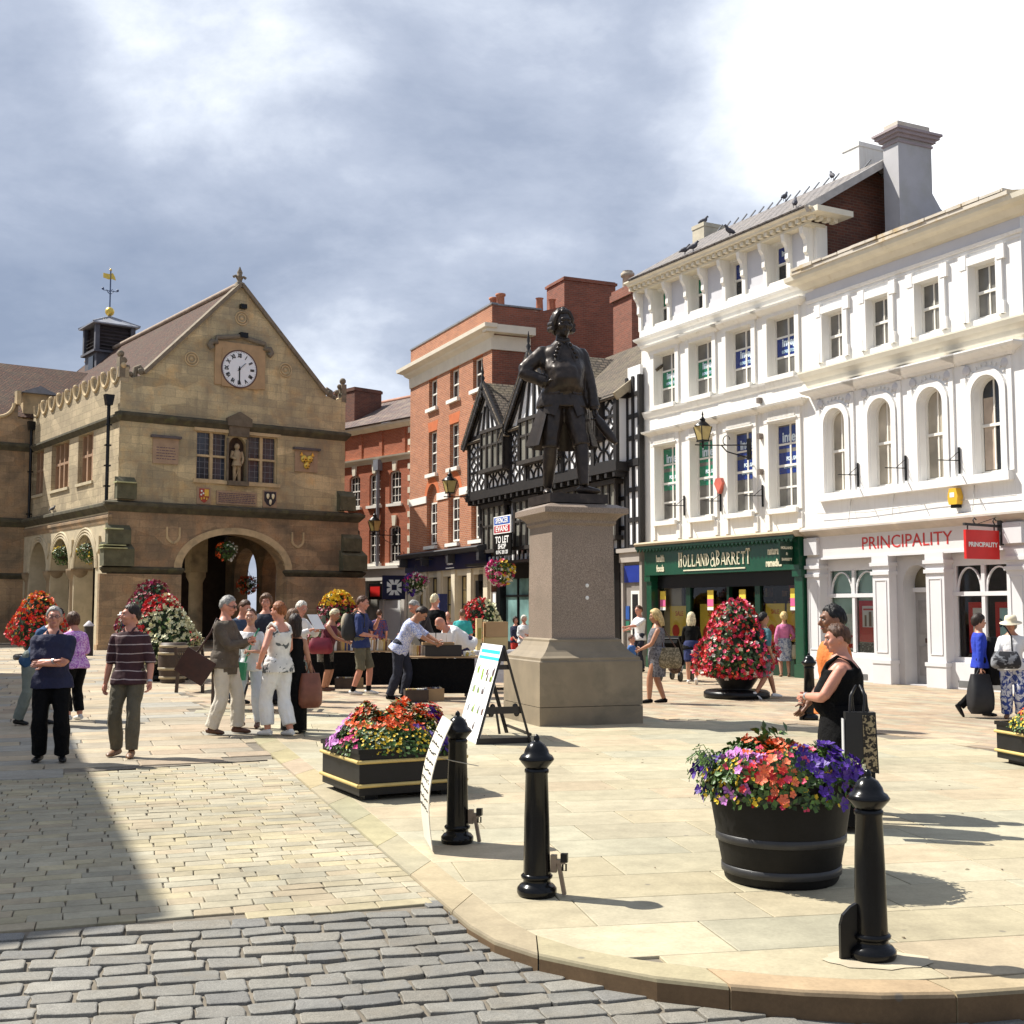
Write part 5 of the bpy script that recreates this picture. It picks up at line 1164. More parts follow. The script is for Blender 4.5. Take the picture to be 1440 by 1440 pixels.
# to let board
tb=thing('to_let_board','red, white and blue estate board over a black to let panel on the timbered front','sign',TO,TA)
m=MB(); m.box(-9.5,-8.0,-.66,-.60,4.35,4.98); q=m.build('white_panel',WPA,tb)
m=MB(); m.box(-9.44,-8.06,-.665,-.66,4.68,4.94); m.build('blue_band',M('board_blue',(.015,.09,.42),.4),q)
m=MB(); m.box(-9.44,-8.06,-.665,-.66,4.39,4.64); m.build('red_band',M('board_red',(.42,.012,.03),.4),q)
text('SPENCER',.26,WPA,'lettering',q,FRONT(-8.75,-.67,4.81),1.05,.003,.006); text('EVANS',.27,WPA,'lettering',q,FRONT(-8.75,-.67,4.51),1.35,.003,.006)
m=MB(); m.box(-9.5,-8.0,-.655,-.60,3.55,4.34); q=m.build('black_panel',BLACKP,tb)
text('TO LET',.34,WPA,'lettering',q,FRONT(-8.75,-.66,4.12),1.05,.003,.008); text('SHOP',.25,WPA,'lettering',q,FRONT(-8.75,-.66,3.88),1.1,.003,.006); text('01743 287120' if 0 else '01743 281120',.18,WPA,'lettering',q,FRONT(-8.75,-.66,3.68),1.0,.003,.004)
m=MB(); m.bar((-8.75,-.6,4.4),(-8.75,0,4.4),.05); m.build('bracket',IRON,tb)

# ------------------------------------------------------------------ orange brick bank building
bk=thing('brick_bank_building','tall orange brick building with white cornice, sash windows and a navy bank fascia','building',TO,TA)
BX0,BX1=-20.5,-11.2
w3=[(x,x+1.0,10.25,11.5) for x in (-18.1,-15.6,-13.1)]; w2=[(x,x+1.0,7.42,9.25) for x in (-18.1,-15.6,-13.1)]; w1=[(x-.1,x+1.15,4.3,7.0,.58) for x in (-18.2,-15.65,-13.15)]
m=MB(); wall(m,BX0,BX1,3.9,13.3,w3+w2+w1,0,.2,14)
m.face([(BX0,0,0),(BX0,9,0),(BX0,9,13.3),(BX0,0,13.3)][::-1]); m.build('brick_front',BRICKO,bk)
m=MB(); m.face([(BX1,0,0),(BX1,9,0),(BX1,9,10),(BX1,7.4,11.0),(BX1,5.4,13.75),(BX1,3.1,13.55),(BX1,2.0,13.2),(BX1,0,13.3)]); m.face([(BX0,0,13.28),(BX1,0,13.28),(BX1,2,13.2),(BX0,2,13.2)]); m.face([(BX0,2,13.2),(BX1,2,13.2),(BX1,3.1,13.55),(BX0,3.1,13.55)]); m.face([(BX0,3.1,13.55),(BX1,3.1,13.55),(BX1,5.4,13.75),(BX0,5.4,13.75)]);m.face([(BX0,5.4,13.75),(BX1,5.4,13.75),(BX1,9,10),(BX0,9,10)]); m.build('brick_flank',BRICKM,bk)
m=MB(); m.box(BX0-.02,BX1+.03,-.04,.25,13.3,13.37); m.box(BX1-.25,BX1+.03,.25,2.1,13.28,13.34); m.build('parapet_coping',LEAD,bk)
core(bk,'wall_core',DARK,BX0+.1,BX1-.1,.3,7,4,11)
m=MB(); mould(m,BX0,BX1,[(.04,11.55),(.06,12.0),(.22,12.12),(.26,12.2),(.5,12.3),(.52,12.45)]); m.box(BX1,BX1+.06,.0,1.6,11.55,12.1); m.box(BX1,BX1+.42,-.4,1.65,12.15,12.45); m.build('white_cornice',M('cream_cornice',(.72,.66,.54),.7,.06,2),bk)
FLATA=M('rubbed_orange_brick',(.50,.13,.04),.85,.12,4)
for x0,x1,z0,z1 in w3+w2:
    m=MB(); m.prism([(x0,z1),(x1,z1),(x1+.14,z1+.42),(x0-.14,z1+.42)],'y',-.004,.03); m.build('brick_lintel',FLATA,bk)
    m=MB(); m.box(x0-.12,x1+.12,-.14,.18,z0-.15,z0); m.build('sill',TRIM,bk); sash(bk,x0,x1,z0,z1,.15,nx=2,nz=4 if z1<10 else 2)
for o in w1:
    a,b,z0,z1=o[:4]; m=MB(); ou=arc(a-.28,b+.28,z1-.58,.86,14); i_=arc(a,b,z1-.58,.58,14)
    for k in range(14): m.face([(i_[k][0],-.005,i_[k][1]),(ou[k][0],-.005,ou[k][1]),(ou[k+1][0],-.005,ou[k+1][1]),(i_[k+1][0],-.005,i_[k+1][1])])
    m.build('brick_arch',FLATA,bk)
    m=MB(); m.box(a,b,.2,.24,6.2,7.0); m.box(a,a+.18,.2,.24,4.3,6.2); m.box(b-.18,b,.2,.24,4.3,6.2); m.build('arch_infill',BRICKO,bk)
    sash(bk,a+.18,b-.18,4.42,6.2,.16,nx=2,nz=4); m=MB(); m.box(a-.05,b+.05,-.14,.2,4.2,4.34); m.build('sill',TRIM,bk)
m=MB()
for a,b in ((BX0,-18.3),(-17.0,-15.75),(-14.45,-13.25),(-11.95,BX1)): m.box(a,b,-.05,.01,6.22,6.52)
m.parts('impost_band',TRIM,bk)
m=MB(); m.prism([(0,3.86),(-.5,3.86),(-.62,4.0),(-.55,4.05),(0,4.15)][::-1],'x',BX0-.15,BX1-.05)
for x in (BX0+.2,-17.6,-14.6,BX1-.2): m.box(x-.12,x+.12,-.5,0,3.5,3.86)
m.build('bank_cornice',M('black_painted_cornice',(.035,.035,.04),.5,.2,3),bk)
NAVY=M('navy_fascia',(.006,.009,.045),.35,.1)
m=MB(); m.box(BX0,BX1-.05,-.20,0,3.25,3.86); f_=m.build('bank_fascia',NAVY,bk)
text('RBS',.42,WPA,'bank_lettering',f_,FRONT(-15.0,-.21,3.58),1.0,.004,.01); m=MB(); m.box(-15.45,-14.55,-.215,-.205,3.30,3.34); m.build('bank_underline',WPA,f_)
CREAM=M('cream_bank_stone',(.62,.54,.40),.8,.08,2)
m=MB(); wall(m,BX0,BX1-.05,0,3.25,[(x,x+1.1,.7,3.0) for x in (-19.6,-18.0,-16.3,-14.7,-13.0)],0,.25)
for x in (BX0+.3,-18.25,-16.55,-14.95,-13.25,BX1-.4): m.box(x-.2,x+.2,-.1,0,0,3.25)
m.build('bank_stonework',CREAM,bk)
BANKG=glass_('bank_window',(.45,.34,.15),.15)
for x in (-19.6,-18.0,-16.3,-14.7,-13.0): sash(bk,x,x+1.1,.7,3.0,.2,mat=OAKD,pane=BANKG,nx=3,nz=4,bw=.035)
# blade sign with its white emblem
m=MB(); m.box(-20.55,-20.45,-1.25,-.2,2.1,3.15); bs=m.build('blade_sign',NAVY,bk)
m=MB()
for k in range(4):
    for a,b in ((.12,.12),(.12,-.12)):
        M_=Matrix.Rotation(k*pi/2,3,'X'); p=M_@Vector((0,.10,.26)); q=M_@Vector((0,-.10,.26)); c=M_@Vector((0,0,.14))
    m.face([Vector((-20.445,-.72,2.62))+M_@Vector((0,a,b)) for a,b in ((-.26,.34),(-.05,.34),(0,.16),(.05,.34),(.26,.34),(.12,.12),(-.12,.12))])
m.build('daisy_emblem',WPA,bs)
m=MB(); m.tube([(-20.5,-.2,3.0),(-20.5,0,3.0)],.03); m.build('sign_arm',IRON,bs)
# chimneys
m=MB(); m.box(BX1-1.6,BX1-.02,3.1,5.4,13.4,14.75); m.box(BX1-1.66,BX1+.04,3.04,5.46,14.6,14.7); m.build('chimney_stack',BRICKM,bk)
m=MB(); m.box(-20.2,-18.2,5,6.0,13.3,13.6) if 0 else None
for x,y in ((-10.95-.7,.55),(-12.3,.55)): m.lathe([(.16,13.3),(.15,13.75),(.2,13.78),(.2,13.86),(.1,13.88)],10,(x,y,0))
m.parts('chimney_pot',TERRA,bk)
m=MB()
for x,y in ((-11.6,2.2),(-11.6,2.75)): m.lathe([(.15,13.3),(.13,13.8),(.17,13.85)],10,(x,y,0))
m.parts('chimney_pot',TERRA,bk)
# second brick stack behind the timbered roofs
st=thing('brick_chimney_stack','lone red brick chimney stack with two pots beside the white cornice','chimney',TO,TA)
m=MB(); m.box(-8.8,-7.4,3.95,5.5,9.0,13.2); m.box(-8.9,-7.3,3.85,5.6,13.2,13.45); m.box(-8.85,-7.35,3.9,5.55,13.45,13.6); m.prism([(3.95,11.2),(3.2,9.0),(3.95,9.0)][::-1],'x',-8.8,-7.4); m.build('brick_stack',BRICKM,st)
m=MB(); m.lathe([(.2,13.6),(.19,14.1),(.26,14.12),(.26,14.25),(.18,14.27),(.2,14.33)],12,(-8.3,4.3,0)); m.build('chimney_pot',M('buff_pot',(.42,.36,.28),.8),st)
m=MB(); m.lathe([(.18,13.6),(.16,13.98),(.2,14.0),(.2,14.08)],12,(-7.8,4.9,0)); m.build('chimney_pot',TERRA,st)
# safety netting line above the bank roof
# ------------------------------------------------------------------ red brick georgian house behind the hall corner
QO=(-4.483,59.63,0); rh=thing('red_georgian_house','bright red brick house with white stone quoins and arched sash windows behind the market hall','house',QO,R(-47))
ow=[(x,x+.95,6.95,8.62,.2) for x in (-7.6,-5.95,-4.2,-2.5)]+[(x,x+.95,3.98,5.85,.2) for x in (-7.6,-5.95,-4.2,-2.5)]
m=MB(); wall(m,-9,-.1,3.8,9.3,ow,0,.16,8); wall(m,-9,-.1,9.3,10.95,[],0,.1); m.face([(-.1,0,0),(-.1,8,0),(-.1,8,10.9),(-.1,0,10.9)]); m.build('brick_wall',BRICKR,rh)
core(rh,'wall_core',DARK,-8.9,-.2,.25,7,3.9,10.8)
STW=M('white_stone_dressing',(.72,.66,.52),.75,.08,2)
m=MB()
for k in range(24): m.box(-.95+(.18 if k%2 else 0),-.08,-.06,.02,3.8+k*.3,3.8+k*.3+.285)
for k in range(24): m.box(-.12,-.04,.0,.7-(.22 if k%2 else 0),3.8+k*.3,3.8+k*.3+.285)
m.parts('quoin_stones',STW,rh,pad=.02)
m=MB(); mould(m,-9,-.1,[(.03,9.1),(.08,9.2),(.22,9.32),(.24,9.4)]); m.build('string_course',STW,rh)
m=MB(); mould(m,-9,-.1,[(.05,10.75),(.2,10.85),(.3,10.95),(.32,11.05)]); m.build('eaves_cornice',STW,rh)
m=MB()
for x in (-8.4,-6.6,-4.95,-3.2,-1.3): m.box(x-.12,x+.12,-.06,0,9.42,10.75)
m.parts('brick_pilaster',BRICKR,rh)
for o in ow:
    a,b,z0,z1=o[:4]; sash(rh,a,b,z0,z1,.10,mat=TRIM,nx=3,nz=4,fw=.09,rise=.2); m=MB(); m.box(a-.14,b+.14,-.12,.14,z0-.14,z0); m.build('sill',TRIM,rh)
    m=MB(); m.prism([(a+.36,z1-.02),(b-.36,z1-.02),(b-.3,z1+.5),(a+.3,z1+.5)],'y',-.09,.0); m.build('keystone',STW,rh)
m=MB(); slope(m,(-9,-.35,11.05),(.1,-.35,11.05),(.1,3.6,13.1),(-9,3.6,13.1),.08); slope(m,(-9,7.5,11.05),(.1,7.5,11.05),(.1,3.6,13.1),(-9,3.6,13.1),.08); roof(m,'roof',tile_('patchy_slate',(.20,.13,.11),(.13,.10,.10),.3,.2,(.34,.27,.19),.55),rh)
m=MB(); m.tube([(-9,3.6,13.2),(.1,3.6,13.2)],.12,6); m.build('ridge',M('pink_ridge',(.42,.20,.13),.8,.2,3),rh)
m=MB(); m.box(-8.7,-6.7,.8,2.6,11.2,13.6); m.box(-8.75,-6.65,.75,2.65,13.4,13.55); m.build('chimney_stack',BRICKD,rh)
m=MB(); m.tube([(-3.3,-.12,3.8),(-3.3,-.12,9.1)],.09,8); m.box(-3.5,-3.1,-.3,0,8.7,9.25); m.build('drainpipe',M('grey_pipe',(.22,.23,.26),.5),rh)
m=MB(); m.box(-9,-.1,-.15,.1,3.1,3.8); m.box(-9,-.1,-.3,.1,3.7,3.82)
for x in (-8.9,-6.6,-4.55,-2.9,-1.2,-.25): m.box(x-.12,x+.12,-.12,.1,0,3.1)
m.build('shop_front',M('cream_shop_paint',(.66,.62,.56),.6,.05,2),rh)
m=MB(); m.box(-8.8,-.3,.05,.1,.4,3.1); m.build('shop_pane',glass_('pale_shop_glass',(.30,.29,.26),.1),rh)
m=MB(); m.box(-3.9,-2.0,-.2,-.13,1.55+.6,2.75+.2); q=m.build('black_sign',BLACKP,rh); m=MB(); m.box(-3.75,-2.95,-.22,-.20,2.3,2.8); m.build('red_panel',RED,q)
m=MB(); m.box(-3.6,-1.4,-.45,-.40,.2,1.0) if 0 else m.box(-3.2,-1.5,-.05,.04,.1,2.1); m.build('white_door',WPA,rh)
text('TRAVEL' if 0 else '',.2,BLACKP,'x',rh,FRONT(0,0,0)) if 0 else None
# ------------------------------------------------------------------ house out of frame on the left that throws the big shadow
lb=thing('shade_house','plain rendered house left of the frame whose shadow lies over the setts','house',(-9.25,9.79,0),0)
d=Vector((-.385,.923,0)).normalized(); pv=Vector((-d.y,d.x,0)); e2=Vector((-.78,-.62,0)).normalized()
A=Vector((0,0,0)); Bq=A+d*SHL; C=Bq+pv*9; D=A+e2*10
m=MB(); P=[A,Bq,C,D]
for p,q in zip(P,P[1:]+P[:1]): m.face([(p.x,p.y,0),(q.x,q.y,0),(q.x,q.y,9.6),(p.x,p.y,9.6)][::-1])
m.build('wall',WHITE2,lb)
m=MB(); m.face([(p.x,p.y,9.6) for p in P]); 
for p,q in zip(P,P[1:]+P[:1]): m.face([(p.x,p.y,9.6),(q.x,q.y,9.6),(q.x,q.y,9.85),(p.x,p.y,9.85)])
m.face([(p.x,p.y,9.85) for p in P]); m.build('roof',SLATE,lb)
# ------------------------------------------------------------------ planting
LEAF=M('green_leaf',(.060,.125,.022),.5,.35,30,tone=True); LEAFD=M('dark_leaf',(.028,.062,.018),.5,.35,30,tone=True)
def petal(name,col): return M(name,col,.55,.12,40)
P_RED=petal('red_petal',(.58,.010,.018)); P_PINK=petal('pink_petal',(.66,.045,.13)); P_WHITE=petal('white_petal',(.74,.70,.60)); P_ORANGE=petal('orange_petal',(.75,.10,.012)); P_YEL=petal('yellow_petal',(.72,.50,.02))
P_PURPLE=petal('purple_petal',(.055,.008,.22)); P_LILAC=petal('lilac_petal',(.55,.20,.55)); P_MAG=petal('magenta_petal',(.60,.02,.20)); P_DRED=petal('dark_red_petal',(.22,.006,.025)); P_CREAM=petal('cream_petal',(.70,.68,.42)); P_SALM=petal('salmon_petal',(.78,.17,.07))
def frame_of(nv,rd):
    nv=nv.normalized(); t=nv.cross(Vector((rd.uniform(-1,1),rd.uniform(-1,1),rd.uniform(-1,1)))).normalized(); return t,nv.cross(t)
def bloom(mb,p,nv,r,rd,n_=5,cup=.25):
    t,b=frame_of(nv+Vector((rd.uniform(-.5,.5),rd.uniform(-.5,.5),rd.uniform(-.3,.5))),rd); nn=t.cross(b); nn=nn if nn.dot(nv)>0 else -nn
    c=p-nn*r*.1
    for k in range(n_):
        a0,a1,am=2*pi*k/n_,2*pi*(k+.86)/n_,2*pi*(k+.43)/n_; rr=r*rd.uniform(.85,1.1)
        e=lambda a,q,h: p+(t*cos(a)+b*sin(a))*q+nn*h
        mb.face([c,e(a0,rr*.75,rr*cup*.8),e(am,rr,rr*cup),e(a1,rr*.75,rr*cup*.8)])
def leaf(mb,p,nv,L,rd):
    t,b=frame_of(nv,rd); d=(t+nv.normalized()*rd.uniform(-.2,.7)).normalized(); w=b*L*rd.uniform(.25,.4); k=rd.uniform(.6,1.35); mb.col=(k,k*rd.uniform(.92,1.05),k*.9)
    mid=p+d*L*.55+nv.normalized()*L*.08; mb.face([p,mid-w,p+d*L]); mb.face([p,p+d*L,mid+w])
def foliage(parent, surf, nl, L, blooms, seed, lm=None, dark=.3, bn=1.0, br=1.0):
    """surf(rd)->(point, normal); blooms: list of (material, count, radius, filter)"""
    rd=random.Random(seed); a=MB(); d=MB()
    for i in range(nl):
        p,nv=surf(rd); q=p-nv.normalized()*abs(rd.gauss(0,L*.7)); leaf(d if rd.random()<dark else a,q,nv,L*rd.uniform(.6,1.25),rd)
    o=a.build('leaves',lm or LEAF,parent)
    if d.f: d.build('dark_leaves',LEAFD,parent)
    for mt,n_,r,flt in blooms:
        n_=int(n_*bn); r*=br; m=MB(); k=0; tries=0
        while k<n_ and tries<n_*40:
            tries+=1; p,nv=surf(rd)
            if flt and not flt(p,rd): continue
            bloom(m,p+nv.normalized()*rd.uniform(0,r*.8),nv,r*rd.uniform(.75,1.2),rd); k+=1
        if m.f: m.build(mt.name.replace('_petal','_blossoms'),mt,parent,kind='stuff')
    return o
def dome(rx,ry,h,z0,flat=.55):
    def f(rd):
        while True:
            x,y=rd.uniform(-1,1),rd.uniform(-1,1); r2=(abs(x)**2.6+abs(y)**2.6)
            if r2<1: break
        z=h*(1-r2**1.3)*(.72+.62*mnoise.noise(Vector((x*2.2+rx*9,y*2.2,h*7)))) 
        n_=Vector((x*1.2*abs(x),y*1.2*abs(y),.55)); return Vector((x*rx,y*ry,z0+max(0,z))),n_
    return f
def rev(prof,rough=.09):
    def f(rd):
        while True:
            i=rd.randrange(len(prof)-1); (r0,z0),(r1,z1)=prof[i],prof[i+1]
            t=rd.random(); r=r0+(r1-r0)*t; z=z0+(z1-z0)*t
            if rd.random()<((r+.05)*math.hypot(r1-r0,z1-z0))/prof_max: break
        a=rd.uniform(0,2*pi); nv=Vector((cos(a)*(z1-z0),sin(a)*(z1-z0),-(r1-r0))); r*=1+rough*mnoise.noise(Vector((cos(a)*2,sin(a)*2,z*3)))*2
        return Vector((r*cos(a),r*sin(a),z)),nv
    prof_max=max((max(a[0],b[0])+.05)*math.hypot(b[0]-a[0],b[1]-a[1]) for a,b in zip(prof,prof[1:]))
    return f
SOIL=M('dark_soil',(.03,.02,.014),.95,.3,9)
TOWERG='towers of bedding flowers'
def tower(px,v,s,label,blooms,nl=1100,seed=1,L=.085,bowl=True,prof=None):
    o=thing('flower_tower',label,'flower planter',G(px,v),0,TOWERG)
    prof=prof or [(.46,.40),(.66,.46),(.72,.66),(.66,.92),(.55,1.18),(.42,1.42),(.29,1.64),(.06,1.78)]
    m=MB(); m.lathe([(.56,.0),(.60,.02),(.60,.10),(.55,.14),(.28,.14),(.27,.17),(.44,.42),(.50,.52),(.44,.52),(.3,.5)],24); m.build('black_bowl',BLACKP,o)
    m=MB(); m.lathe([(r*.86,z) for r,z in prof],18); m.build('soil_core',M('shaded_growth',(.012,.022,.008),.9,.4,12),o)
    foliage(o,rev(prof,.13),int(nl*1.3),L,blooms,seed,dark=.42,bn=1.45,br=.80); o.scale=(s,s,s); return o
any_=None
tower(1036,981,1.03,'tall tower of red and pink begonias in a black bowl before the green shop',[(P_RED,420,.055,None),(P_PINK,300,.055,None),(P_WHITE,46,.06,None),(P_SALM,60,.05,None)],1500,3)
tower(226,956,1.12,'broad tower of red and cream begonias behind the man in the striped shirt',[(P_RED,430,.06,lambda p,rd:p.x*.5-p.y*.3<.10+.12*math.sin(p.z*9)),(P_CREAM,330,.06,lambda p,rd:p.x*.5-p.y*.3>.02+.12*math.sin(p.z*9))],1000,5)
tower(212,929,1.45,'tower of dark crimson flowers rising behind the red and cream one',[(P_DRED,520,.06,None),(P_MAG,60,.05,None)],900,6)
tower(52,927,1.25,'orange and red flower tower standing left of the arcade, behind the group in blue',[(P_RED,380,.065,lambda p,rd:p.z<1.35),(P_ORANGE,260,.065,lambda p,rd:p.z>.9),(P_YEL,60,.055,lambda p,rd:p.z>.6)],800,7)
tower(474,932,1.25,'dark red flower tower with a yellow crown beside the hall corner',[(P_DRED,460,.06,lambda p,rd:p.z<1.5),(P_YEL,240,.06,lambda p,rd:p.z>1.42),(P_ORANGE,60,.05,lambda p,rd:p.z>1.35)],900,8)
tower(676,940,1.02,'rounded red and cream flower tower behind the stall in front of the timbered house',[(P_RED,420,.06,lambda p,rd:p.x<.12),(P_CREAM,240,.06,lambda p,rd:p.x>.10)],900,9,prof=[(.40,.4),(.55,.6),(.56,.95),(.54,1.3),(.46,1.6),(.30,1.8),(.05,1.92)])
# square planters with gilt bands
def box_planter(label,loc,rz,w,d,h,blooms,seed,hh=.34):
    o=thing('box_planter',label,'planter',loc,rz,'black square planters with gilt bands')
    m=MB(); m.box(-w/2,w/2,-d/2,-d/2+.03,.05,h); m.box(-w/2,w/2,d/2-.03,d/2,.05,h); m.box(-w/2,-w/2+.03,-d/2+.03,d/2-.03,.05,h); m.box(w/2-.03,w/2,-d/2+.03,d/2-.03,.05,h)
    m.box(-w/2+.08,-w/2+.2,-d/2+.08,d/2-.08,0,.05); m.box(w/2-.2,w/2-.08,-d/2+.08,d/2-.08,0,.05); m.build('box',M('planter_black',(.009,.009,.010),.45,.3,5,bump=.05,spec=.3),o)
    m=MB(); e=.016
    m.box(-w/2-e,w/2+e,-d/2-e,d/2+e,h-.035,h+.004,skip='tb')
    m.build('rim',BLACKP,o)
    m=MB()
    for z in (h*.30,h*.76):
        for a,b in (((-w/2-.012,-d/2-.012),(w/2+.012,-d/2-.012)),((w/2+.012,-d/2-.012),(w/2+.012,d/2+.012)),((w/2+.012,d/2+.012),(-w/2-.012,d/2+.012)),((-w/2-.012,d/2+.012),(-w/2-.012,-d/2-.012))): m.tube([(a[0],a[1],z),(b[0],b[1],z)],.017,8)
    m.parts('gilt_band',M('gold_paint_band',(.56,.42,.15),.45,.12,6),o)
    m=MB(); m.box(-w/2+.03,w/2-.03,-d/2+.03,d/2-.03,h-.12,h-.05); m.build('soil',SOIL,o)
    foliage(o,dome(w*.57,d*.57,hh,h-.04),4200,.050,blooms,seed,dark=.20,bn=1.9,br=.66)
    return o
near=lambda cx,cy,r: (lambda p,rd: (p.x-cx)**2+(p.y-cy)**2<r*r*rd.uniform(.5,1.4))
c=G(505,1128); a30=R(27); u=Vector((cos(a30),sin(a30),0)); w_=Vector((-sin(a30),cos(a30),0))
box_planter('black square planter of mixed bright bedding beside the curling white notice',c+u*.50+w_*.50,a30,1.0,1.0,.44,
 [(P_ORANGE,70,.045,near(.0,-.2,.22)),(P_SALM,60,.04,near(.05,.15,.4)),(P_ORANGE,40,.045,near(.42,.0,.2)),(P_RED,40,.045,near(.45,-.25,.2)),(P_RED,16,.045,near(-.2,.3,.2)),(P_YEL,90,.022,near(-.32,-.38,.28)),(P_YEL,70,.022,near(.12,-.42,.25)),(P_YEL,40,.022,near(.55,-.3,.2)),(P_LILAC,30,.05,near(-.50,.12,.15)),(P_MAG,12,.045,near(-.56,-.25,.12)),(P_ORANGE,50,.042,near(-.25,-.1,.25)),(P_CREAM,20,.035,near(.1,.1,.3)),(P_YEL,50,.022,near(-.1,.2,.3)),(P_MAG,10,.05,near(.35,.38,.15)),(P_PURPLE,26,.055,near(.26,-.38,.17)),(P_PURPLE,10,.05,near(.3,-.1,.12)),(P_CREAM,14,.03,near(.0,-.05,.2))],21,.42)
c=Vector((5.27,13.45,0)); a11=R(11); u=Vector((cos(a11),sin(a11),0)); w_=Vector((-sin(a11),cos(a11),0))
box_planter('black square planter with yellow and orange flowers, cut by the right picture edge',c+u*.62-w_*.62,a11,1.24,1.24,.44,
 [(P_YEL,130,.022,near(-.45,.3,.35)),(P_ORANGE,60,.045,near(-.35,.1,.25)),(P_MAG,40,.05,near(-.3,-.2,.25)),(P_LILAC,24,.05,near(-.4,-.1,.15)),(P_RED,26,.05,near(-.2,.1,.3)),(P_YEL,60,.02,near(-.5,-.4,.3))],23,.30)
# half barrel with petunias
tb=thing('barrel_planter','black half barrel overflowing with petunias beside the front right bollard','planter',(G(1116,1253)+Vector((0,.33,0))),0)
m=MB(); m.lathe([(.33,0),(.345,.02),(.40,.33),(.45,.64),(.455,.69),(.42,.69),(.40,.58),(.2,.56)],28,fl=lambda t,z:1+.006*math.cos(t*2*pi*22)); m.build('staves',M('black_stained_oak',(.006,.0055,.0055),.6,.4,7,bump=.25,bscale=35,spec=.25),tb)
m=MB()
for z,r in ((.08,.358),(.27,.391),(.54,.436)): m.lathe([(r,z-.025),(r+.006,z-.022),(r+.006,z+.022),(r,z+.025)],28)
m.parts('iron_hoop',M('hoop_iron',(.025,.025,.027),.45,.3,8),tb)
def tubsurf(rd):
    if rd.random()<.66:
        p,nv=dome(.48,.48,.17,.66)(rd); return p,nv
    a=rd.uniform(0,2*pi); z=rd.uniform(.50,.72); r=.465+rd.uniform(-.02,.04); return Vector((r*cos(a),r*sin(a),z)),Vector((cos(a),sin(a),.1))
foliage(tb,tubsurf,5000,.044,[(P_PURPLE,26,.062,near(-.46,-.05,.15)),(P_PURPLE,56,.062,near(.30,-.30,.24)),(P_LILAC,30,.05,near(-.26,-.2,.15)),(P_SALM,34,.048,near(.0,.15,.2)),(P_ORANGE,26,.045,near(-.06,-.12,.17)),(P_RED,16,.045,near(-.17,-.44,.13)),(P_SALM,16,.05,near(-.12,-.46,.12)),(P_YEL,80,.02,near(-.38,-.32,.22)),(P_YEL,22,.022,near(.1,-.42,.18)),(P_CREAM,30,.032,near(.38,.1,.2)),(P_CREAM,12,.034,near(.47,-.2,.12)),(P_PINK,20,.04,near(-.1,-.2,.3)),(P_MAG,8,.04,near(.2,.3,.2))],31,dark=.22,bn=1.35,br=.70)
m=MB(); rd=random.Random(5)
for k in range(26):
    a=rd.uniform(2.4,4.0); p=Vector((.45*cos(a),.45*sin(a),.70)); q=p+Vector((cos(a)*rd.uniform(.05,.13),sin(a)*rd.uniform(.05,.12),rd.uniform(-.12,.1))); m.tube([p,p.lerp(q,.5)+Vector((0,0,.05)),q],.003,4,False)
    for j in range(5): leaf(m,p.lerp(q,.4+.13*j),Vector((cos(a),sin(a),.4)),.035,rd)
for k in range(8):
    p=Vector((-.02+rd.uniform(-.08,.08),.1,.76)); 
    for j in range(7): leaf(m,p+Vector((rd.uniform(-.05,.05),rd.uniform(-.05,.05),.02*j)),Vector((rd.uniform(-1,1),rd.uniform(-1,1),.8)),.075,rd)
m.parts('trailing_sprigs',LEAF,tb)
m=MB(); m.lathe([(.41,.63),(.2,.65),(.0,.66)],16); m.build('soil',SOIL,tb)
# small dark barrel on the far left group of flowers
brl=thing('wooden_barrel','dark wooden barrel with pale hoops under the red and cream begonias','barrel',G(243,960),0)
m=MB(); m.lathe([(.27,0),(.32,.3),(.34,.5),(.32,.72),(.28,.9),(.0,.9)],20); m.build('staves',M('barrel_brown',(.05,.03,.02),.6,.3,6),brl)
m=MB()
for z,r in ((.12,.30),(.32,.328),(.66,.332),(.82,.302)): m.lathe([(r,z-.03),(r+.012,z-.02),(r+.012,z+.02),(r,z+.03)],20)
m.parts('pale_hoop',M('hoop_brass',(.35,.28,.17),.5),brl)
# hanging baskets
def basket(loc,label,s,blooms,seed,chain=1.0):
    o=thing('hanging_basket',label,'hanging basket',loc,0,'hanging flower baskets')
    m=MB(); m.lathe([(.02,-.26),(.2,-.2),(.30,-.05),(.32,.0)],14); m.build('basket',M('coir_liner',(.05,.035,.02),.9),o)
    m=MB()
    for k in range(3): a=2*pi*k/3; m.tube([(.3*cos(a),.3*sin(a),0),(0,0,.7*chain)],.008,4)
    m.build('chains',IRON,o)
    prof=[(.05,-.46),(.28,-.38),(.44,-.12),(.46,.08),(.34,.26),(.05,.36)]
    foliage(o,rev(prof,.1),600,.10,blooms,seed,dark=.35); o.scale=(s*.8,)*3; return o
TF=lambda x,y,z: Matrix.Translation(TO)@Matrix.Rotation(TA,4,'Z')@Vector((x,y,z))
HF=lambda x,y,z: hall.matrix_basis@Vector((x,y,z)) if False else Matrix.Translation((-16.988,50.237,0))@Matrix.Rotation(HA,4,'Z')@Vector((x,y,z))
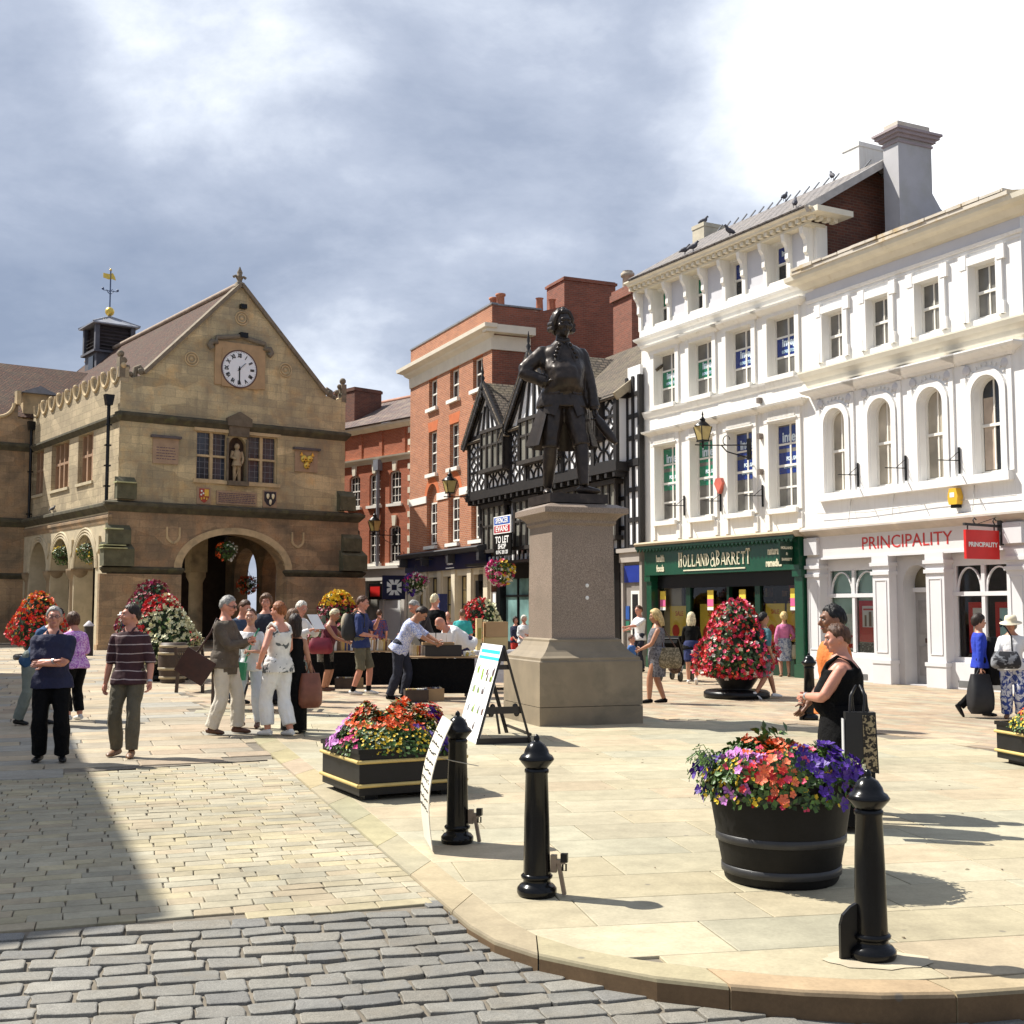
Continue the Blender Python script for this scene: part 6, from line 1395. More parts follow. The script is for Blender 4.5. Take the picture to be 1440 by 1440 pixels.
bx=[(TF(-16.9,-1.0,2.75),'purple and white hanging basket in front of the bank windows',1.3,[(P_PURPLE,60,.08,lambda p,rd:p.x<0),(P_WHITE,70,.07,lambda p,rd:p.x>-.1),(P_MAG,40,.07,lambda p,rd:p.z>0)]),
    (TF(-8.1,-1.0,3.0),'pink, white and yellow hanging basket under the to let board',1.25,[(P_MAG,60,.08,lambda p,rd:p.x<.1),(P_WHITE,70,.08,lambda p,rd:p.z<.1),(P_YEL,50,.07,lambda p,rd:p.x>0),(P_PINK,30,.08,None)]),
    (HF(.65,3.3,4.15),'green trailing basket hung in the nearer side arch of the hall',1.35,[(P_YEL,20,.06,None)]),
    (HF(.65,6.9,4.15),'green trailing basket hung in the middle side arch of the hall',1.35,[(P_YEL,30,.06,lambda p,rd:p.z>0)]),
    (HF(5.7,.3,4.25),'shaded basket with orange and white flowers hung under the front arch',1.2,[(P_ORANGE,40,.07,lambda p,rd:p.x<-.1),(P_WHITE,26,.07,lambda p,rd:p.x>.1)]),
    (HF(9.6,6.6,2.9),'orange and cream basket seen through the front arch against the far street',1.3,[(P_ORANGE,90,.08,None),(P_CREAM,40,.07,None)])]
for k,(loc,lab,s,bl) in enumerate(bx): basket(loc,lab,s,bl,40+k)
m=MB(); m.tube([TF(-16.9,-.1,3.75),TF(-16.9,-1.0,3.72)],.03,6); 
o=m.build('basket_arm',IRON); tag(o,'black iron arm that carries the purple basket on the bank front','bracket')
# ------------------------------------------------------------------ bollards
def bollard(label,loc,rz=0,plate=None,src=[]):
    o=thing('bollard',label,'bollard',loc,rz,'black cast iron bollards')
    m=MB()
    m.lathe([(.0,0),(.108,.0),(.118,.018),(.118,.045),(.100,.066),(.082,.075),(.080,.095),(.093,.105),(.095,.118),(.084,.128)],28); m.build('foot',BLACKG,o)
    m=MB(); m.lathe([(.080,.128),(.074,.45),(.066,.715),(.072,.722),(.072,.738),(.064,.746)],32,fl=lambda t,z:1+.022*math.cos(t*2*pi*8)); m.build('shaft',BLACKG,o)
    m=MB(); m.lathe([(.064,.746),(.075,.76),(.102,.792),(.106,.80),(.092,.822),(.076,.832),(.070,.855),(.050,.888),(.026,.905),(.016,.908),(.019,.918),(.017,.93),(.008,.944),(.0,.948)],28); m.build('cap',BLACKG,o)
    if plate=='hinge':
        m=MB(); m.box(.085,.12,-.02,.02,.14,.24); m.bar((.13,0,.20),(.165,0,.012),.022,.03); m.box(.10,.17,-.018,.018,.19,.215); m.build('hinge_bar',M('worn_steel',(.22,.17,.13),.5,.3,12,metal=.3),o)
        m=MB(); m.box(.145,.185,-.02,.02,.20,.25); m.tube([(.155,0,.19),(.155,0,.15),(.175,0,.15),(.175,0,.19)],.006,5); m.build('padlock',BLACKP,o)
    if plate=='web':
        m=MB(); m.prism([(-.05,.0),(-.165,.0),(-.165,.17),(-.15,.22),(-.11,.26),(-.05,.29)][::-1],'y',-.012,.012); m.build('hinge_web',BLACKP,o)
    return o
bollard('nearest bollard on the right, by the corner of the kerb',G(1226,1347),R(10),'web').scale=(.97,.97,.935)
bollard('middle bollard of the front row, standing alone on the paving',G(755,1259),R(-12),'hinge').scale=(.98,.98,.975)
bollard('bollard with the curling white notice tied to it',G(643,1185),R(-12),'hinge').scale=(.98,.98,.98)
bollard('bollard half hidden behind the man in orange',G(1139,1012),R(20),'web').scale=(1.08,1.08,1.06)
bl=thing('capped_post','dark round post with a pale conical cap at the corner of the arcade','post',G(124,922),0)
m=MB(); m.lathe([(.17,0),(.16,.95),(.15,1.05)],14); m.build('post',M('dark_post',(.03,.025,.022),.7),bl); m=MB(); m.lathe([(.19,1.05),(.19,1.08),(.03,1.24),(.0,1.25)],14); m.build('pale_cap',M('cap_stone',(.55,.53,.55),.7),bl)
# notice tied to the bollard
nb=thing('notice_board','curling white notice board with handwriting tied to the second bollard from the left kerb','notice',G(612,1190),R(-80))
m=MB(); rows=[]
for k in range(13):
    z=.02+.86*k/12; d=.05+.10*math.sin(k/12*pi*.9)-.16*(k/12)
    rows.append([(x,-d,z) for x in (-.27,-.09,.09,.27)])
rb=[[(p[0],p[1]+.006,p[2]) for p in r] for r in rows]; m.smooth=True; m.grid(rows); m.grid([r[::-1] for r in rb])
m.smooth=False
for a,b in ((0,0),(3,3)):
    for k in range(12): m.face([rows[k][a],rb[k][a],rb[k+1][a],rows[k+1][a]])
m.face(list(rows[-1])+list(rb[-1][::-1])); bo=m.build('board',M('dirty_white_card',(.68,.64,.55),.6,.08,5,col2=(.52,.47,.38)),nb)
m=MB(); rd=random.Random(9)
for r_ in range(9):
    k=3.6+r_*.86; i=int(k); t=k-i
    x=-.22
    while x<.2:
        w=rd.uniform(.02,.06); p0=Vector(rows[i][0]).lerp(Vector(rows[i+1][0]),t)
        m.bar((x,p0.y-.003,p0.z+rd.uniform(-.008,.012)),(x+w,p0.y-.003,p0.z+rd.uniform(-.012,.012)),.004,.008); x+=w+rd.uniform(.008,.03)
m.build('handwriting',BLACKP,bo)
m=MB(); m.tube([(-.2,-.03,.62),(.1,.1,.60),(.30,.26,.585)],.003,4); m.build('string',M('pale_string',(.5,.47,.4),.8),nb)
# A-board
ab=thing('sandwich_board','large white A-board poster with a blue heading leaning on a black frame','sandwich board',(-.10,15.28,0),0)
a_=Vector((.33,.10,0)); b_=Vector((-.30,1.22,0)); top=Vector((.0,.03,1.20))
f0=-a_; f1=a_; 
m=MB(); t_=top-f0; nrm=b_.cross(t_).normalized(); nrm=nrm if nrm.x<0 else -nrm
P=lambda s,h: f0+b_*s+t_*h
m.face([P(0,.0),P(0,1),P(1,1),P(1,0)]); m.face([P(0,0)-nrm*.02,P(1,0)-nrm*.02,P(1,1)-nrm*.02,P(0,1)-nrm*.02]); 
for (s0,h0),(s1,h1) in (((0,0),(0,1)),((0,1),(1,1)),((1,1),(1,0)),((1,0),(0,0))): m.face([P(s0,h0),P(s0,h0)-nrm*.02,P(s1,h1)-nrm*.02,P(s1,h1)])
po=m.build('poster_panel',M('poster_white',(.80,.81,.80),.45,.02,2),ab)
m=MB(); q=lambda s,h: P(s,h)+nrm*.003
for (s0,s1,h0,h1) in ((.08,.92,.905,.94),(.05,.95,.84,.87)): m.face([q(s0,h0),q(s0,h1),q(s1,h1),q(s1,h0)])
m.build('blue_heading_bands',M('cyan_print',(.02,.50,.68),.5,.03),po)
rt=-b_.normalized(); up_=t_.normalized(); MT=Matrix((rt.to_4d(),up_.to_4d(),nrm.to_4d(),(0,0,0,1))).transposed(); MT.translation=q(.5,.955)
HB_=M('cyan_print',(.02,.50,.68))
for k,(tx,h) in enumerate((('welcome to',.975),('the book stall',.888)) if 0 else ()): pass
m=MB(); rd=random.Random(12); cols=[M('print_brown',(.12,.06,.05),.6),M('print_green',(.25,.40,.03),.6),M('print_grey',(.22,.22,.24),.6)]
for i,mt in enumerate(cols):
    m=MB()
    for k in range(9):
        s0=rd.choice((.12,.34,.56,.78))+rd.uniform(-.03,.03); h0=rd.choice((.68,.48,.28,.62,.12)); m.face([q(s0,h0),q(s0,h0+rd.uniform(.02,.10)),q(s0+rd.uniform(.04,.08),h0+.05),q(s0+.06,h0)])
    m.build('small_pictures',mt,po)
m=MB()
for off in (0,):
    A=[f0+Vector((.0,-.02,0)),f1+Vector((0,-.02,0)),top+Vector((.0,-.02,.0))]
    m.bar(A[0],A[2],.03,.085); m.bar(A[1],A[2],.03,.085); m.face([A[2]+Vector((-.0,-.016,.0)),A[0].lerp(A[2],.84)+Vector((0,-.016,0)),A[1].lerp(A[2],.84)+Vector((0,-.016,0))]); m.bar(A[0].lerp(A[1],0)+Vector((0,0,.03)),A[1]+Vector((0,0,.03)),.03,.08)
    for h,w in ((.34,.085),(.78,.06)): m.bar(A[0].lerp(A[2],h),A[1].lerp(A[2],h),.03,w)
    g=A[0].lerp(A[1],.5); m.bar(A[0].lerp(A[2],.34).lerp(A[1].lerp(A[2],.34),.28),A[0].lerp(A[1],.42)+Vector((0,0,.12)),.03,.04)
    for h in (.30,.38): 
        for sd in (.16,.84): m.ball(tuple(A[0].lerp(A[2],h-.0).lerp(A[1].lerp(A[2],h),sd)),.035,8,sy=.4)
m.bar(f1+b_,top+b_,.05,.03); m.bar(f1+Vector((0,0,.1)),f1+b_+Vector((0,0,.1)),.03,.03); m.build('black_frame',M('black_plastic_frame',(.013,.011,.011),.4),ab)
m=MB(); n2=Vector((1,0,.3)); e1=f1+Vector((.01,.0,.02)); e2=e1+b_
m.face([e1.lerp(top,.30),e2.lerp(top+b_,.30),top+b_+Vector((.01,0,-.02)),top+Vector((.01,0,-.02))]) if 0 else None
# ------------------------------------------------------------------ wall lanterns
LAMPG=M('lantern_amber_glass',(.42,.33,.13),.25,.1,5)
def lantern(label,origin,ang,x,z,out=.9,root=.0,s=1.0):
    o=thing('wall_lantern',label,'street lamp',origin,ang,'wall lanterns on curled brackets'); y=-out
    m=MB(); w0,w1,h=.15*s,.25*s,.52*s
    for i in range(4):
        a=[(w0,w0),(-w0,w0),(-w0,-w0),(w0,-w0)]; b=[(w1,w1),(-w1,w1),(-w1,-w1),(w1,-w1)]; k=(i+1)%4
        m.face([(x+a[i][0],y+a[i][1],z),(x+a[k][0],y+a[k][1],z),(x+b[k][0],y+b[k][1],z+h),(x+b[i][0],y+b[i][1],z+h)])
    m.build('lantern_glass',LAMPG,o)
    m=MB()
    for sx,sy in ((1,1),(-1,1),(-1,-1),(1,-1)): m.bar((x+sx*w0,y+sy*w0,z),(x+sx*w1,y+sy*w1,z+h),.03*s)
    e=w1+.07*s
    m.lathe([(e*1.25,h),(e*1.25,h+.03*s),(w1*.55,h+.22*s),(w1*.5,h+.26*s),(w1*.62,h+.28*s),(w1*.3,h+.36*s),(.03*s,h+.42*s),(.05*s,h+.48*s),(.01,h+.60*s)],4,(x,y,z)); m.xform(Matrix.Identity(4)); m.box(x-w0-.02,x+w0+.02,y-w0-.02,y+w0+.02,z-.04,z); m.tube([(x,y,z-.04),(x,y,z-.20)],.04*s,6); m.build('lantern_frame',BLACKP,o)
    m=MB(); zb=z-.20*s; m.tube([(x,y-.25,zb),(x,y,zb),(x+root,0,zb-.02)],.025*s,6); m.tube([(x+root*.9,-.05,zb-.5*s),(x+root*.6,y*.55,zb-.28*s),(x+root*.4,y*.6,zb-.02)],.018,6); m.box(x+root-.06,x+root+.06,-.06,0,zb-.6*s,zb+.22*s)
    m.tube([(x+root*.5+.14*cos(t),y*.5,zb+.12+.12*sin(t)) for t in [i*.5 for i in range(10)]],.012,5); m.build('curled_bracket',BLACKP,o)
lantern('lantern on an iron bracket between the upper windows of the white building',RO,R(-61.5),-2.95,6.08,.95,.75,.68)
lantern('lantern on the brick bank beside the timber framed gable',TO,TA,-12.75,6.15,1.1,.9,.85)
lantern('small lantern on the drainpipe side of the red georgian house',QO,R(-47),-2.5,5.55,.9,.5,.95)
# pigeons on the eaves
def pigeon(label,loc,rz):
    o=thing('pigeon',label,'pigeon',loc,rz,'pigeons along the slate roof')
    m=MB(); m.tube([(-.17,0,.05),(-.10,0,.10),(0,0,.13),(.07,0,.17),(.10,0,.24),(.13,0,.275),(.17,0,.26)],[.02,.05,.075,.06,.035,.035,.008],8); m.tube([(0,.03,.09),(0,.03,0)],.008,4); m.tube([(0,-.03,.09),(0,-.03,0)],.008,4); m.build('body',M('pigeon_grey',(.07,.07,.085),.7,.3,20),o); return o
RW=lambda x,y,z: Matrix.Translation(RO)@Matrix.Rotation(R(-61.5),4,'Z')@Vector((x,y,z))
for k,(x,y,z) in enumerate(((-6.9,2.2,13.45),(-4.0,-.4,11.50),(-4.4,-.38,11.52),(-2.4,-.40,11.50),(-1.3,2.2,13.1),(-3.2,2.2,13.1),(.15,-.42,11.50))):
    pigeon('grey pigeon perched on the slate roof or eaves of the tall white building',RW(x,y,z),rd.uniform(0,6))
pg=pigeon('dark pigeon on the string course of the market hall side',HF(.28,7.6,6.17),1.0); del pg['group']
# ------------------------------------------------------------------ statue pedestal
PDC=G(759,1022); pa=R(19); pu=Vector((cos(pa),sin(pa),0)); pw=Vector((-sin(pa),cos(pa),0)); PC=PDC+pu*.80+pw*.80
pd=thing('statue_pedestal','square brown granite pedestal with moulded base and cornice under the bronze statue','pedestal',PC,pa)
GRAN=M('brown_granite',(.20,.145,.105),.55,.12,2.5,col2=(.30,.24,.19),c2pos=(.45,.6),bump=.04); 
def granite():
    m,n,l,b=newmat('speckled_granite'); v=coord(n)
    f=noise_(n,l,v,70,4,.8); g=noise_(n,l,v,1.2,6,.6); s_=n.new('ShaderNodeSeparateXYZ'); l.new(v,s_.inputs[0])
    c=ramp_(n,l,f,[(.30,(.10,.075,.06)),(.5,(.25,.19,.145)),(.68,(.40,.33,.275))]); c=mix_(n,l,ramp_(n,l,g,[(.45,0),(.75,.5)]),c,(.13,.11,.085))
    vo=n.new('ShaderNodeTexVoronoi'); setv(vo,Scale=55); l.new(v,vo.inputs['Vector']); c=mix_(n,l,ramp_(n,l,vo.outputs['Distance'],[(.12,.7),(.2,0)]),c,(.06,.045,.04))
    l.new(c,b.inputs['Base Color']); setv(b,Roughness=.5); return m
SPK=granite(); BASEG=M('weathered_base_granite',(.235,.19,.13),.75,.2,1.6,col2=(.12,.105,.075),c2pos=(.5,.75),bump=.15,bscale=50)
m=MB(); m.box(-.80,.80,-.80,.80,0,.26); m.box(-.798,.798,-.798,.798,.268,.90); m.build('base_block',BASEG,pd)
def sq(mb,prof):
    for (a,z0),(b,z1) in zip(prof,prof[1:]):
        A=[(-a,-a,z0),(a,-a,z0),(a,a,z0),(-a,a,z0)]; B=[(-b,-b,z1),(b,-b,z1),(b,b,z1),(-b,b,z1)]
        for i in range(4): k=(i+1)%4; mb.face([A[i],A[k],B[k],B[i]])
    b,z=prof[-1]; mb.face([(-b,-b,z),(b,-b,z),(b,b,z),(-b,b,z)])
m=MB(); sq(m,[(.80,.90),(.775,.92),(.775,.955),(.72,.985),(.66,1.04),(.60,1.12),(.565,1.18),(.565,1.21),(.52,1.23)]); m.build('base_moulding',BASEG,pd)
m=MB(); sq(m,[(.50,1.22),(.485,2.93)]); m.build('shaft',SPK,pd)
m=MB(); sq(m,[(.485,2.88),(.52,2.92),(.52,2.96),(.55,3.0),(.60,3.04),(.66,3.06),(.66,3.14),(.52,3.20)]); m.build('cornice',SPK,pd)
m=MB()
for z in (2.0,1.82): m.ball((.06,-.495,z),.03,8,sy=.2)
m.parts('pale_patch',WPA,pd)

m=MB(); rd=random.Random(44); c_=G(1226,1350); m.face([(c_.x+(.20+.04*rd.random())*cos(a)*(1.25 if cos(a)>0 else 1),c_.y+(.15+.03*rd.random())*sin(a),.004) for a in [2*pi*i/22 for i in range(22)]]); struct(m.build('mortar_patch',M('pale_mortar',(.46,.395,.28),.9,.15,6,bump=.2)))
m=MB()
for k in range(70):
    p=Vector((rd.uniform(-2.5,4.5),rd.uniform(5.2,15),.003)); 
    if in_plaza(p,KI)<.1: continue
    a=rd.uniform(0,6.3); s_=rd.uniform(.008,.022); m.face([p+Vector((cos(a+t)*s_*w,sin(a+t)*s_*w,.004*(i%2))) for i,(t,w) in enumerate(((0,1),(1.3,.4),(3.1,1.1),(4.6,.45)))])
o=m.build('leaf_litter',M('litter_brown',(.10,.065,.03),.9,.4,20)); tag(o,'scattered specks of dry leaf litter on the paving','litter'); o['kind']='stuff'
# ------------------------------------------------------------------ people
QUEUE=[]
def remesh(name, mb, mat, parent, vox, smooth=3, wr=0.0, wf=7.0, extra=None, extramats=(), fac=.5):
    o=mb.build(name, mat, parent)
    r=o.modifiers.new('r','REMESH'); r.mode='VOXEL'; r.voxel_size=vox; r.use_smooth_shade=True
    s=o.modifiers.new('s','SMOOTH'); s.factor=fac; s.iterations=smooth
    QUEUE.append((o,mat,wr,wf,extra,extramats)); return o
def bake_people():
    dg=bpy.context.evaluated_depsgraph_get(); dg.update()
    res=[(q,bpy.data.meshes.new_from_object(q[0].evaluated_get(dg))) for q in QUEUE]
    for (o,mat,wr,wf,extra,em),me in res:
        o.modifiers.clear(); old=o.data
        if wr:
            co=[0.0]*(3*len(me.vertices)); me.vertices.foreach_get('co',co); no=[0.0]*len(co); me.vertices.foreach_get('normal',no)
            sd=hash(o.name)%97
            for i in range(0,len(co),3):
                p=Vector((co[i]*wf,co[i+1]*wf,co[i+2]*wf*.62+sd)); d=mnoise.noise(p)+.55*mnoise.noise(p*2.3+Vector((3,co[i+2]*9,1)))
                d=wr*(d if d<0 else d*.6)
                co[i]+=no[i]*d; co[i+1]+=no[i+1]*d; co[i+2]+=no[i+2]*d
            me.vertices.foreach_set('co',co)
        if extra is not None and extra.v:
            nv=[tuple(v.co) for v in me.vertices]; nf=[tuple(p.vertices) for p in me.polygons]; n0=len(nv); f0=len(nf)
            m2=bpy.data.meshes.new(old.name); m2.from_pydata(nv+extra.v,[],nf+[tuple(i+n0 for i in f) for f in extra.f])
            m2.materials.append(mat)
            for e in em: m2.materials.append(e)
            m2.polygons.foreach_set('material_index',[0]*f0+extra.m); m2.polygons.foreach_set('use_smooth',[True]*f0+extra.sm); m2.update(); me=m2
        else:
            me.materials.clear(); me.materials.append(mat); me.polygons.foreach_set('use_smooth',[True]*len(me.polygons))
        me.name=o.name; o.data=me; bpy.data.meshes.remove(old)
    QUEUE.clear()
def skinmat(name,col):
    if name in _mc: return _mc[name]
    m,n,l,b=newmat(name); v=coord(n); f=noise_(n,l,v,9,5)
    c=ramp_(n,l,f,[(.3,[q*.85 for q in col]),(.7,[min(1,q*1.1) for q in col])]); l.new(c,b.inputs['Base Color']); setv(b,Roughness=.5); b.inputs['Subsurface Weight'].default_value=0.0
    _mc[name]=m; return m
SK={'fair':skinmat('fair_skin',(.52,.27,.18)),'pink':skinmat('pink_skin',(.56,.25,.17)),'tan':skinmat('tanned_skin',(.40,.19,.11)),'brown':skinmat('brown_skin',(.22,.105,.06)),'bronze':None}
EYE=M('eye_dark',(.02,.015,.012),.3,.1); LIP=M('lip',(.34,.10,.08),.5,.1); EWH=M('eye_white',(.6,.58,.55),.4,.03)
def HAIR(name,c):
    m,n,l,b=newmat('hair_'+name); v=coord(n); mp=n.new('ShaderNodeMapping'); mp.inputs['Scale'].default_value=(95,95,16); l.new(v,mp.inputs['Vector'])
    f=noise_(n,l,mp.outputs[0],1,4,.6); g=noise_(n,l,v,14,4,.6); q=math_(n,l,'ADD',math_(n,l,'MULTIPLY',f,.65),math_(n,l,'MULTIPLY',g,.35))
    l.new(ramp_(n,l,q,[(.32,[x*.28 for x in c]),(.52,c),(.68,[min(1,x*1.9+.01) for x in c])]),b.inputs['Base Color']); setv(b,Roughness=.5); b.inputs['Specular IOR Level'].default_value=.3
    l.new(bump_(n,l,f,.9,.006),b.inputs['Normal']); return m
HR={'grey':HAIR('grey',(.30,.29,.27)),'white':HAIR('white',(.62,.58,.50)),'dark':HAIR('dark_brown',(.022,.013,.009)),'black':HAIR('black',(.008,.007,.007)),'brown':HAIR('brown',(.085,.04,.022)),'red':HAIR('auburn',(.26,.085,.025)),'blond':HAIR('blond',(.55,.40,.18)),'pale':HAIR('pale_blond',(.66,.56,.36)),'mid':HAIR('mid_brown',(.15,.085,.05))}
def cloth(name,col,var=.16,rough=.85,**k): return M('cloth_'+name,col,rough,var,7,bump=.55,bscale=15,bdist=.035,**k)
def stripes(name,base,line,freq,w,axis=2,warp=0):
    nm='cloth_'+name
    if nm in _mc: return _mc[nm]
    m,n,l,b=newmat(nm); s=n.new('ShaderNodeSeparateXYZ'); v=coord(n); l.new(v,s.inputs[0])
    z=math_(n,l,'ADD',s.outputs[axis],math_(n,l,'MULTIPLY',noise_(n,l,v,3,2),.05))
    f=math_(n,l,'FRACT',math_(n,l,'MULTIPLY',z,freq)); g=math_(n,l,'LESS_THAN',f,w)
    c=mix_(n,l,g,base,line); c=mix_(n,l,1.0,c,ramp_(n,l,noise_(n,l,v,9,4),[(.3,.8),(.7,1.15)]),'MULTIPLY'); l.new(c,b.inputs['Base Color']); setv(b,Roughness=.85); _mc[nm]=m; return m
def print_(name,base,spot,scale,thr=(.45,.52),kind='noise'):
    nm='cloth_'+name
    if nm in _mc: return _mc[nm]
    m,n,l,b=newmat(nm); v=coord(n)
    if kind=='vor': vo=n.new('ShaderNodeTexVoronoi'); setv(vo,Scale=scale); l.new(v,vo.inputs['Vector']); f=vo.outputs['Distance']
    else: f=noise_(n,l,v,scale,3,.6,.6)
    c=mix_(n,l,ramp_(n,l,f,[(thr[0],0),(thr[1],1)]),base,spot); c=mix_(n,l,1.0,c,ramp_(n,l,noise_(n,l,v,9,4),[(.3,.82),(.7,1.12)]),'MULTIPLY'); l.new(c,b.inputs['Base Color']); setv(b,Roughness=.85); _mc[nm]=m; return m
def ik(S,T,a,b,hint):
    d=T-S; L=min(d.length,(a+b)*.998); d=d.normalized() if d.length>1e-6 else Vector((0,0,-1)); T=S+d*L
    x=(a*a-b*b+L*L)/(2*L); h=math.sqrt(max(0,a*a-x*x)); p=hint-d*hint.dot(d); p=p.normalized() if p.length>1e-4 else Vector((0,1,0))
    return S+d*x+p*h, T
def person(label, loc, rz, h=1.72, sex='m', skin='fair', hair=('grey','short'), top=None, sleeve=.55, bottom=None, shoes=None, pose=None, build=1.0, vox=.013, skirt=None, group=None, glasses=False, sock=None, topwr=.013, neckdrop=0, hem=None, bare=False, boots=False, extra=None, name='person', straps=False, collar=None, legw=1.0, belly=0.0, watch=None, hat=None, statue=None, heads=1.07):
    pose=pose or {}; k=h/1.75; o=thing(name,label,'person' if name=='person' else 'statue',loc,rz,group)
    V=lambda x,y,z: Vector((x*k,y*k,z*k))
    sw=(.168 if sex=='m' else .148)*build**.6; hw=.088 if sex=='m' else .092
    hx,hy,hz=pose.get('hip',(0,0,0)); hipz=.93+hz; lean=R(pose.get('lean',0)); tw=R(pose.get('twist',0)); side=R(pose.get('side',0))
    HC=V(hx,hy,hipz)
    U=Matrix.Translation(HC)@Matrix.Rotation(lean,4,'X')@Matrix.Rotation(side,4,'Y')@Matrix.Rotation(tw,4,'Z')@Matrix.Translation(-V(0,0,.93))
    T=lambda x,y,z: U@V(x,y,z)
    B=build
    # feet, legs
    feet={}
    for sd,sg in (('l',1),('r',-1)):
        f=pose.get('f'+sd,(sg*.11,0,0,sg*8)); fx,fy=f[0],f[1]; fz=f[2] if len(f)>2 else 0; ta=R(f[3] if len(f)>3 else sg*8); pitch=R(f[4]) if len(f)>4 else 0
        A=V(fx,fy,.085+fz); J=HC+Matrix.Rotation(tw*.3,3,'Z')@V(sg*hw,0,-.02)
        dirf=Vector((sin(ta),-cos(ta),0))
        kn,A=ik(J,A,.435*k,.415*k,Vector((dirf.x*.8,dirf.y,.05)))
        feet[sd]=(J,kn,A,dirf,pitch)
    hands={}
    for sd,sg in (('l',1),('r',-1)):
        S=T(sg*sw,.008,1.366); hd=pose.get('h'+sd)
        if hd is None: tgt=T(sg*(sw+.06),-.04,.86)
        else: tgt=V(*hd[:3])
        hint=Vector(pose.get('e'+sd,(sg*.55,.8,-.25)))
        el,W=ik(S,tgt,.285*k,.255*k,hint); hands[sd]=(S,el,W)
    yaw,pit=[R(a) for a in pose.get('head',(0,0))]
    Hn=T(0,.004,1.497); HMx=Matrix.Translation(Hn)@Matrix.Rotation(yaw+tw,4,'Z')@Matrix.Rotation(pit+lean*pose.get('hl_',.55),4,'X')@Matrix.Scale(heads,4)
    Hd=lambda x,y,z: HMx@V(x,y,z)
    bottom_in=bool(skirt) and not bottom
    # ---- body
    m=MB(); ell=lambda a: a
    def torso(mb,e=0,z0=.86,z1=1.50,be=belly,hemmed=False):
        prof=[(.86,.148,.112),(.93,.165,.118),(1.02,.150 if sex=='m' else .136,.108+be*.6),(1.10,.146 if sex=='m' else .128,.104+be),(1.20,.160 if sex=='m' else .142,.112+be*.6),(1.30,.172 if sex=='m' else .152,.120 if sex=='m' else .122),(1.37,.168 if sex=='m' else .146,.110),(1.415,.140 if sex=='m' else .122,.092),(1.450,.100,.076),(1.482,.072,.064),(1.50,.058,.056)]
        if hemmed: prof=[(.835,.196,.146),(.90,.190,.138),(.96,.176,.126)]+prof[2:]; z0=.80 if not bottom_in else .93
        rows=[]
        for z,rx,ry in prof:
            if z<z0-1e-6 or z>z1+1e-6: continue
            yo=-be*.7 if 1.0<z<1.25 else 0
            rows.append([T((rx*B+e)*cos(2*pi*j/20), (ry*B+e)*sin(2*pi*j/20)+yo-(.018 if (sex=='f' and 1.24<z<1.34 and sin(2*pi*j/20)<-.3) else 0), z) for j in range(20)])
        mb.smooth=True; mb.grid(rows,True); mb.smooth=False; mb.face(rows[0][::-1]); mb.face(rows[-1])
    torso(m)
    LR=[.088,.080,.062,.056,.058,.042,.038]
    def leg(mb,sd,e=0,t1=1.0,flare=0,wf=1.0):
        J,kn,A,df,pt=feet[sd]; pts=[J+Vector((0,0,.06*k)),J.lerp(kn,.35),J.lerp(kn,.85),kn.lerp(A,.08),kn.lerp(A,.32),kn.lerp(A,.85),A]; r=[(x*B*wf+e)*k for x in LR]
        if t1<1:
            n_=max(2,int(round(t1*6))+1); pts=pts[:n_]; r=r[:n_]
        if flare: r=[x+flare*k*max(0,(i-2))/4 for i,x in enumerate(r)]
        mb.tube(pts,r,12); mb.ball(tuple(pts[0]),r[0],10)
    AR=[.052,.050,.044,.041,.041,.031,.026]
    def arm(mb,sd,e=0,t1=1.0):
        S,el,W=hands[sd]; pts=[S,S.lerp(el,.4),S.lerp(el,.9),el.lerp(W,.08),el.lerp(W,.3),el.lerp(W,.8),W]; f=B**.7*(1 if sex=='m' else .9); r=[(x*f+e)*k for x in AR]
        if t1<1: n_=max(2,int(round(t1*6))+1); pts=pts[:n_]; r=r[:n_]
        mb.tube(pts,r,10); mb.ball(tuple(S),r[0],10)
    for sd in 'lr': leg(m,sd); arm(m,sd)
    # neck and head
    m.tube([T(0,.012,1.42),T(0,.008,1.47),Hd(0,.004,.03),Hd(0,.006,.075)],[.075*k*B**.3,.062*k*B**.3,.056*k*B**.3,.054*k],12)
    fn=lambda p: Vector((p.x*(1-.22*max(0,-p.z)**1.5)*(1-.10*max(0,-p.y)),p.y*(1 if p.y>0 else .97),p.z))
    n0=len(m.v); m.ball((0,.0,.135),1,20,.074,.096,.112,fn); m.ball((0,-.035,.070),1,12,.050,.052,.045); m.ball((0,-.075,.045),1,8,.024,.02,.020)
    m.prism([(-.088,.158),(-.128,.106),(-.118,.094),(-.085,.092)],'x',-.013,.013) if vox<.012 else m.ball((0,-.105,.11),1,8,.015,.02,.026)
    m.ball((0,-.088,.166),1,10,.055,.014,.012); m.ball((.045,-.07,.112),1,8,.022,.022,.026); m.ball((-.045,-.07,.112),1,8,.022,.022,.026); m.ball((0,-.088,.070),1,8,.024,.013,.012)
    for sg in (-1,1): m.ball((sg*.076,.012,.125),1,8,.012,.024,.034)
    m.xform(HMx@Matrix.Scale(k,4),n0)
    # hands
    ex=MB()
    for sd,sg in (('l',1),('r',-1)):
        S,el,W=hands[sd]; d=(W-el).normalized(); hd=pose.get('h'+sd); curl=hd[3] if hd and len(hd)>3 else .35
        pal=Vector(pose.get('p'+sd,(-sg*.9,-.2,0))); pal=(pal-d*pal.dot(d)).normalized(); wd=d.cross(pal)*sg   # palm normal, thumb side
        if wd.y>0.2 and not pose.get('p'+sd): wd=-wd
        c0=W+d*.085*k
        m.tube([W-d*.01*k,W+d*.03*k,W+d*.075*k,W+d*.092*k],[.026*k,.034*k,.036*k,.028*k],10,True,[.75,.55,.5,.5])
        ex.smooth=True
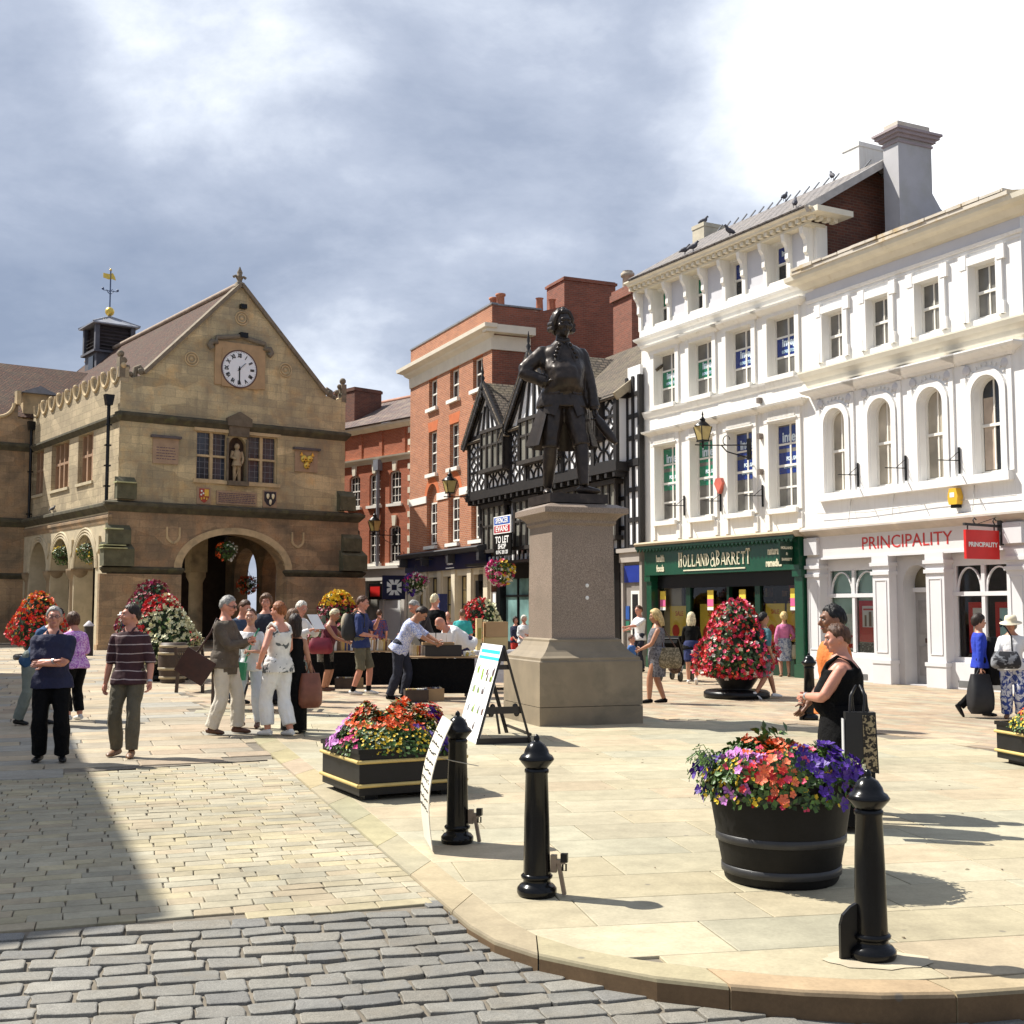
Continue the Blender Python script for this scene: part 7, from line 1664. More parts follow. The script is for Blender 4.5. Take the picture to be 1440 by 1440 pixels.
        for i,(off,L) in enumerate(((.027,.070),(.010,.080),(-.008,.074),(-.025,.058))):
            p0=W+d*.075*k+wd*off*k; a=curl*(.9+.12*i); pts=[p0]; dd=d.copy(); ax=d.cross(pal)
            for s_ in (.42,.33,.25):
                dd=(Matrix.Rotation(a*(1.0 if s_<.4 else .8),3,ax)@dd); pts.append(pts[-1]+dd*L*s_*k)
            ex.cur=0; ex.tube(pts,[.0095*k,.009*k,.008*k,.006*k],6)
        t0=W+d*.022*k+wd*.026*k; t1=t0+(d*.55+wd*.7+pal*.35).normalized()*.04*k; t2=t1+(d*.85+wd*.15+pal*.4).normalized()*.034*k; ex.tube([t0,t1,t2],[.013*k,.011*k,.008*k],6)
    # face
    for sg in (-1,1):
        n0=len(ex.v); ex.cur=3; ex.ball((sg*.031,-.0855,.136),1,8,.0125,.008,.0065); ex.cur=1; ex.ball((sg*.031,-.090,.136),1,8,.006,.005,.0062); ex.cur=4; ex.bar((sg*.016,-.100,.156),(sg*.046,-.088,.157),.008,.006)
        ex.xform(HMx@Matrix.Scale(k,4),n0)
    n0=len(ex.v); ex.cur=2; ex.tube([(-.022,-.094,.068),(0,-.102,.070),(.022,-.094,.068)],[.003,.0055,.003],6); ex.xform(HMx@Matrix.Scale(k,4),n0)
    sm=statue or SK[skin]; hm=statue or HR[hair[0]]
    remesh('body',m,sm,o,vox,2,0,7,ex,(statue or EYE,statue or LIP,statue or EWH,hm))
    # ---- hair
    hs=hair[1]
    if hs!='bald':
        rd=random.Random(hash(label)%1000); lim={'short':(38,2,-32),'crop':(46,8,-26),'bob':(36,-62,-60),'longish':(36,-50,-62),'curly':(30,-22,-45),'fringe':(20,-20,-48),'wig':(44,-30,-50),'receding':(62,4,-30)}[hs]
        vol={'short':.008,'crop':.004,'bob':.020,'longish':.018,'curly':.026,'fringe':.018,'wig':.018,'receding':.006}[hs]; rows=[]; NA=56; sdv=rd.random()*50
        for i in range(17):
            row=[]
            for j in range(NA):
                az=2*pi*j/NA; fr=-sin(az)                      # 1 at the face
                if fr>0: e=lim[1]+(lim[0]-lim[1])*min(1,max(0,(fr-.25)/.45))
                else: e=lim[1]+(lim[2]-lim[1])*min(1,-fr*1.3)
                if .15<fr<.45 and hs in('short','crop','receding'): e=max(e,-8)
                e+=(7*mnoise.noise(Vector((cos(az)*5,sin(az)*5,sdv)))+5*mnoise.noise(Vector((az*9,sdv,0)))); el_=R(90-(90-e)*i/16); dirv=Vector((cos(el_)*cos(az),cos(el_)*sin(az),sin(el_)))
                v_=vol*(1.0 if i<14 else (.8 if i==14 else (.5 if i==15 else .12)))*(1.15 if dirv.z>.2 else 1)
                nz=mnoise.noise(dirv*(7 if hs!='curly' else 11)+Vector((sdv,0,0)))*(.010 if hs!='curly' else .016)+mnoise.noise(Vector((cos(az)*13,sin(az)*13,el_*2.2+sdv)))*.0085+mnoise.noise(Vector((cos(az)*27,sin(az)*27,el_*3+sdv)))*.005
                w=.074+.006; row.append((dirv.x*(.076+v_+nz*.7), dirv.y*(.097+v_+nz*.7)+.004, .138+dirv.z*(.112+v_+nz*.8)))
            rows.append(row)
        m=MB(); m.smooth=True; m.grid(rows,True); inn=[[ (x*.86,y*.86,.138+(z-.138)*.86) for x,y,z in r] for r in rows[::-1]]; m.grid([rows[-1],inn[0]],True); m.grid(inn,True)
        if hs=='longish':
            for q in range(9): a=R(20+q*17.5); m.tube([(.078*cos(a),.075*sin(a)+.02,.13),(.09*cos(a),.085*sin(a)+.02,.05),(.085*cos(a),.075*sin(a)+.035,-.05-.02*rd.random())],[.028,.03,.012],7)
        if hs=='wig':
            for sg in (-1,1):
                for z in (.13,.095): m.tube([(sg*.088,-.03,z),(sg*.092,.03,z),(sg*.08,.07,z)],[.02,.026,.02],8)
        m.xform(HMx@Matrix.Scale(k,4)); m.build('hair',hm,o)
    if glasses:
        m=MB()
        for sg in (-1,1):
            m.tube([(sg*.033+.02*cos(t),-.103,.136+.015*sin(t)) for t in [i*pi/5 for i in range(11)]],.0022,4); m.bar((sg*.054,-.098,.138),(sg*.078,.01,.14),.004)
        m.bar((-.012,-.104,.14),(.012,-.104,.14),.003); m.xform(HMx@Matrix.Scale(k,4)); m.build('glasses',M('spectacle_frame',(.03,.02,.02),.3) if glasses!='sun' else BLACKP,o)
        if glasses=='sun':
            m=MB()
            for sg in (-1,1): m.ball((sg*.033,-.102,.136),1,10,.021,.004,.017)
            m.xform(HMx@Matrix.Scale(k,4)); m.build('dark_lenses',BLACKP,o)
    if hat:
        m=MB(); m.lathe([(.175,.155),(.17,.165),(.10,.185),(.098,.23),(.085,.275),(.02,.285),(0,.285)],24,sy=1.15); m.xform(HMx@Matrix.Scale(k,4)); m.build('sun_hat',hat,o)
    # ---- clothes
    if skirt:                                       # (material, hem height, hem half width, joined with the top?)
        sm_,hz_,hwid,_=skirt; m=MB(); rows=[]; c0=HC; cf=(feet['l'][2]+feet['r'][2])/2
        for i in range(9):
            t=i/8; z=1.06-(1.06-hz_)*t; cen=c0.lerp(cf,max(0,(.93-z))/.85*.8); rx=(.150*B+.012)*(1-t)+hwid*t+.035*B*math.sin(min(1,t*3)*pi/2)*(1-t); ry=(.118*B+.012+belly*.4)*(1-t)+hwid*.82*t+.03*B*math.sin(min(1,t*3)*pi/2)*(1-t)
            if z>.93: q=[T(rx*cos(2*pi*j/28),ry*sin(2*pi*j/28),z) for j in range(28)]
            else: q=[Vector((cen.x+k*rx*cos(2*pi*j/28)*(1+.05*t*sin(j*2.4)),cen.y+k*ry*sin(2*pi*j/28)*(1+.05*t*sin(j*2.4)),(z+hz)*k if z>.5 else z*k)) for j in range(28)]
            rows.append(q)
        m.smooth=True; m.grid(rows,True); inn=[[p.lerp(sum(r,Vector())/28,.12) for p in r] for r in rows[::-1]]; m.grid([rows[-1],inn[0]],True); m.grid(inn,True); m.smooth=False; m.face(rows[0][::-1])
        m.build('skirt',sm_,o)
    if bottom:
        bm_,blen,loose=bottom; m=MB(); torso(m,.010,.86,1.04,belly*.8)
        for sd in 'lr': leg(m,sd,.010+loose*.4,blen,loose,legw)
        remesh('trousers',m,statue or bm_,o,vox*1.05,2,.013,9)
    if top:
        m=MB(); zb=hem if hem else (.90 if sex=='m' else .93)
        torso(m,.016,.86,1.475-neckdrop,belly,True)
        if not bare:
            for sd in 'lr':
                if sleeve>0: arm(m,sd,.019,sleeve)
                else: m.ball(tuple(hands[sd][0]+(T(0,0,1.365)-hands[sd][0])*.35),.058*k,10)
        if straps:
            for sg in (-1,1): m.tube([T(sg*.085*B**.5,-.125*B**.8,1.33),T(sg*.105*B**.5,-.085*B**.6,1.425),T(sg*.112*B**.5,-.01,1.475+.010*B),T(sg*.110*B**.5,.075*B**.5,1.435),T(sg*.10*B**.5,.118*B**.8,1.34)],.021*k,6)
        remesh('top',m,statue or top,o,vox*1.05,2,topwr,7)
        if collar:
            m=MB()
            m.tube([T(-.02,-.105,1.39),T(-.06,-.075,1.47),T(-.055,.03,1.505),T(0,.065,1.515),T(.055,.03,1.505),T(.06,-.075,1.47),T(.02,-.105,1.39)],.013*k,6); m.build('collar',collar,o)
    if watch:
        for sd in watch:
            S,el,W=hands[sd]; m=MB(); c=el.lerp(W,.94); d=(W-el).normalized(); m.tube([c-d*.012,c+d*.012],.034*k,12); m.build('watch',M('steel_watch',(.5,.5,.5),.3,metal=.7),o)
    # ---- shoes
    for sd in 'lr':
        J,kn,A,df,pt=feet[sd]; m=MB(); up=Vector((0,0,1)); d2=(Matrix.Rotation(pt,3,df.cross(up))@df) if pt else df; uu=df.cross(up).cross(d2) if pt else up
        uu=uu if uu.z>0 else -uu
        b0=A-uu*.085*k
        def q(f,s): return b0+d2*f*k+uu*s*k
        m.tube([q(-.065,.045),q(-.03,.048),q(.05,.042),q(.11,.032),q(.165,.026),q(.185,.02)],[.030*k,.040*k,.042*k,.046*k,.036*k,.012*k],12,True,[.95,.98,.92,.70,.62,.8])
        m.tube([q(-.02,.05),A+(kn-A).normalized()*.0],[.040*k,.036*k],10)
        zlo=min(v[2] for v in m.v); 
        if not pt: m.v=[(v[0],v[1],max(v[2],.004)) for v in m.v]
        m.build('shoe',statue or shoes or BLACKP,o)
        if sock:
            m=MB(); m.tube([A-Vector((0,0,.02)),A.lerp(kn,.18)],[.046*k,.047*k],10); m.build('sock',sock,o)
    if extra: extra(o,T,V,Hd,hands,feet,k)
    return o,T,V,Hd,hands,feet,k
def bag(label,pts,w,mat,strap=None,group=None,flap=None,name='handbag',cat='bag',th=.09,round_=.5):
    """soft bag hanging: pts = world centre, size=w=(width,height), facing rz"""
    loc,rz=pts; o=thing(name,label,cat,loc,rz,group); W,H=w; m=MB(); rows=[]
    for i in range(9):
        t=i/8; z=-H*t; sw_=W/2*(.80+.28*math.sin(t*pi*.75)); th_=th*(.45+.8*math.sin(min(1,t*1.1)*pi*.72))
        if i==8: sw_*=.82; th_*=.6
        rows.append([(sw_*math.copysign(abs(cos(a))**round_,cos(a)),th_*math.copysign(abs(sin(a))**.7,sin(a)),z) for a in [2*pi*j/20 for j in range(20)]])
    m.smooth=True; m.grid(rows,True); m.smooth=False; m.face(rows[0]); m.face(rows[-1][::-1]); m.build('bag_body',mat,o)
    if strap:
        inv=(Matrix.Translation(loc)@Matrix.Rotation(rz,4,'Z')).inverted()
        for s_ in strap: q=MB(); q.tube([inv@Vector(p) for p in s_[0]],s_[1],6); q.build('strap',s_[2] if len(s_)>2 else mat,o)
    if flap: q=MB(); q.box(-W/2*.86,W/2*.86,-th*1.12,-th*.6,-H*.55,0.01); q.build('flap',flap,o)
    return o
BRZ=None
def bronze():
    m,n,l,b=newmat('dark_bronze'); v=coord(n); f=noise_(n,l,v,6,6,.65); g=noise_(n,l,v,40,3)
    c=ramp_(n,l,f,[(.3,(.016,.012,.010)),(.6,(.040,.029,.023)),(.8,(.085,.066,.052))]); l.new(c,b.inputs['Base Color']); setv(b,Roughness=.36,Metallic=.4); l.new(bump_(n,l,g,.15,.006),b.inputs['Normal']); return m
BRZ=bronze()
def coat(o,T,V,Hd,hands,feet,k):
    # long open coat skirts, lapels, cuffs, waistcoat flaps, sash, buttons, glove
    m=MB(); m.smooth=True
    def panel(pts_top,pts_bot,n_=7,th=.02):
        rows=[]
        for i in range(n_):
            t=i/(n_-1); rows.append([Vector(a).lerp(Vector(b),t)+Vector((0,0,0)) for a,b in zip(pts_top,pts_bot)])
        c=sum((p for r in rows for p in r),Vector())/(n_*len(rows[0])); m.grid([[V(*p) for p in r] for r in rows])
        m.grid([[V(*(p*1.0+Vector((0,0,0))+(Vector((0,-.0,1.0))-Vector((0,0,1.0)))+(Vector((p.x*.04,p.y*.04,0))))) for p in r][::-1] for r in rows])
    ang=[R(a) for a in range(-60,241,20)]       # from front right round the back to front left
    top=[(-.165*cos(a+0),.125*sin(a),1.04) for a in ang]
    top=[(.17*cos(a),.13*sin(a),1.04) for a in [R(-52+ (284*i/15)) for i in range(16)]]
    bot=[(.32*cos(a)*(1+.10*math.sin(i*2.1)),.26*sin(a)*(1+.10*math.sin(i*2.1))+.03,.47) for i,a in enumerate([R(-40+(260*i/15)) for i in range(16)])]
    panel(top,bot)
    # waistcoat skirts at the front, two points
    for sg in (-1,1): panel([(sg*.01,-.165,1.02),(sg*.08,-.155,1.02),(sg*.155,-.09,1.03)],[(sg*.10,-.185,.74),(sg*.14,-.165,.76),(sg*.20,-.10,.78)],5)
    m.build('coat_skirts',BRZ,o)
    m=MB()
    for sg in (-1,1):
        P=[T(sg*.035,-.10,1.44),T(sg*.085,-.135,1.32),T(sg*.120,-.145,1.18),T(sg*.14,-.13,1.02)]; m.tube(P,[.030*k,.036*k,.036*k,.03*k],8,True,[.6]*4)
        for t in range(7): q=P[0].lerp(P[1],t/3) if t<3 else (P[1].lerp(P[2],(t-3)/2) if t<5 else P[2].lerp(P[3],(t-5)/2)); m.ball(tuple(q+Vector((sg*.02,-.02,0))*k),.018*k,6)
    for i in range(6): m.ball(tuple(T(.0,-.135-.02*math.sin(i/5*pi),1.36-.062*i)),.011*k,6)
    for sd in 'lr':
        S,el,W=hands[sd]; m.tube([el.lerp(W,.58),el.lerp(W,.75),el.lerp(W,.97)],[.050*k,.060*k,.062*k],12); d=(W-el).normalized(); m.tube([el.lerp(W,.97),W+d*.02*k],[.05*k,.042*k],10)
    m.tube([T(.03,-.09,1.46),T(.06,-.14,1.30),T(.10,-.16,1.15),T(.165,-.11,1.02)],.014*k,6)
    m.tube([T(-.05,-.03,1.50),T(0,-.075,1.475),T(.05,-.03,1.50)],.028*k,8); m.prism([(-.04,1.34),(.04,1.34),(.025,1.47),(-.025,1.47)],'y',-.135,-.10) if 0 else None
    for sg in (-1,1): m.bar(V(sg*.06,-.178,.985),V(sg*.155,-.13,.985),.02*k,.05*k)
    m.build('coat_trimming',BRZ,o)
    m=MB(); S,el,W=hands['l']; d=(W-el).normalized(); m.tube([W+d*.08*k,W+d*.16*k+Vector((.03,-.02,0))*k,W+d*.30*k+Vector((.10,-.04,0))*k,W+d*.36*k+Vector((.13,-.06,0))*k],[.03*k,.05*k,.045*k,.02*k],8); m.build('gloves',BRZ,o)
    m=MB()
    for sd in 'lr': J,kn,A,df,pt=feet[sd]; m.tube([kn.lerp(A,-.05),kn.lerp(A,.06)],[.070*k,.066*k],12); m.bar(A+df*.08*k+Vector((0,0,-.03))*k-Vector((.03,0,0))*k,A+df*.08*k+Vector((0,0,-.03))*k+Vector((.03,0,0))*k,.02*k)
    m.build('knee_bands',BRZ,o)
scx=PC-pu*.13-pw*.0+Vector((0,0,3.22+.135))
so_=person('dark bronze statue of a man in a long coat, hand on hip, on the pedestal',scx,R(10),h=2.78,sex='m',hair=('grey','wig'),statue=BRZ,top=BRZ,sleeve=1.0,bottom=(BRZ,.5,.01),pose=dict(hr=(-.185,-.12,1.07,.7),er=(-1,.25,.15),hl=(.30,-.06,.84,.6),el=(.8,.4,-.2),fr=(-.13,.06,0,-12),fl=(.17,-.16,0,42),head=(8,2),twist=2),build=1.22,belly=.07,heads=1.2,vox=.020,topwr=.012,name='bronze_statue',extra=coat)
pl=MB(); pl.box(-.50,.42,-.46,.50,0,.135); pl.xform(Matrix.Rotation(R(9),4,'Z')); pl.build('bronze_plinth',BRZ,so_[0]).location=(.12,0,-.135)
def pp(label,u,vf,vt,rz,h=None,**kw):
    h=h or H_*(vf-vt)/(vf-857.0); return person(label,G(u,vf),R(rz),h=h,**kw)
NAVY_=cloth('navy',(.012,.014,.045)); BLK=cloth('black',(.0035,.0035,.004),spec=.15); DJ=cloth('dark_jeans',(.012,.015,.03)); WHT=cloth('white',(.70,.70,.70),.05); CRM=cloth('cream_trousers',(.62,.57,.48),.06); OLV=cloth('olive',(.10,.085,.055)); BRN=M('brown_leather',(.09,.035,.018),.45,.3,9); TWD=cloth('tweed',(.095,.075,.055),.3); GRY=cloth('grey_green',(.17,.20,.18)); WSH=M('white_trainer',(.7,.69,.66),.5); TANS=M('tan_shoe',(.20,.10,.05),.5); PALE=cloth('pale_jeans',(.50,.55,.62),.08)
CAST='people crossing the square'
pp('man in a navy polo and black trousers standing with folded arms, wearing glasses',70,1071,855,12,skin='pink',hair=('grey','short'),top=NAVY_,sleeve=.33,bottom=(BLK,.97,.022),pose=dict(hr=(.06,-.25,1.15,.6),hl=(-.06,-.285,1.12,.6),er=(-.7,.12,-.6),el=(.7,.12,-.6),head=(8,-4),fl=(.13,-.02,0,14),fr=(-.12,.03,0,-10)),glasses=True,collar=NAVY_,build=1.14,belly=.03,watch='r',vox=.011)
pp('man in a blue polo and grey trousers bending behind the man with folded arms',44,1019,0,75,h=1.76,skin='tan',hair=('dark','short'),top=cloth('petrol_blue',(.02,.07,.16)),sleeve=.55,bottom=(GRY,.97,.02),pose=dict(lean=32,hl=(.05,-.42,.85),hr=(-.12,-.36,.82),fl=(.1,-.12,0,5),fr=(-.1,.15,0,-5),head=(0,10)),vox=.014)
pp('woman in a purple patterned blouse and black cropped trousers, seen from behind',104,1013,862,-125,sex='f',skin='pink',hair=('brown','bob'),top=print_('purple',(.36,.10,.46),(.62,.40,.66),38),sleeve=.42,bottom=(BLK,.80,.02),shoes=WSH,pose=dict(lean=6,hl=(.14,-.30,1.0),hr=(-.16,-.28,1.02),head=(0,14)),build=1.18,belly=.04,vox=.014)
pp('man walking in a maroon polo with pale stripes and brown trousers',179,1063,852,2,skin='pink',hair=('dark','short'),top=stripes('maroon_stripe',(.045,.014,.018),(.42,.34,.33),10.2,.11),sleeve=.55,bottom=(OLV,.97,.018),shoes=TANS,pose=dict(hr=(-.29,.03,.80,.5),hl=(.27,-.12,.86,.5),er=(-.5,.8,-.2),head=(-58,-2),fr=(-.13,.02,0,-18),fl=(.09,-.16,0,6),twist=-4),collar=cloth('maroon',(.06,.02,.025)),watch='l',vox=.011,build=1.04)
pp('child in a white cap and blue top half hidden behind the man in stripes',170,921,862,30,sex='f',skin='fair',hair=('brown','bob'),top=cloth('royal_blue',(.02,.03,.22)),sleeve=.5,bottom=(BLK,.97,.02),hat=WHT,vox=.017)
js=pp('grey haired man in a tweed jacket and cream trousers reading something, satchel at his hip',314,1032,839,78,skin='pink',hair=('grey','short'),top=TWD,sleeve=.97,bottom=(CRM,.98,.026),shoes=BRN,skirt=(TWD,.76,.185,True),pose=dict(hl=(.06,-.33,1.20,.8),hr=(-.04,-.33,1.18,.8),head=(4,14),fl=(.10,-.14,0,6),fr=(-.10,.12,0,-4)),glasses='sun',build=1.10,belly=.03,vox=.011,topwr=.012)
pp('young woman in a white top and pale trousers with a green shoulder bag',350,1023,857,-8,sex='f',skin='fair',hair=('brown','crop'),top=WHT,sleeve=.66,bottom=(PALE,.97,.004),shoes=BRN,pose=dict(hr=(-.27,-.05,.83,.5),hl=(.10,-.21,1.13,.9),el=(.8,.3,-.6),head=(6,0),fr=(-.12,0,0,-14),fl=(.13,0,0,16)),neckdrop=.05,vox=.011,build=.98)
pp('woman with auburn hair in white cropped trousers and a palm print top, back turned',390,1035,848,-128,sex='f',skin='pink',hair=('red','short'),top=print_('palm_print',(.66,.64,.60),(.10,.11,.11),6.5,(.555,.57)),sleeve=0,straps=True,neckdrop=.09,bottom=(WHT,.78,.03),shoes=WSH,pose=dict(hl=(.24,-.10,.95,.9),el=(.7,.7,-.2),hr=(-.15,-.3,1.1),head=(10,4),fl=(.08,-.10,0,4),fr=(-.10,.14,0,-4)),build=1.12,vox=.011)
pp('woman in a long black dress behind the woman in white cropped trousers',413,1031,866,178,sex='f',skin='tan',hair=('dark','longish'),top=BLK,sleeve=0,neckdrop=.04,skirt=(BLK,.05,.19,True),pose=dict(hl=(.26,-.02,.84),hr=(-.27,-.02,.80)),vox=.014,build=.95)
pp('woman in a grey print top and short dark skirt standing behind the long black dress',404,1004,858,70,sex='f',skin='pink',hair=('mid','bob'),top=print_('grey_print',(.22,.27,.30),(.10,.12,.13),24),sleeve=.35,skirt=(cloth('dark_teal',(.02,.05,.05)),.56,.20,True),shoes=BRN,pose=dict(lean=8,hl=(.2,-.2,.95)),vox=.014)
pp('bearded man in a blue shirt browsing behind the tweed jacket man',332,990,842,62,skin='pink',hair=('brown','short'),top=cloth('denim_blue',(.035,.06,.11)),sleeve=.95,bottom=(DJ,.97,.02),pose=dict(lean=10,hl=(.1,-.4,1.05),hr=(-.1,-.4,1.05),head=(0,18)),h=1.82,vox=.014)
pp('curly haired man in a navy tee facing the camera at the back of the group',372,985,836,5,h=1.90,skin='pink',hair=('mid','curly'),top=cloth('dark_navy_tee',(.02,.025,.045)),sleeve=.55,bottom=(DJ,.97,.02),pose=dict(hl=(.12,-.28,1.1),hr=(-.12,-.28,1.1)),vox=.014,build=1.1)
pp('woman in an ochre cardigan partly hidden by the auburn haired woman',392,992,846,150,h=1.76,sex='f',skin='fair',hair=('mid','bob'),top=cloth('ochre',(.42,.20,.03)),sleeve=.95,bottom=(DJ,.97,.02),vox=.015)
rdp=pp('white haired man in a white shirt reading a sheet of paper',419,985,843,60,h=1.80,skin='pink',hair=('white','short'),top=WHT,sleeve=.9,bottom=(GRY,.97,.02),pose=dict(hl=(.08,-.36,1.25,.8),hr=(-.08,-.36,1.25,.8),head=(0,22)),vox=.014)
pp('short haired blonde woman in a dark red top and grey tunic leaning over the books',457,972,855,80,sex='f',skin='tan',hair=('pale','short'),top=cloth('wine_top',(.13,.025,.04)),sleeve=0,neckdrop=.05,skirt=(print_('speckled_tunic',(.05,.045,.035),(.12,.11,.09),30),.62,.20,True),bottom=(BLK,.52,.01),shoes=BRN,pose=dict(lean=14,hl=(.10,-.52,1.05,.6),hr=(-.12,-.50,1.04,.6),el=(.7,.2,-.8),head=(0,18)),build=1.12,belly=.03,vox=.013)
bp=pp('tall man in a blue tee and olive shorts carrying a rucksack at the book tables',507,977,834,84,h=1.90,skin='pink',hair=('brown','short'),top=cloth('blue_tee',(.015,.03,.12)),sleeve=.5,bottom=(cloth('olive_shorts',(.12,.11,.07)),.5,.03),shoes=WSH,sock=BLK,pose=dict(hl=(.06,-.30,1.34,.9),hr=(-.1,-.24,1.05,.8),el=(.6,-.1,-1),head=(0,10),fl=(.1,-.12,0,4),fr=(-.1,.12,0,-4)),build=1.06,vox=.013)
pp('person in a bright pink top behind the man with the rucksack',501,938,852,120,h=1.66,sex='f',skin='pink',hair=('red','short'),top=cloth('hot_pink',(.55,.04,.22)),sleeve=.5,bottom=(DJ,.97,.02),vox=.017)
pp('man in a blue and red checked shirt standing with his back turned beyond the stall',533,934,858,178,skin='pink',hair=('brown','short'),top=print_('check',(.025,.06,.20),(.18,.05,.08),22,(.4,.6),'vor'),sleeve=.5,bottom=(DJ,.97,.02),vox=.017)
pp('woman in a blue floral blouse bending over the crate on the nearer table',562,984,0,78,h=1.82,sex='f',skin='tan',hair=('dark','short'),top=print_('blue_floral',(.22,.29,.62),(.66,.68,.78),48),sleeve=.42,bottom=(DJ,.97,.016),shoes=BLK,pose=dict(lean=30,hl=(.12,-.66,1.02,.5),hr=(-.10,-.64,1.0,.5),el=(.6,.3,-.8),head=(0,22),hl_=.9,fl=(.1,-.05,0,4),fr=(-.1,.15,0,-4)),build=1.14,vox=.012)
pp('grey haired man in a black polo leaning over the far side of the nearer table',602,970,0,-70,h=1.90,skin='pink',hair=('grey','crop'),top=cloth('black_polo',(.012,.010,.014)),sleeve=.5,bottom=(DJ,.97,.02),pose=dict(lean=20,hl=(.1,-.5,1.05),hr=(-.12,-.48,1.05),head=(0,20),hl_=.9),build=1.15,vox=.013,belly=.03)
pp('man in a black tee standing behind the grey haired man at the table',611,962,0,150,h=1.98,skin='pink',hair=('pale','crop'),top=BLK,sleeve=.5,bottom=(DJ,.97,.02),pose=dict(hl=(.2,-.15,.95)),build=1.1,vox=.014)
pp('bald old man in a salmon shirt sitting near the bank',629,942,0,5,h=1.58,skin='pink',hair=('white','bald'),top=cloth('salmon',(.60,.22,.16)),sleeve=.5,bottom=(DJ,.97,.02),pose=dict(hl=(.08,-.24,1.05),hr=(-.08,-.24,1.05)),vox=.017)
pp('grey haired man in a turquoise shirt, back turned, near the round red tower',650,945,0,170,h=1.64,skin='pink',hair=('mid','short'),top=cloth('turquoise',(.03,.36,.36)),sleeve=.5,bottom=(DJ,.97,.02),vox=.016,build=1.2)
pp('person in a loose white shirt bending right over behind the boxes',656,972,0,-62,h=1.80,skin='pink',hair=('white','bald'),top=WHT,sleeve=.6,bottom=(cloth('dark_blue',(.02,.02,.07)),.97,.02),pose=dict(lean=58,hl=(.12,-.6,.72),hr=(-.12,-.6,.72),head=(0,10)),build=1.3,belly=.04,vox=.015)
pp('dark haired woman in navy beside the white haired woman at the pedestal',725,937,0,20,h=1.42,sex='f',skin='pink',hair=('dark','bob'),top=cloth('navy_top',(.02,.025,.06)),sleeve=.6,bottom=(cloth('scarlet',(.5,.03,.02)),.97,.02),pose=dict(hl=(.1,-.28,.95),hr=(-.1,-.28,.95)),vox=.017)
pp('white haired woman in a white blouse sitting left of the pedestal shaft',737,939,0,10,h=1.46,sex='f',skin='pink',hair=('white','curly'),top=WHT,sleeve=.6,bottom=(PALE,.97,.02),pose=dict(hl=(.06,-.24,1.12),hr=(-.1,-.26,1.0)),build=1.15,vox=.016)
pp('man in a white shirt reaching down to a child right of the pedestal',900,945,852,-60,skin='pink',hair=('brown','crop'),top=WHT,sleeve=.5,bottom=(DJ,.97,.02),pose=dict(hl=(.1,-.48,1.2),hr=(-.1,-.4,1.1),head=(0,10)),vox=.016)
pp('small child in blue beside the edge of the pedestal',889,972,0,60,h=1.12,sex='f',skin='fair',hair=('brown','short'),top=cloth('child_blue',(.04,.12,.32)),sleeve=.9,bottom=(DJ,.97,.02),vox=.014)
pp('blonde woman in a grey dress and black shrug walking left of the green shop',925,989,858,-95,sex='f',skin='tan',hair=('blond','longish'),top=print_('grey_dress',(.085,.085,.10),(.16,.16,.18),26),sleeve=0,neckdrop=.06,skirt=(print_('grey_dress2',(.07,.07,.085),(.18,.18,.2),26),.50,.19,True),shoes=BLK,pose=dict(hl=(.05,-.30,1.02,.7),hr=(-.06,-.32,1.0,.7),el=(.8,.4,-.5),head=(0,12),fl=(.08,-.16,0,4),fr=(-.08,.12,0,-4)),build=1.1,belly=.03,vox=.012)
pp('blonde woman with a ponytail in a black top and blue shorts pushing a pram',973,962,862,172,sex='f',skin='fair',hair=('pale','longish'),top=BLK,sleeve=.9,skirt=(cloth('blue_shorts',(.012,.022,.10)),.60,.19,True),bottom=(cloth('blue_shorts2',(.012,.022,.10)),.34,.02),shoes=WSH,pose=dict(lean=8,hl=(.16,-.40,.98),hr=(-.16,-.40,.98),fl=(.08,-.22,0,2),fr=(-.10,.22,.06,-4,-35)),vox=.013)
pp('walker in a teal tee and white trainers passing behind the flower tower',1076,983,862,110,skin='tan',hair=('black','short'),top=cloth('teal_tee',(.05,.15,.18)),sleeve=.5,bottom=(cloth('grey_shorts',(.18,.18,.19)),.5,.03),shoes=WSH,pose=dict(fl=(.08,-.28,0,2),fr=(-.08,.26,.05,-2,-30)),vox=.014)
pp('woman in a pink cardigan and blue patterned skirt looking into the shop window',1104,952,862,178,sex='f',skin='fair',hair=('blond','curly'),top=cloth('pink_cardigan',(.55,.16,.32)),sleeve=.9,skirt=(print_('blue_skirt',(.12,.15,.24),(.40,.42,.46),20),.44,.20,True),shoes=TANS,pose=dict(fl=(.09,-.06,0,2),hr=(-.2,-.2,1.0),hl=(.25,0,.85)),vox=.014)
om=pp('dark haired man in an orange tee and beige trousers walking beside the woman in black',1178,1144,853,-86,skin='brown',hair=('black','short'),top=cloth('orange',(.62,.17,.03)),sleeve=.52,bottom=(cloth('beige_chinos',(.30,.23,.16)),.98,.02),shoes=BRN,pose=dict(hl=(.22,-.34,.90,.4),el=(.5,.7,-.3),hr=(-.22,.05,.85),head=(-6,4),fl=(.10,-.22,0,4),fr=(-.10,.20,0,-4)),build=1.08,vox=.009)
bw=pp('short haired woman in a long sleeveless black dress with a tote on her arm',1192,1164,880,-110,sex='f',skin='pink',hair=('brown','short'),top=BLK,sleeve=0,neckdrop=.07,straps=True,skirt=(BLK,.06,.30,True),shoes=BLK,pose=dict(lean=3,hl=(.05,-.33,1.13,1.0),hr=(-.06,-.34,1.11,1.0),el=(.85,.35,-.45),er=(-.8,.3,-.5),head=(12,8),fl=(.08,-.10,0,4),fr=(-.08,.10,0,-4)),build=1.36,belly=.06,vox=.009,watch='l')
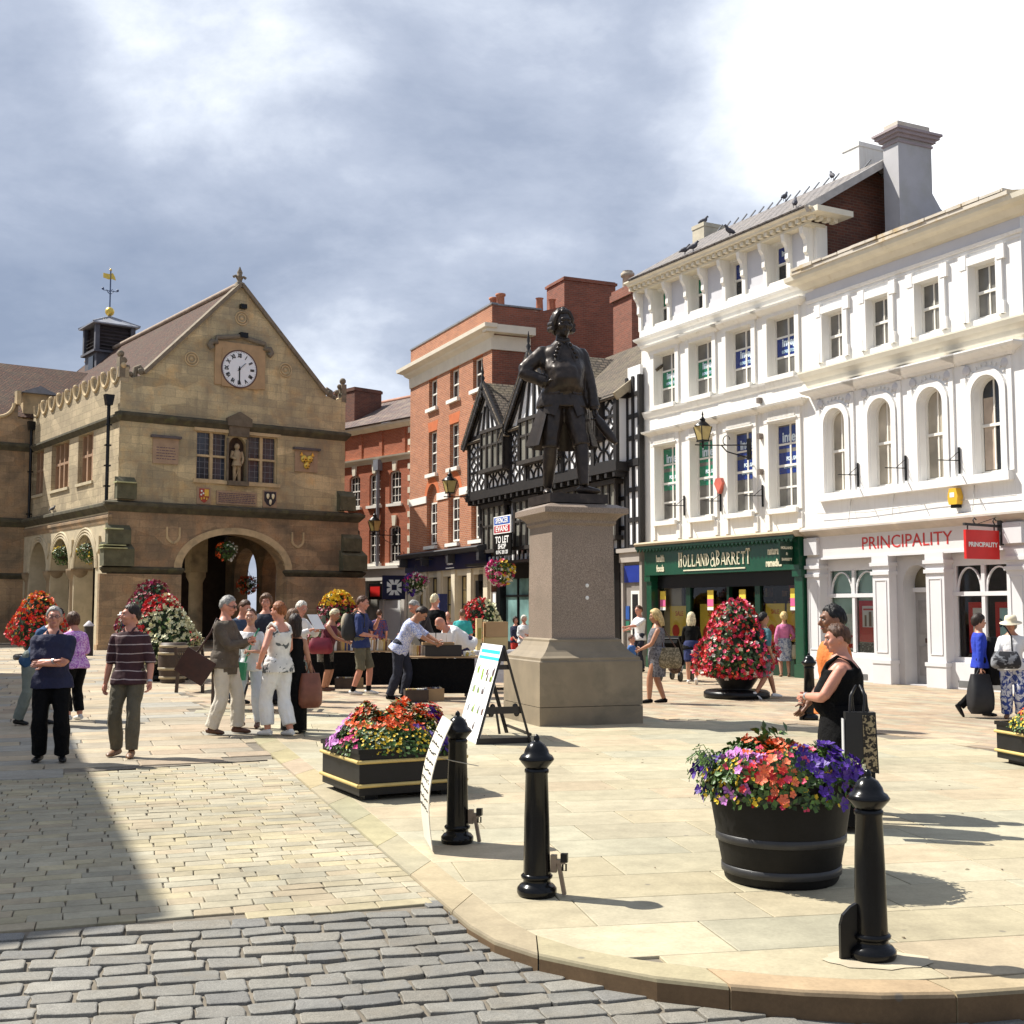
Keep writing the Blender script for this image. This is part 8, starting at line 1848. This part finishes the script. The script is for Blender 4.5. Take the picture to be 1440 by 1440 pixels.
byy=pp('schoolboy in a bright blue jumper and black trousers walking right with a black holdall',1380,1008,865,82,skin='fair',hair=('dark','fringe'),top=cloth('bright_blue',(.012,.04,.42)),sleeve=.97,bottom=(BLK,.97,.02),pose=dict(hr=(-.25,.04,.80,.9),hl=(.16,-.30,1.05),fl=(.08,-.10,0,2),fr=(-.09,.36,.10,-2,-55),head=(0,2)),vox=.012,build=.95)
pp('woman in a straw sun hat, white blouse and blue patterned trousers at the right edge',1426,1010,883,-20,h=1.52,sex='f',skin='tan',hair=('grey','bob'),top=cloth('white_blouse',(.66,.66,.66),.06),sleeve=.5,bottom=(print_('delft',(.60,.62,.68),(.03,.06,.26),16,(.46,.52)),.97,.03),shoes=TANS,pose=dict(hr=(-.02,-.26,1.12,.8),er=(-.9,.2,-.5),hl=(.3,-.1,.9),head=(-8,10)),hat=M('straw_hat',(.66,.58,.42),.8,.08,30),build=1.2,belly=.04,vox=.012)
# things they carry
def at(P,x,y,z): return (Matrix.Translation(P[0].location)@Matrix.Rotation(P[0].rotation_euler.z,4,'Z'))@P[2](x,y,z)
def satchel(label,loc,rz,w,h,th,mat,straps,tilt=0):
    o=thing('satchel',label,'bag',loc,rz); o.rotation_euler=(0,R(tilt),rz); m=MB(); m.prism([(-w/2,-h),(w/2,-h),(w/2,0),(-w/2,0)],'y',-th/2,th/2); m.build('bag_body',mat,o)
    m=MB(); m.prism([(-w/2-.006,-h*.66),(w/2+.006,-h*.66),(w/2+.006,.008),(-w/2-.006,.008)],'y',-th/2-.010,-th/2-.001); m.build('flap',mat,o)
    inv=(Matrix.Translation(loc)@Matrix.Rotation(rz,4,'Z')@Matrix.Rotation(R(tilt),4,'Y')).inverted()
    for s_ in straps: q=MB(); q.tube([inv@Vector(p) for p in s_],.014,6); q.build('strap',mat,o)
    return o
LEA=M('dark_brown_leather',(.045,.014,.008),.38,.35,8,bump=.06)
q=at(js,-.22,.20,1.00); satchel('large dark brown leather satchel slung behind the man in tweed',q,R(8),.42,.34,.12,LEA,[[q+Vector((-.1,0,0)),at(js,-.19,.10,1.30),at(js,-.13,.06,1.47),at(js,.0,-.12,1.36)]],32)
wt=[o for o in bpy.data.objects if o.get('label','').startswith('young woman in a white top')][0]
W_=lambda x,y,z: (Matrix.Translation(wt.location)@Matrix.Rotation(wt.rotation_euler.z,4,'Z'))@Vector((x*.94,y*.94,z*.94))
GRB=M('green_leather',(.03,.24,.12),.4,.15,10)
q=W_(-.10,-.24,.98); satchel('green leather shoulder bag on the young woman in white',q,wt.rotation_euler.z-.1,.26,.24,.07,GRB,[[q+Vector((.1,0,0)),W_(.06,-.16,1.2),W_(.12,-.12,1.38),W_(.13,.0,1.47)]],6)
bl_=[o for o in bpy.data.objects if o.get('label','').startswith('woman in a long black dress')][0]
q=bl_.location+Vector((.22,-.05,.80)); bag('large soft brown bag held low beside the long black dress',(q,0.3),(.30,.46),M('soft_brown_leather',(.17,.055,.03),.5,.25,9),[([q+Vector((-.05,0,0)),q+Vector((.0,0,.16)),q+Vector((.06,0,0))],.010)])
rt_=[o for o in bpy.data.objects if o.get('label','').startswith('short haired blonde woman')][0]
q=rt_.location+Vector((-.06,-.24,1.08)); bag('wine red shoulder bag on the blonde woman at the books',(q,0.1),(.46,.32),M('wine_leather',(.20,.012,.03),.42,.2,9),[([q+Vector((-.12,0,0)),q+Vector((-.06,.12,.32)),q+Vector((.10,.05,.0))],.014)])
q=at(bp,-.0,.19,1.44); o=bag('beige and black rucksack on the back of the tall man in shorts',(q,bp[0].rotation_euler.z+pi),(.36,.52),M('rucksack_black',(.02,.02,.02),.7,.2,9),None,name='rucksack',th=.14); 
m=MB(); m.ball((0,-.10,-.20),.17,12,1,.55,1.3); m.build('beige_pocket',M('rucksack_beige',(.36,.31,.22),.8,.15,9),o)
m=MB()
for sg in (-1,1): m.tube([(sg*.12,.02,-.02),(sg*.14,.16,.06),(sg*.15,.30,-.02),(sg*.15,.30,-.25),(sg*.15,.06,-.42)],.016,6)
m.build('strap',M('rucksack_black',(.02,.02,.02)),o)
gw=[o for o in bpy.data.objects if o.get('label','').startswith('blonde woman in a grey dress')][0]
q=gw.location+Vector((.20,-.12,.98)); bag('beige woven shoulder bag behind the woman in the grey dress',(q,0),(.40,.36),print_('woven_beige',(.30,.25,.16),(.12,.10,.06),30),[([q+Vector((-.12,0,0)),q+Vector((-.14,.12,.42)),q+Vector((.12,0.05,0))],.012,BRN)])
pk=[o for o in bpy.data.objects if o.get('label','').startswith('woman in a pink cardigan')][0]
q=pk.location+Vector((.28,.02,.78)); bag('cream carrier bag held by the woman in pink',(q,0),(.26,.34),M('cream_bag',(.55,.48,.33),.7),[([q+Vector((-.05,0,0)),q+Vector((0,0,.1)),q+Vector((.05,0,0))],.006)])
S,el,Wr=bw[4]['l']; Mw=Matrix.Translation(bw[0].location)@Matrix.Rotation(bw[0].rotation_euler.z,4,'Z'); e_=Mw@el; r_=Mw@Wr; c_=e_.lerp(r_,.32); tq=bw[0].location+Vector((.0,-.36,.90))
tote=thing('tote_bag','black tote bag with a leopard pattern panel on the forearm of the woman in black','bag',tq,R(-6))
m=MB(); m.prism([(-.10,0),(-.11,-.40),(.13,-.44),(.115,0.0)][::1],'y',-.05,.05); m.build('bag_body',M('tote_black',(.010,.010,.011),.4,.2,9),tote)
m=MB(); m.prism([(.02,-.02),(.025,-.415),(.12,-.43),(.105,-.02)],'y',-.056,-.050); m.build('leopard_panel',print_('leopard',(.36,.29,.17),(.02,.016,.012),34,(.47,.52)),tote)
m=MB()
for x in (-.05,.05): m.tube([(x-.02,-.03,-.02),(x-.01,-.03,.12),(x*.3,0,.19),(x+.01,.03,.12),(x+.02,.03,-.02)],.010,6)
m.build('handles',M('tote_black',(.01,.01,.011)),tote)
m=MB(); m.box(-.117,-.111,-.045,.045,-.38,-.05); m.build('steel_trim',M('steel_edge',(.6,.6,.6),.3),tote)
S,el,Wr=byy[4]['r']; q=(Matrix.Translation(byy[0].location)@Matrix.Rotation(byy[0].rotation_euler.z,4,'Z'))@Wr+Vector((-.02,0,-.08))
bag('black holdall hanging from the hand of the schoolboy',(q,R(8)),(.36,.60),M('black_nylon',(.010,.010,.012),.6,.3,9),[([q+Vector((-.05,0,0)),q+Vector((.0,0,.1)),q+Vector((.05,0,0))],.010)],th=.12)
q=(Matrix.Translation(byy[0].location)@Matrix.Rotation(byy[0].rotation_euler.z,4,'Z'))@Vector((.12,-.27,1.22))
bag('black jacket draped over the arm of the schoolboy',(q,R(10)),(.32,.74),M('black_wool',(.008,.008,.009),.9,.2,9),name='folded_jacket',cat='jacket',th=.10)
hw=[o for o in bpy.data.objects if o.get('label','').startswith('woman in a straw sun hat')][0]
q=hw.location+Vector((-.20,-.26,1.02)); bag('grey and black shoulder bag of the woman in the sun hat',(q,R(-10)),(.40,.26),print_('grey_patent',(.22,.23,.25),(.02,.02,.025),7,(.45,.5)),[([q+Vector((.10,0,0)),q+Vector((.12,.06,.22)),q+Vector((.06,.16,.38))],.012,BLACKP)])
pq=at(rdp,0,-.42,1.34); pa_=thing('sheet_of_paper','white sheet of paper held by the white haired reader','paper',pq,rdp[0].rotation_euler.z); m=MB(); m.prism([(-.15,-.10),(.15,-.10),(.15,.22),(-.15,.22)],'y',-.002,.002); m.xform(Matrix.Rotation(R(-35),4,'X')); m.build('sheet',WPA,pa_)
# ------------------------------------------------------------------ second hand book stall
WOOD=M('bare_board',(.33,.22,.12),.7,.2,5,bump=.1); DKW=M('dark_stained_wood',(.035,.02,.014),.6,.3,6)
def boxthing(name,label,loc,rz,w,d,h,mat,open_=False,cat='box',group=None,lab=None):
    o=thing(name,label,cat,loc,rz,group); m=MB()
    if open_:
        t=.015; m.box(-w/2,w/2,-d/2,d/2,0,t); m.box(-w/2,w/2,-d/2,-d/2+t,t,h); m.box(-w/2,w/2,d/2-t,d/2,t,h); m.box(-w/2,-w/2+t,-d/2+t,d/2-t,t,h); m.box(w/2-t,w/2,-d/2+t,d/2-t,t,h)
    else: m.box(-w/2,w/2,-d/2,d/2,0,h)
    m.build('box_body',mat,o)
    if lab: q=MB(); q.box(-w*.3,w*.3,-d/2-.003,-d/2-.001,h*.35,h*.7); q.build('printed_label',lab,o)
    return o
def trestle(label,loc,rz,L,Wd,h=.78,top=None):
    o=thing('trestle_table',label,'table',loc,rz); m=MB(); m.box(-L/2,L/2,-Wd/2,Wd/2,h-.03,h); m.build('table_top',top or WOOD,o)
    for sx in (-1,1):
        m=MB(); x=sx*(L/2-.22)
        for sg in (-1,1): m.bar((x,sg*.05,h-.04),(x,sg*Wd*.46,0),.045)
        m.bar((x,-Wd*.36,.2),(x,Wd*.36,.2),.03); m.bar((x,-Wd*.25,h-.05),(x,Wd*.25,h-.05),.05); m.build('trestle_leg',DKW,o)
    return o
TA1=G(498,966); TA2=G(614,981); r1,r2=R(6),R(4)
tt=trestle('long table of second hand books by the man with the rucksack',TA1,r1,2.5,.75)
trestle('nearer bookstall table with a black crate on a plain board top',TA2,r2,1.55,.75)
m=MB(); m.box(-1.2,1.2,-.36,-.345,.06,.745); m.build('black_drape',BLK,tt)
tt2=[o for o in bpy.data.objects if o.get('label','').startswith('nearer bookstall')][0]
m=MB(); m.box(-.70,.70,-.34,-.325,.10,.745); m.build('black_drape',BLK,tt2)
for k in range(4): boxthing('paper_stack','white stack of leaflets on the long table among the books',TA1+Matrix.Rotation(r1,3,'Z')@Vector((.35+.2*k,.26,.782)),r1+.1*k,.17,.22,.06+.05*(k%2),WHT,False,'leaflets','leaflets on the long table')
tc=thing('cloth_table','table under a white cloth left of the pedestal, boxes on top','table',G(692,968),R(6))
m=MB(); m.box(-.75,.75,-.38,.38,.76,.79); m.build('table_top',WHT,tc)
m=MB(); rows=[]
for z,e in ((.795,.0),(.79,.012),(.4,.02),(.14,.03)):
    P=[]
    for j in range(64):
        t=j/64*4; s_=int(t); f=t-s_; a=[(-1,-1),(1,-1),(1,1),(-1,1)]; p=Vector(a[s_]).lerp(Vector(a[(s_+1)%4]),f); w=1+e*(1+.9*math.sin(j*1.9))*(1 if z<.5 else .2); P.append((p.x*.76*w,p.y*.39*w*1.03,z))
    rows.append(P[::-1])
m.smooth=True; m.grid(rows,True); m.smooth=False; m.face(rows[0]); m.build('white_cloth',cloth('tablecloth',(.66,.65,.66),.05),tc)
CARD=M('brown_cardboard',(.40,.26,.13),.8,.08,4); CARDY=M('pale_cardboard',(.56,.43,.20),.8,.06,4)
loc=lambda base,rz,x,y,z: base+Matrix.Rotation(rz,3,'Z')@Vector((x,y,z))
boxthing('crate','black plastic crate on the nearer bookstall table',loc(TA2,r2,.12,-.1,.782),r2,.68,.42,.20,M('black_plastic',(.012,.009,.009),.45),True,'crate')
boxthing('card_tray','shallow brown cardboard tray laid across the black crate',loc(TA2,r2,.02,-.05,.985),r2+.05,.60,.36,.05,CARD,True,'tray')
for k in range(7):
    m=MB(); m.box(-.055,.055,-.008,.008,0,.17); o=m.build('price_card',WPA); o.location=loc(TA2,r2,-.28+.10*k+(.02 if k%2 else 0),.12,1.036 if abs(-.28+.1*k)<.27 else .783); o.rotation_euler=(R(-8),0,r2+.2*(k%3-1)); tag(o,'small upright white card in the tray on the nearer bookstall table','card','white cards in the bookstall tray')
boxthing('cardboard_box','tall pale cardboard box standing on the white clothed table',loc(G(692,968),R(6),-.28,.0,.80),R(6),.12,.35,.66,CARDY,False,'box',None,M('box_print',(.30,.26,.06),.7))
boxthing('cardboard_box','wide brown cardboard box at the back of the white clothed table',loc(G(692,968),R(6),.08,.12,1.07),R(12),.48,.30,.32,CARD,False)
boxthing('wooden_box','low pale box under the wide cardboard box on the white cloth',loc(G(692,968),R(6),.08,.12,.80),R(6),.5,.3,.265,CARDY,False)
boxthing('crate','green plastic crate on the ground under the white clothed table',G(636,972),R(10),.30,.30,.22,M('green_plastic',(.01,.16,.07),.4),True,'crate')
boxthing('paper_packet','yellow and white packet at the end of the nearer bookstall table',loc(TA2,r2,.60,-.15,.782),r2,.22,.2,.09,M('yellow_packet',(.55,.42,.08),.6,.5,30,col2=(.7,.7,.66),c2pos=(.48,.5)),False,'packet')
BK=[M('book_'+n_,c,.7,.1,9) for n_,c in (('cream',(.58,.50,.34)),('tan',(.42,.27,.14)),('rust',(.30,.09,.04)),('ivory',(.64,.60,.50)),('navy',(.04,.05,.13)),('ochre',(.50,.34,.10)),('brown',(.13,.07,.04)),('white',(.70,.68,.64)))]
BKN=['cream','tan','rust red','ivory','navy','ochre','brown','white']
PG=M('page_edges',(.62,.56,.44),.8,.05,30); bkm={}
def book(base,rz,x,y,z,i,h,t,d,lean=0,flat=False,g='books standing in rows on the long table',where='on the long table'):
    key=(i,round(h,2),round(t,3))
    if key not in bkm:
        m=MB(); m.box(-t/2,-t/2+.003,0,d,0,h); m.box(t/2-.003,t/2,0,d,0,h); m.box(-t/2+.003,t/2-.003,0,.004,0,h); c=m.mesh('book',[BK[i],PG]) if 0 else None
        m.cur=1; m.box(-t/2+.003,t/2-.003,.004,d-.006,.004,h-.004); bkm[key]=m.mesh('book',[BK[i],PG])
    o=bpy.data.objects.new('book',bkm[key]); COL.objects.link(o); o.location=loc(base,rz,x,y,z); o.rotation_euler=(0,R(lean),rz)
    tag(o,'%s book standing spine out among the others %s'%(BKN[i],where),'book',g+' ('+BKN[i]+')')
rd=random.Random(17); 
for row,(y,z) in enumerate(((-.30,.782),(.02,.782))):
    x=-1.2
    while x<1.2:
        t=rd.choice((.03,.04,.05)); book(TA1,r1,x+t/2,y,z,rd.randrange(8),rd.choice((.19,.22,.25)),t,.15,rd.uniform(-3,6)); x+=t+.004+(.03 if rd.random()<.05 else 0)
x=-.72
while x<-.30: t=rd.choice((.03,.04)); book(TA2,r2,x+t/2,.05,.782,rd.randrange(8),rd.choice((.19,.22)),t,.15,2,g='books at the left end of the nearer table',where='on the nearer table'); x+=t+.004
for k,(u,v) in enumerate(((486,968),(497,967),(585,987),(606,985))):
    b=G(u,v); boxthing('book_box',['open box of books on the ground under the long table, left of the rucksack man','second open box of books under the long table, behind the legs of the rucksack man','open box of books under the nearer table, left of its middle','open box of books under the nearer table, right of its middle'][k],b,.1*k,.42,.30,.22,CARD if k%2 else DKW,True)
    for j in range(8): book(b,.1*k,-.17+.045*j,-.1,.02,rd.randrange(8),.22,.04,.15,3,g='books in boxes under the stall tables',where='in a box on the ground')
# benches
def bench(label,locv,rz,L=1.5):
    o=thing('park_bench',label,'bench',locv,rz); BWD=M('bench_teak',(.06,.035,.022),.6,.3,8,bump=.15)
    m=MB()
    for k in range(5): m.box(-L/2,L/2,-.24+.105*k,-.15+.105*k,.42,.445)
    m.build('seat',BWD,o); m=MB(); m.bar((-L/2,.30,.84),(L/2,.30,.84),.05,.07); m.bar((-L/2,.26,.52),(L/2,.26,.52),.04,.05)
    for k in range(13): x=-L/2+.08+(L-.16)*k/12; m.bar((x,.262,.53),(x,.298,.82),.05,.015)
    m.build('backrest',BWD,o)
    for sx in (-1,1):
        x=sx*(L/2-.02)
        m=MB(); m.bar((x,-.27,0),(x,-.27,.64),.055); m.build('leg',BWD,o); m=MB(); m.bar((x,.27,0),(x,.24,.45),.055); m.bar((x,.24,.45),(x,.31,.90),.055); m.build('leg',BWD,o)
        m=MB(); m.bar((x,-.30,.65),(x,.28,.65),.06,.04); m.build('armrest',BWD,o)
    return o
bench('dark wooden bench end-on behind the man in tweed, back to the flowers',G(262,972)+Vector((.25,.3,0)),R(84)); bench('dark wooden bench seen between the legs of the chatting group',G(352,1000)+Vector((0,.3,0)),R(184),1.3)
# pram
pm=thing('pushchair','black pushchair in front of the woman in blue shorts','pushchair',G(951,957),R(150))
m=MB()
for sx in (-.24,.24): m.tube([(sx,.42,.98),(sx,.1,.55),(sx,-.35,.12)],.014,6); m.tube([(sx,.35,.12),(sx,-.1,.62)],.014,6)
m.tube([(-.24,.42,.98),(.24,.42,.98)],.016,6); m.bar((-.24,.0,.42),(.24,.0,.42),.02); m.build('frame',IRON,pm)
m=MB(); m.prism([(-.32,.42),(.06,.36),(.22,.92),(.16,.94),(.0,.45),(-.32,.50)],'x',-.21,.21); m.build('seat',BLK,pm)
m=MB(); rows=[]
for i in range(7): a=R(20+i*22); rows.append([(x,.16-.34*cos(a)+.04,.74+.30*sin(a)) for x in (-.22,-.1,.1,.22)])
m.smooth=True; m.grid(rows); m.grid([[ (x,y,z-.012) for x,y,z in r][::-1] for r in rows]); m.build('hood',BLK,pm)
for sx in (-.25,.25):
    for y in (-.36,.36):
        m=MB(); m.tube([(sx-.025,y,.11),(sx+.025,y,.11)],.11,14); m.build('wheel',BLACKP,pm)
m=MB(); m.ball((0,.05,.30),.18,10,1,1,.8); m.build('shopping_basket',print_('brown_basket',(.14,.08,.05),(.05,.03,.02),18),pm)
# blue ticket machine by the bank
tm=thing('ticket_machine','navy blue ticket machine on a post in front of the bank','ticket machine',TF(-13.4,-1.2,0),TA)
m=MB(); m.box(-.28,.28,-.16,.16,1.15,2.25); m.build('cabinet',M('machine_navy',(.012,.02,.10),.4),tm); m=MB(); m.box(-.2,.2,-.17,-.161,1.75,2.15); m.box(-.2,.2,-.172,-.162,1.28,1.48); m.parts('screen',M('machine_screen',(.40,.46,.60),.3),tm); m=MB(); m.box(-.12,.12,-.1,.1,0,1.15); m.build('post',IRON,tm)
# pale house far behind the hall, seen through the arches
fh=thing('far_white_house','small white house seen through the dark arch of the hall','house',G(365,866)*.0+HF(19.5,16.5,0),R(-20))
m=MB(); wall(m,-5,5,0,9,[(-2.0,-.9,3.6,5.6),(.6,1.7,3.6,5.6)],0,.2); m.box(-5,5,.5,5,0,9); m.build('wall',WHITE2,fh)
for a in (-2.0,.6): sash(fh,a,a+1.1,3.6,5.6,.12,nx=2,nz=2)
m=MB(); slope(m,(-5.3,-.4,9),(5.3,-.4,9),(5.3,2.7,11.4),(-5.3,2.7,11.4)); slope(m,(-5.3,5.8,9),(5.3,5.8,9),(5.3,2.7,11.4),(-5.3,2.7,11.4)); roof(m,'roof',SLATE,fh)
bake_texts()
bake_people()
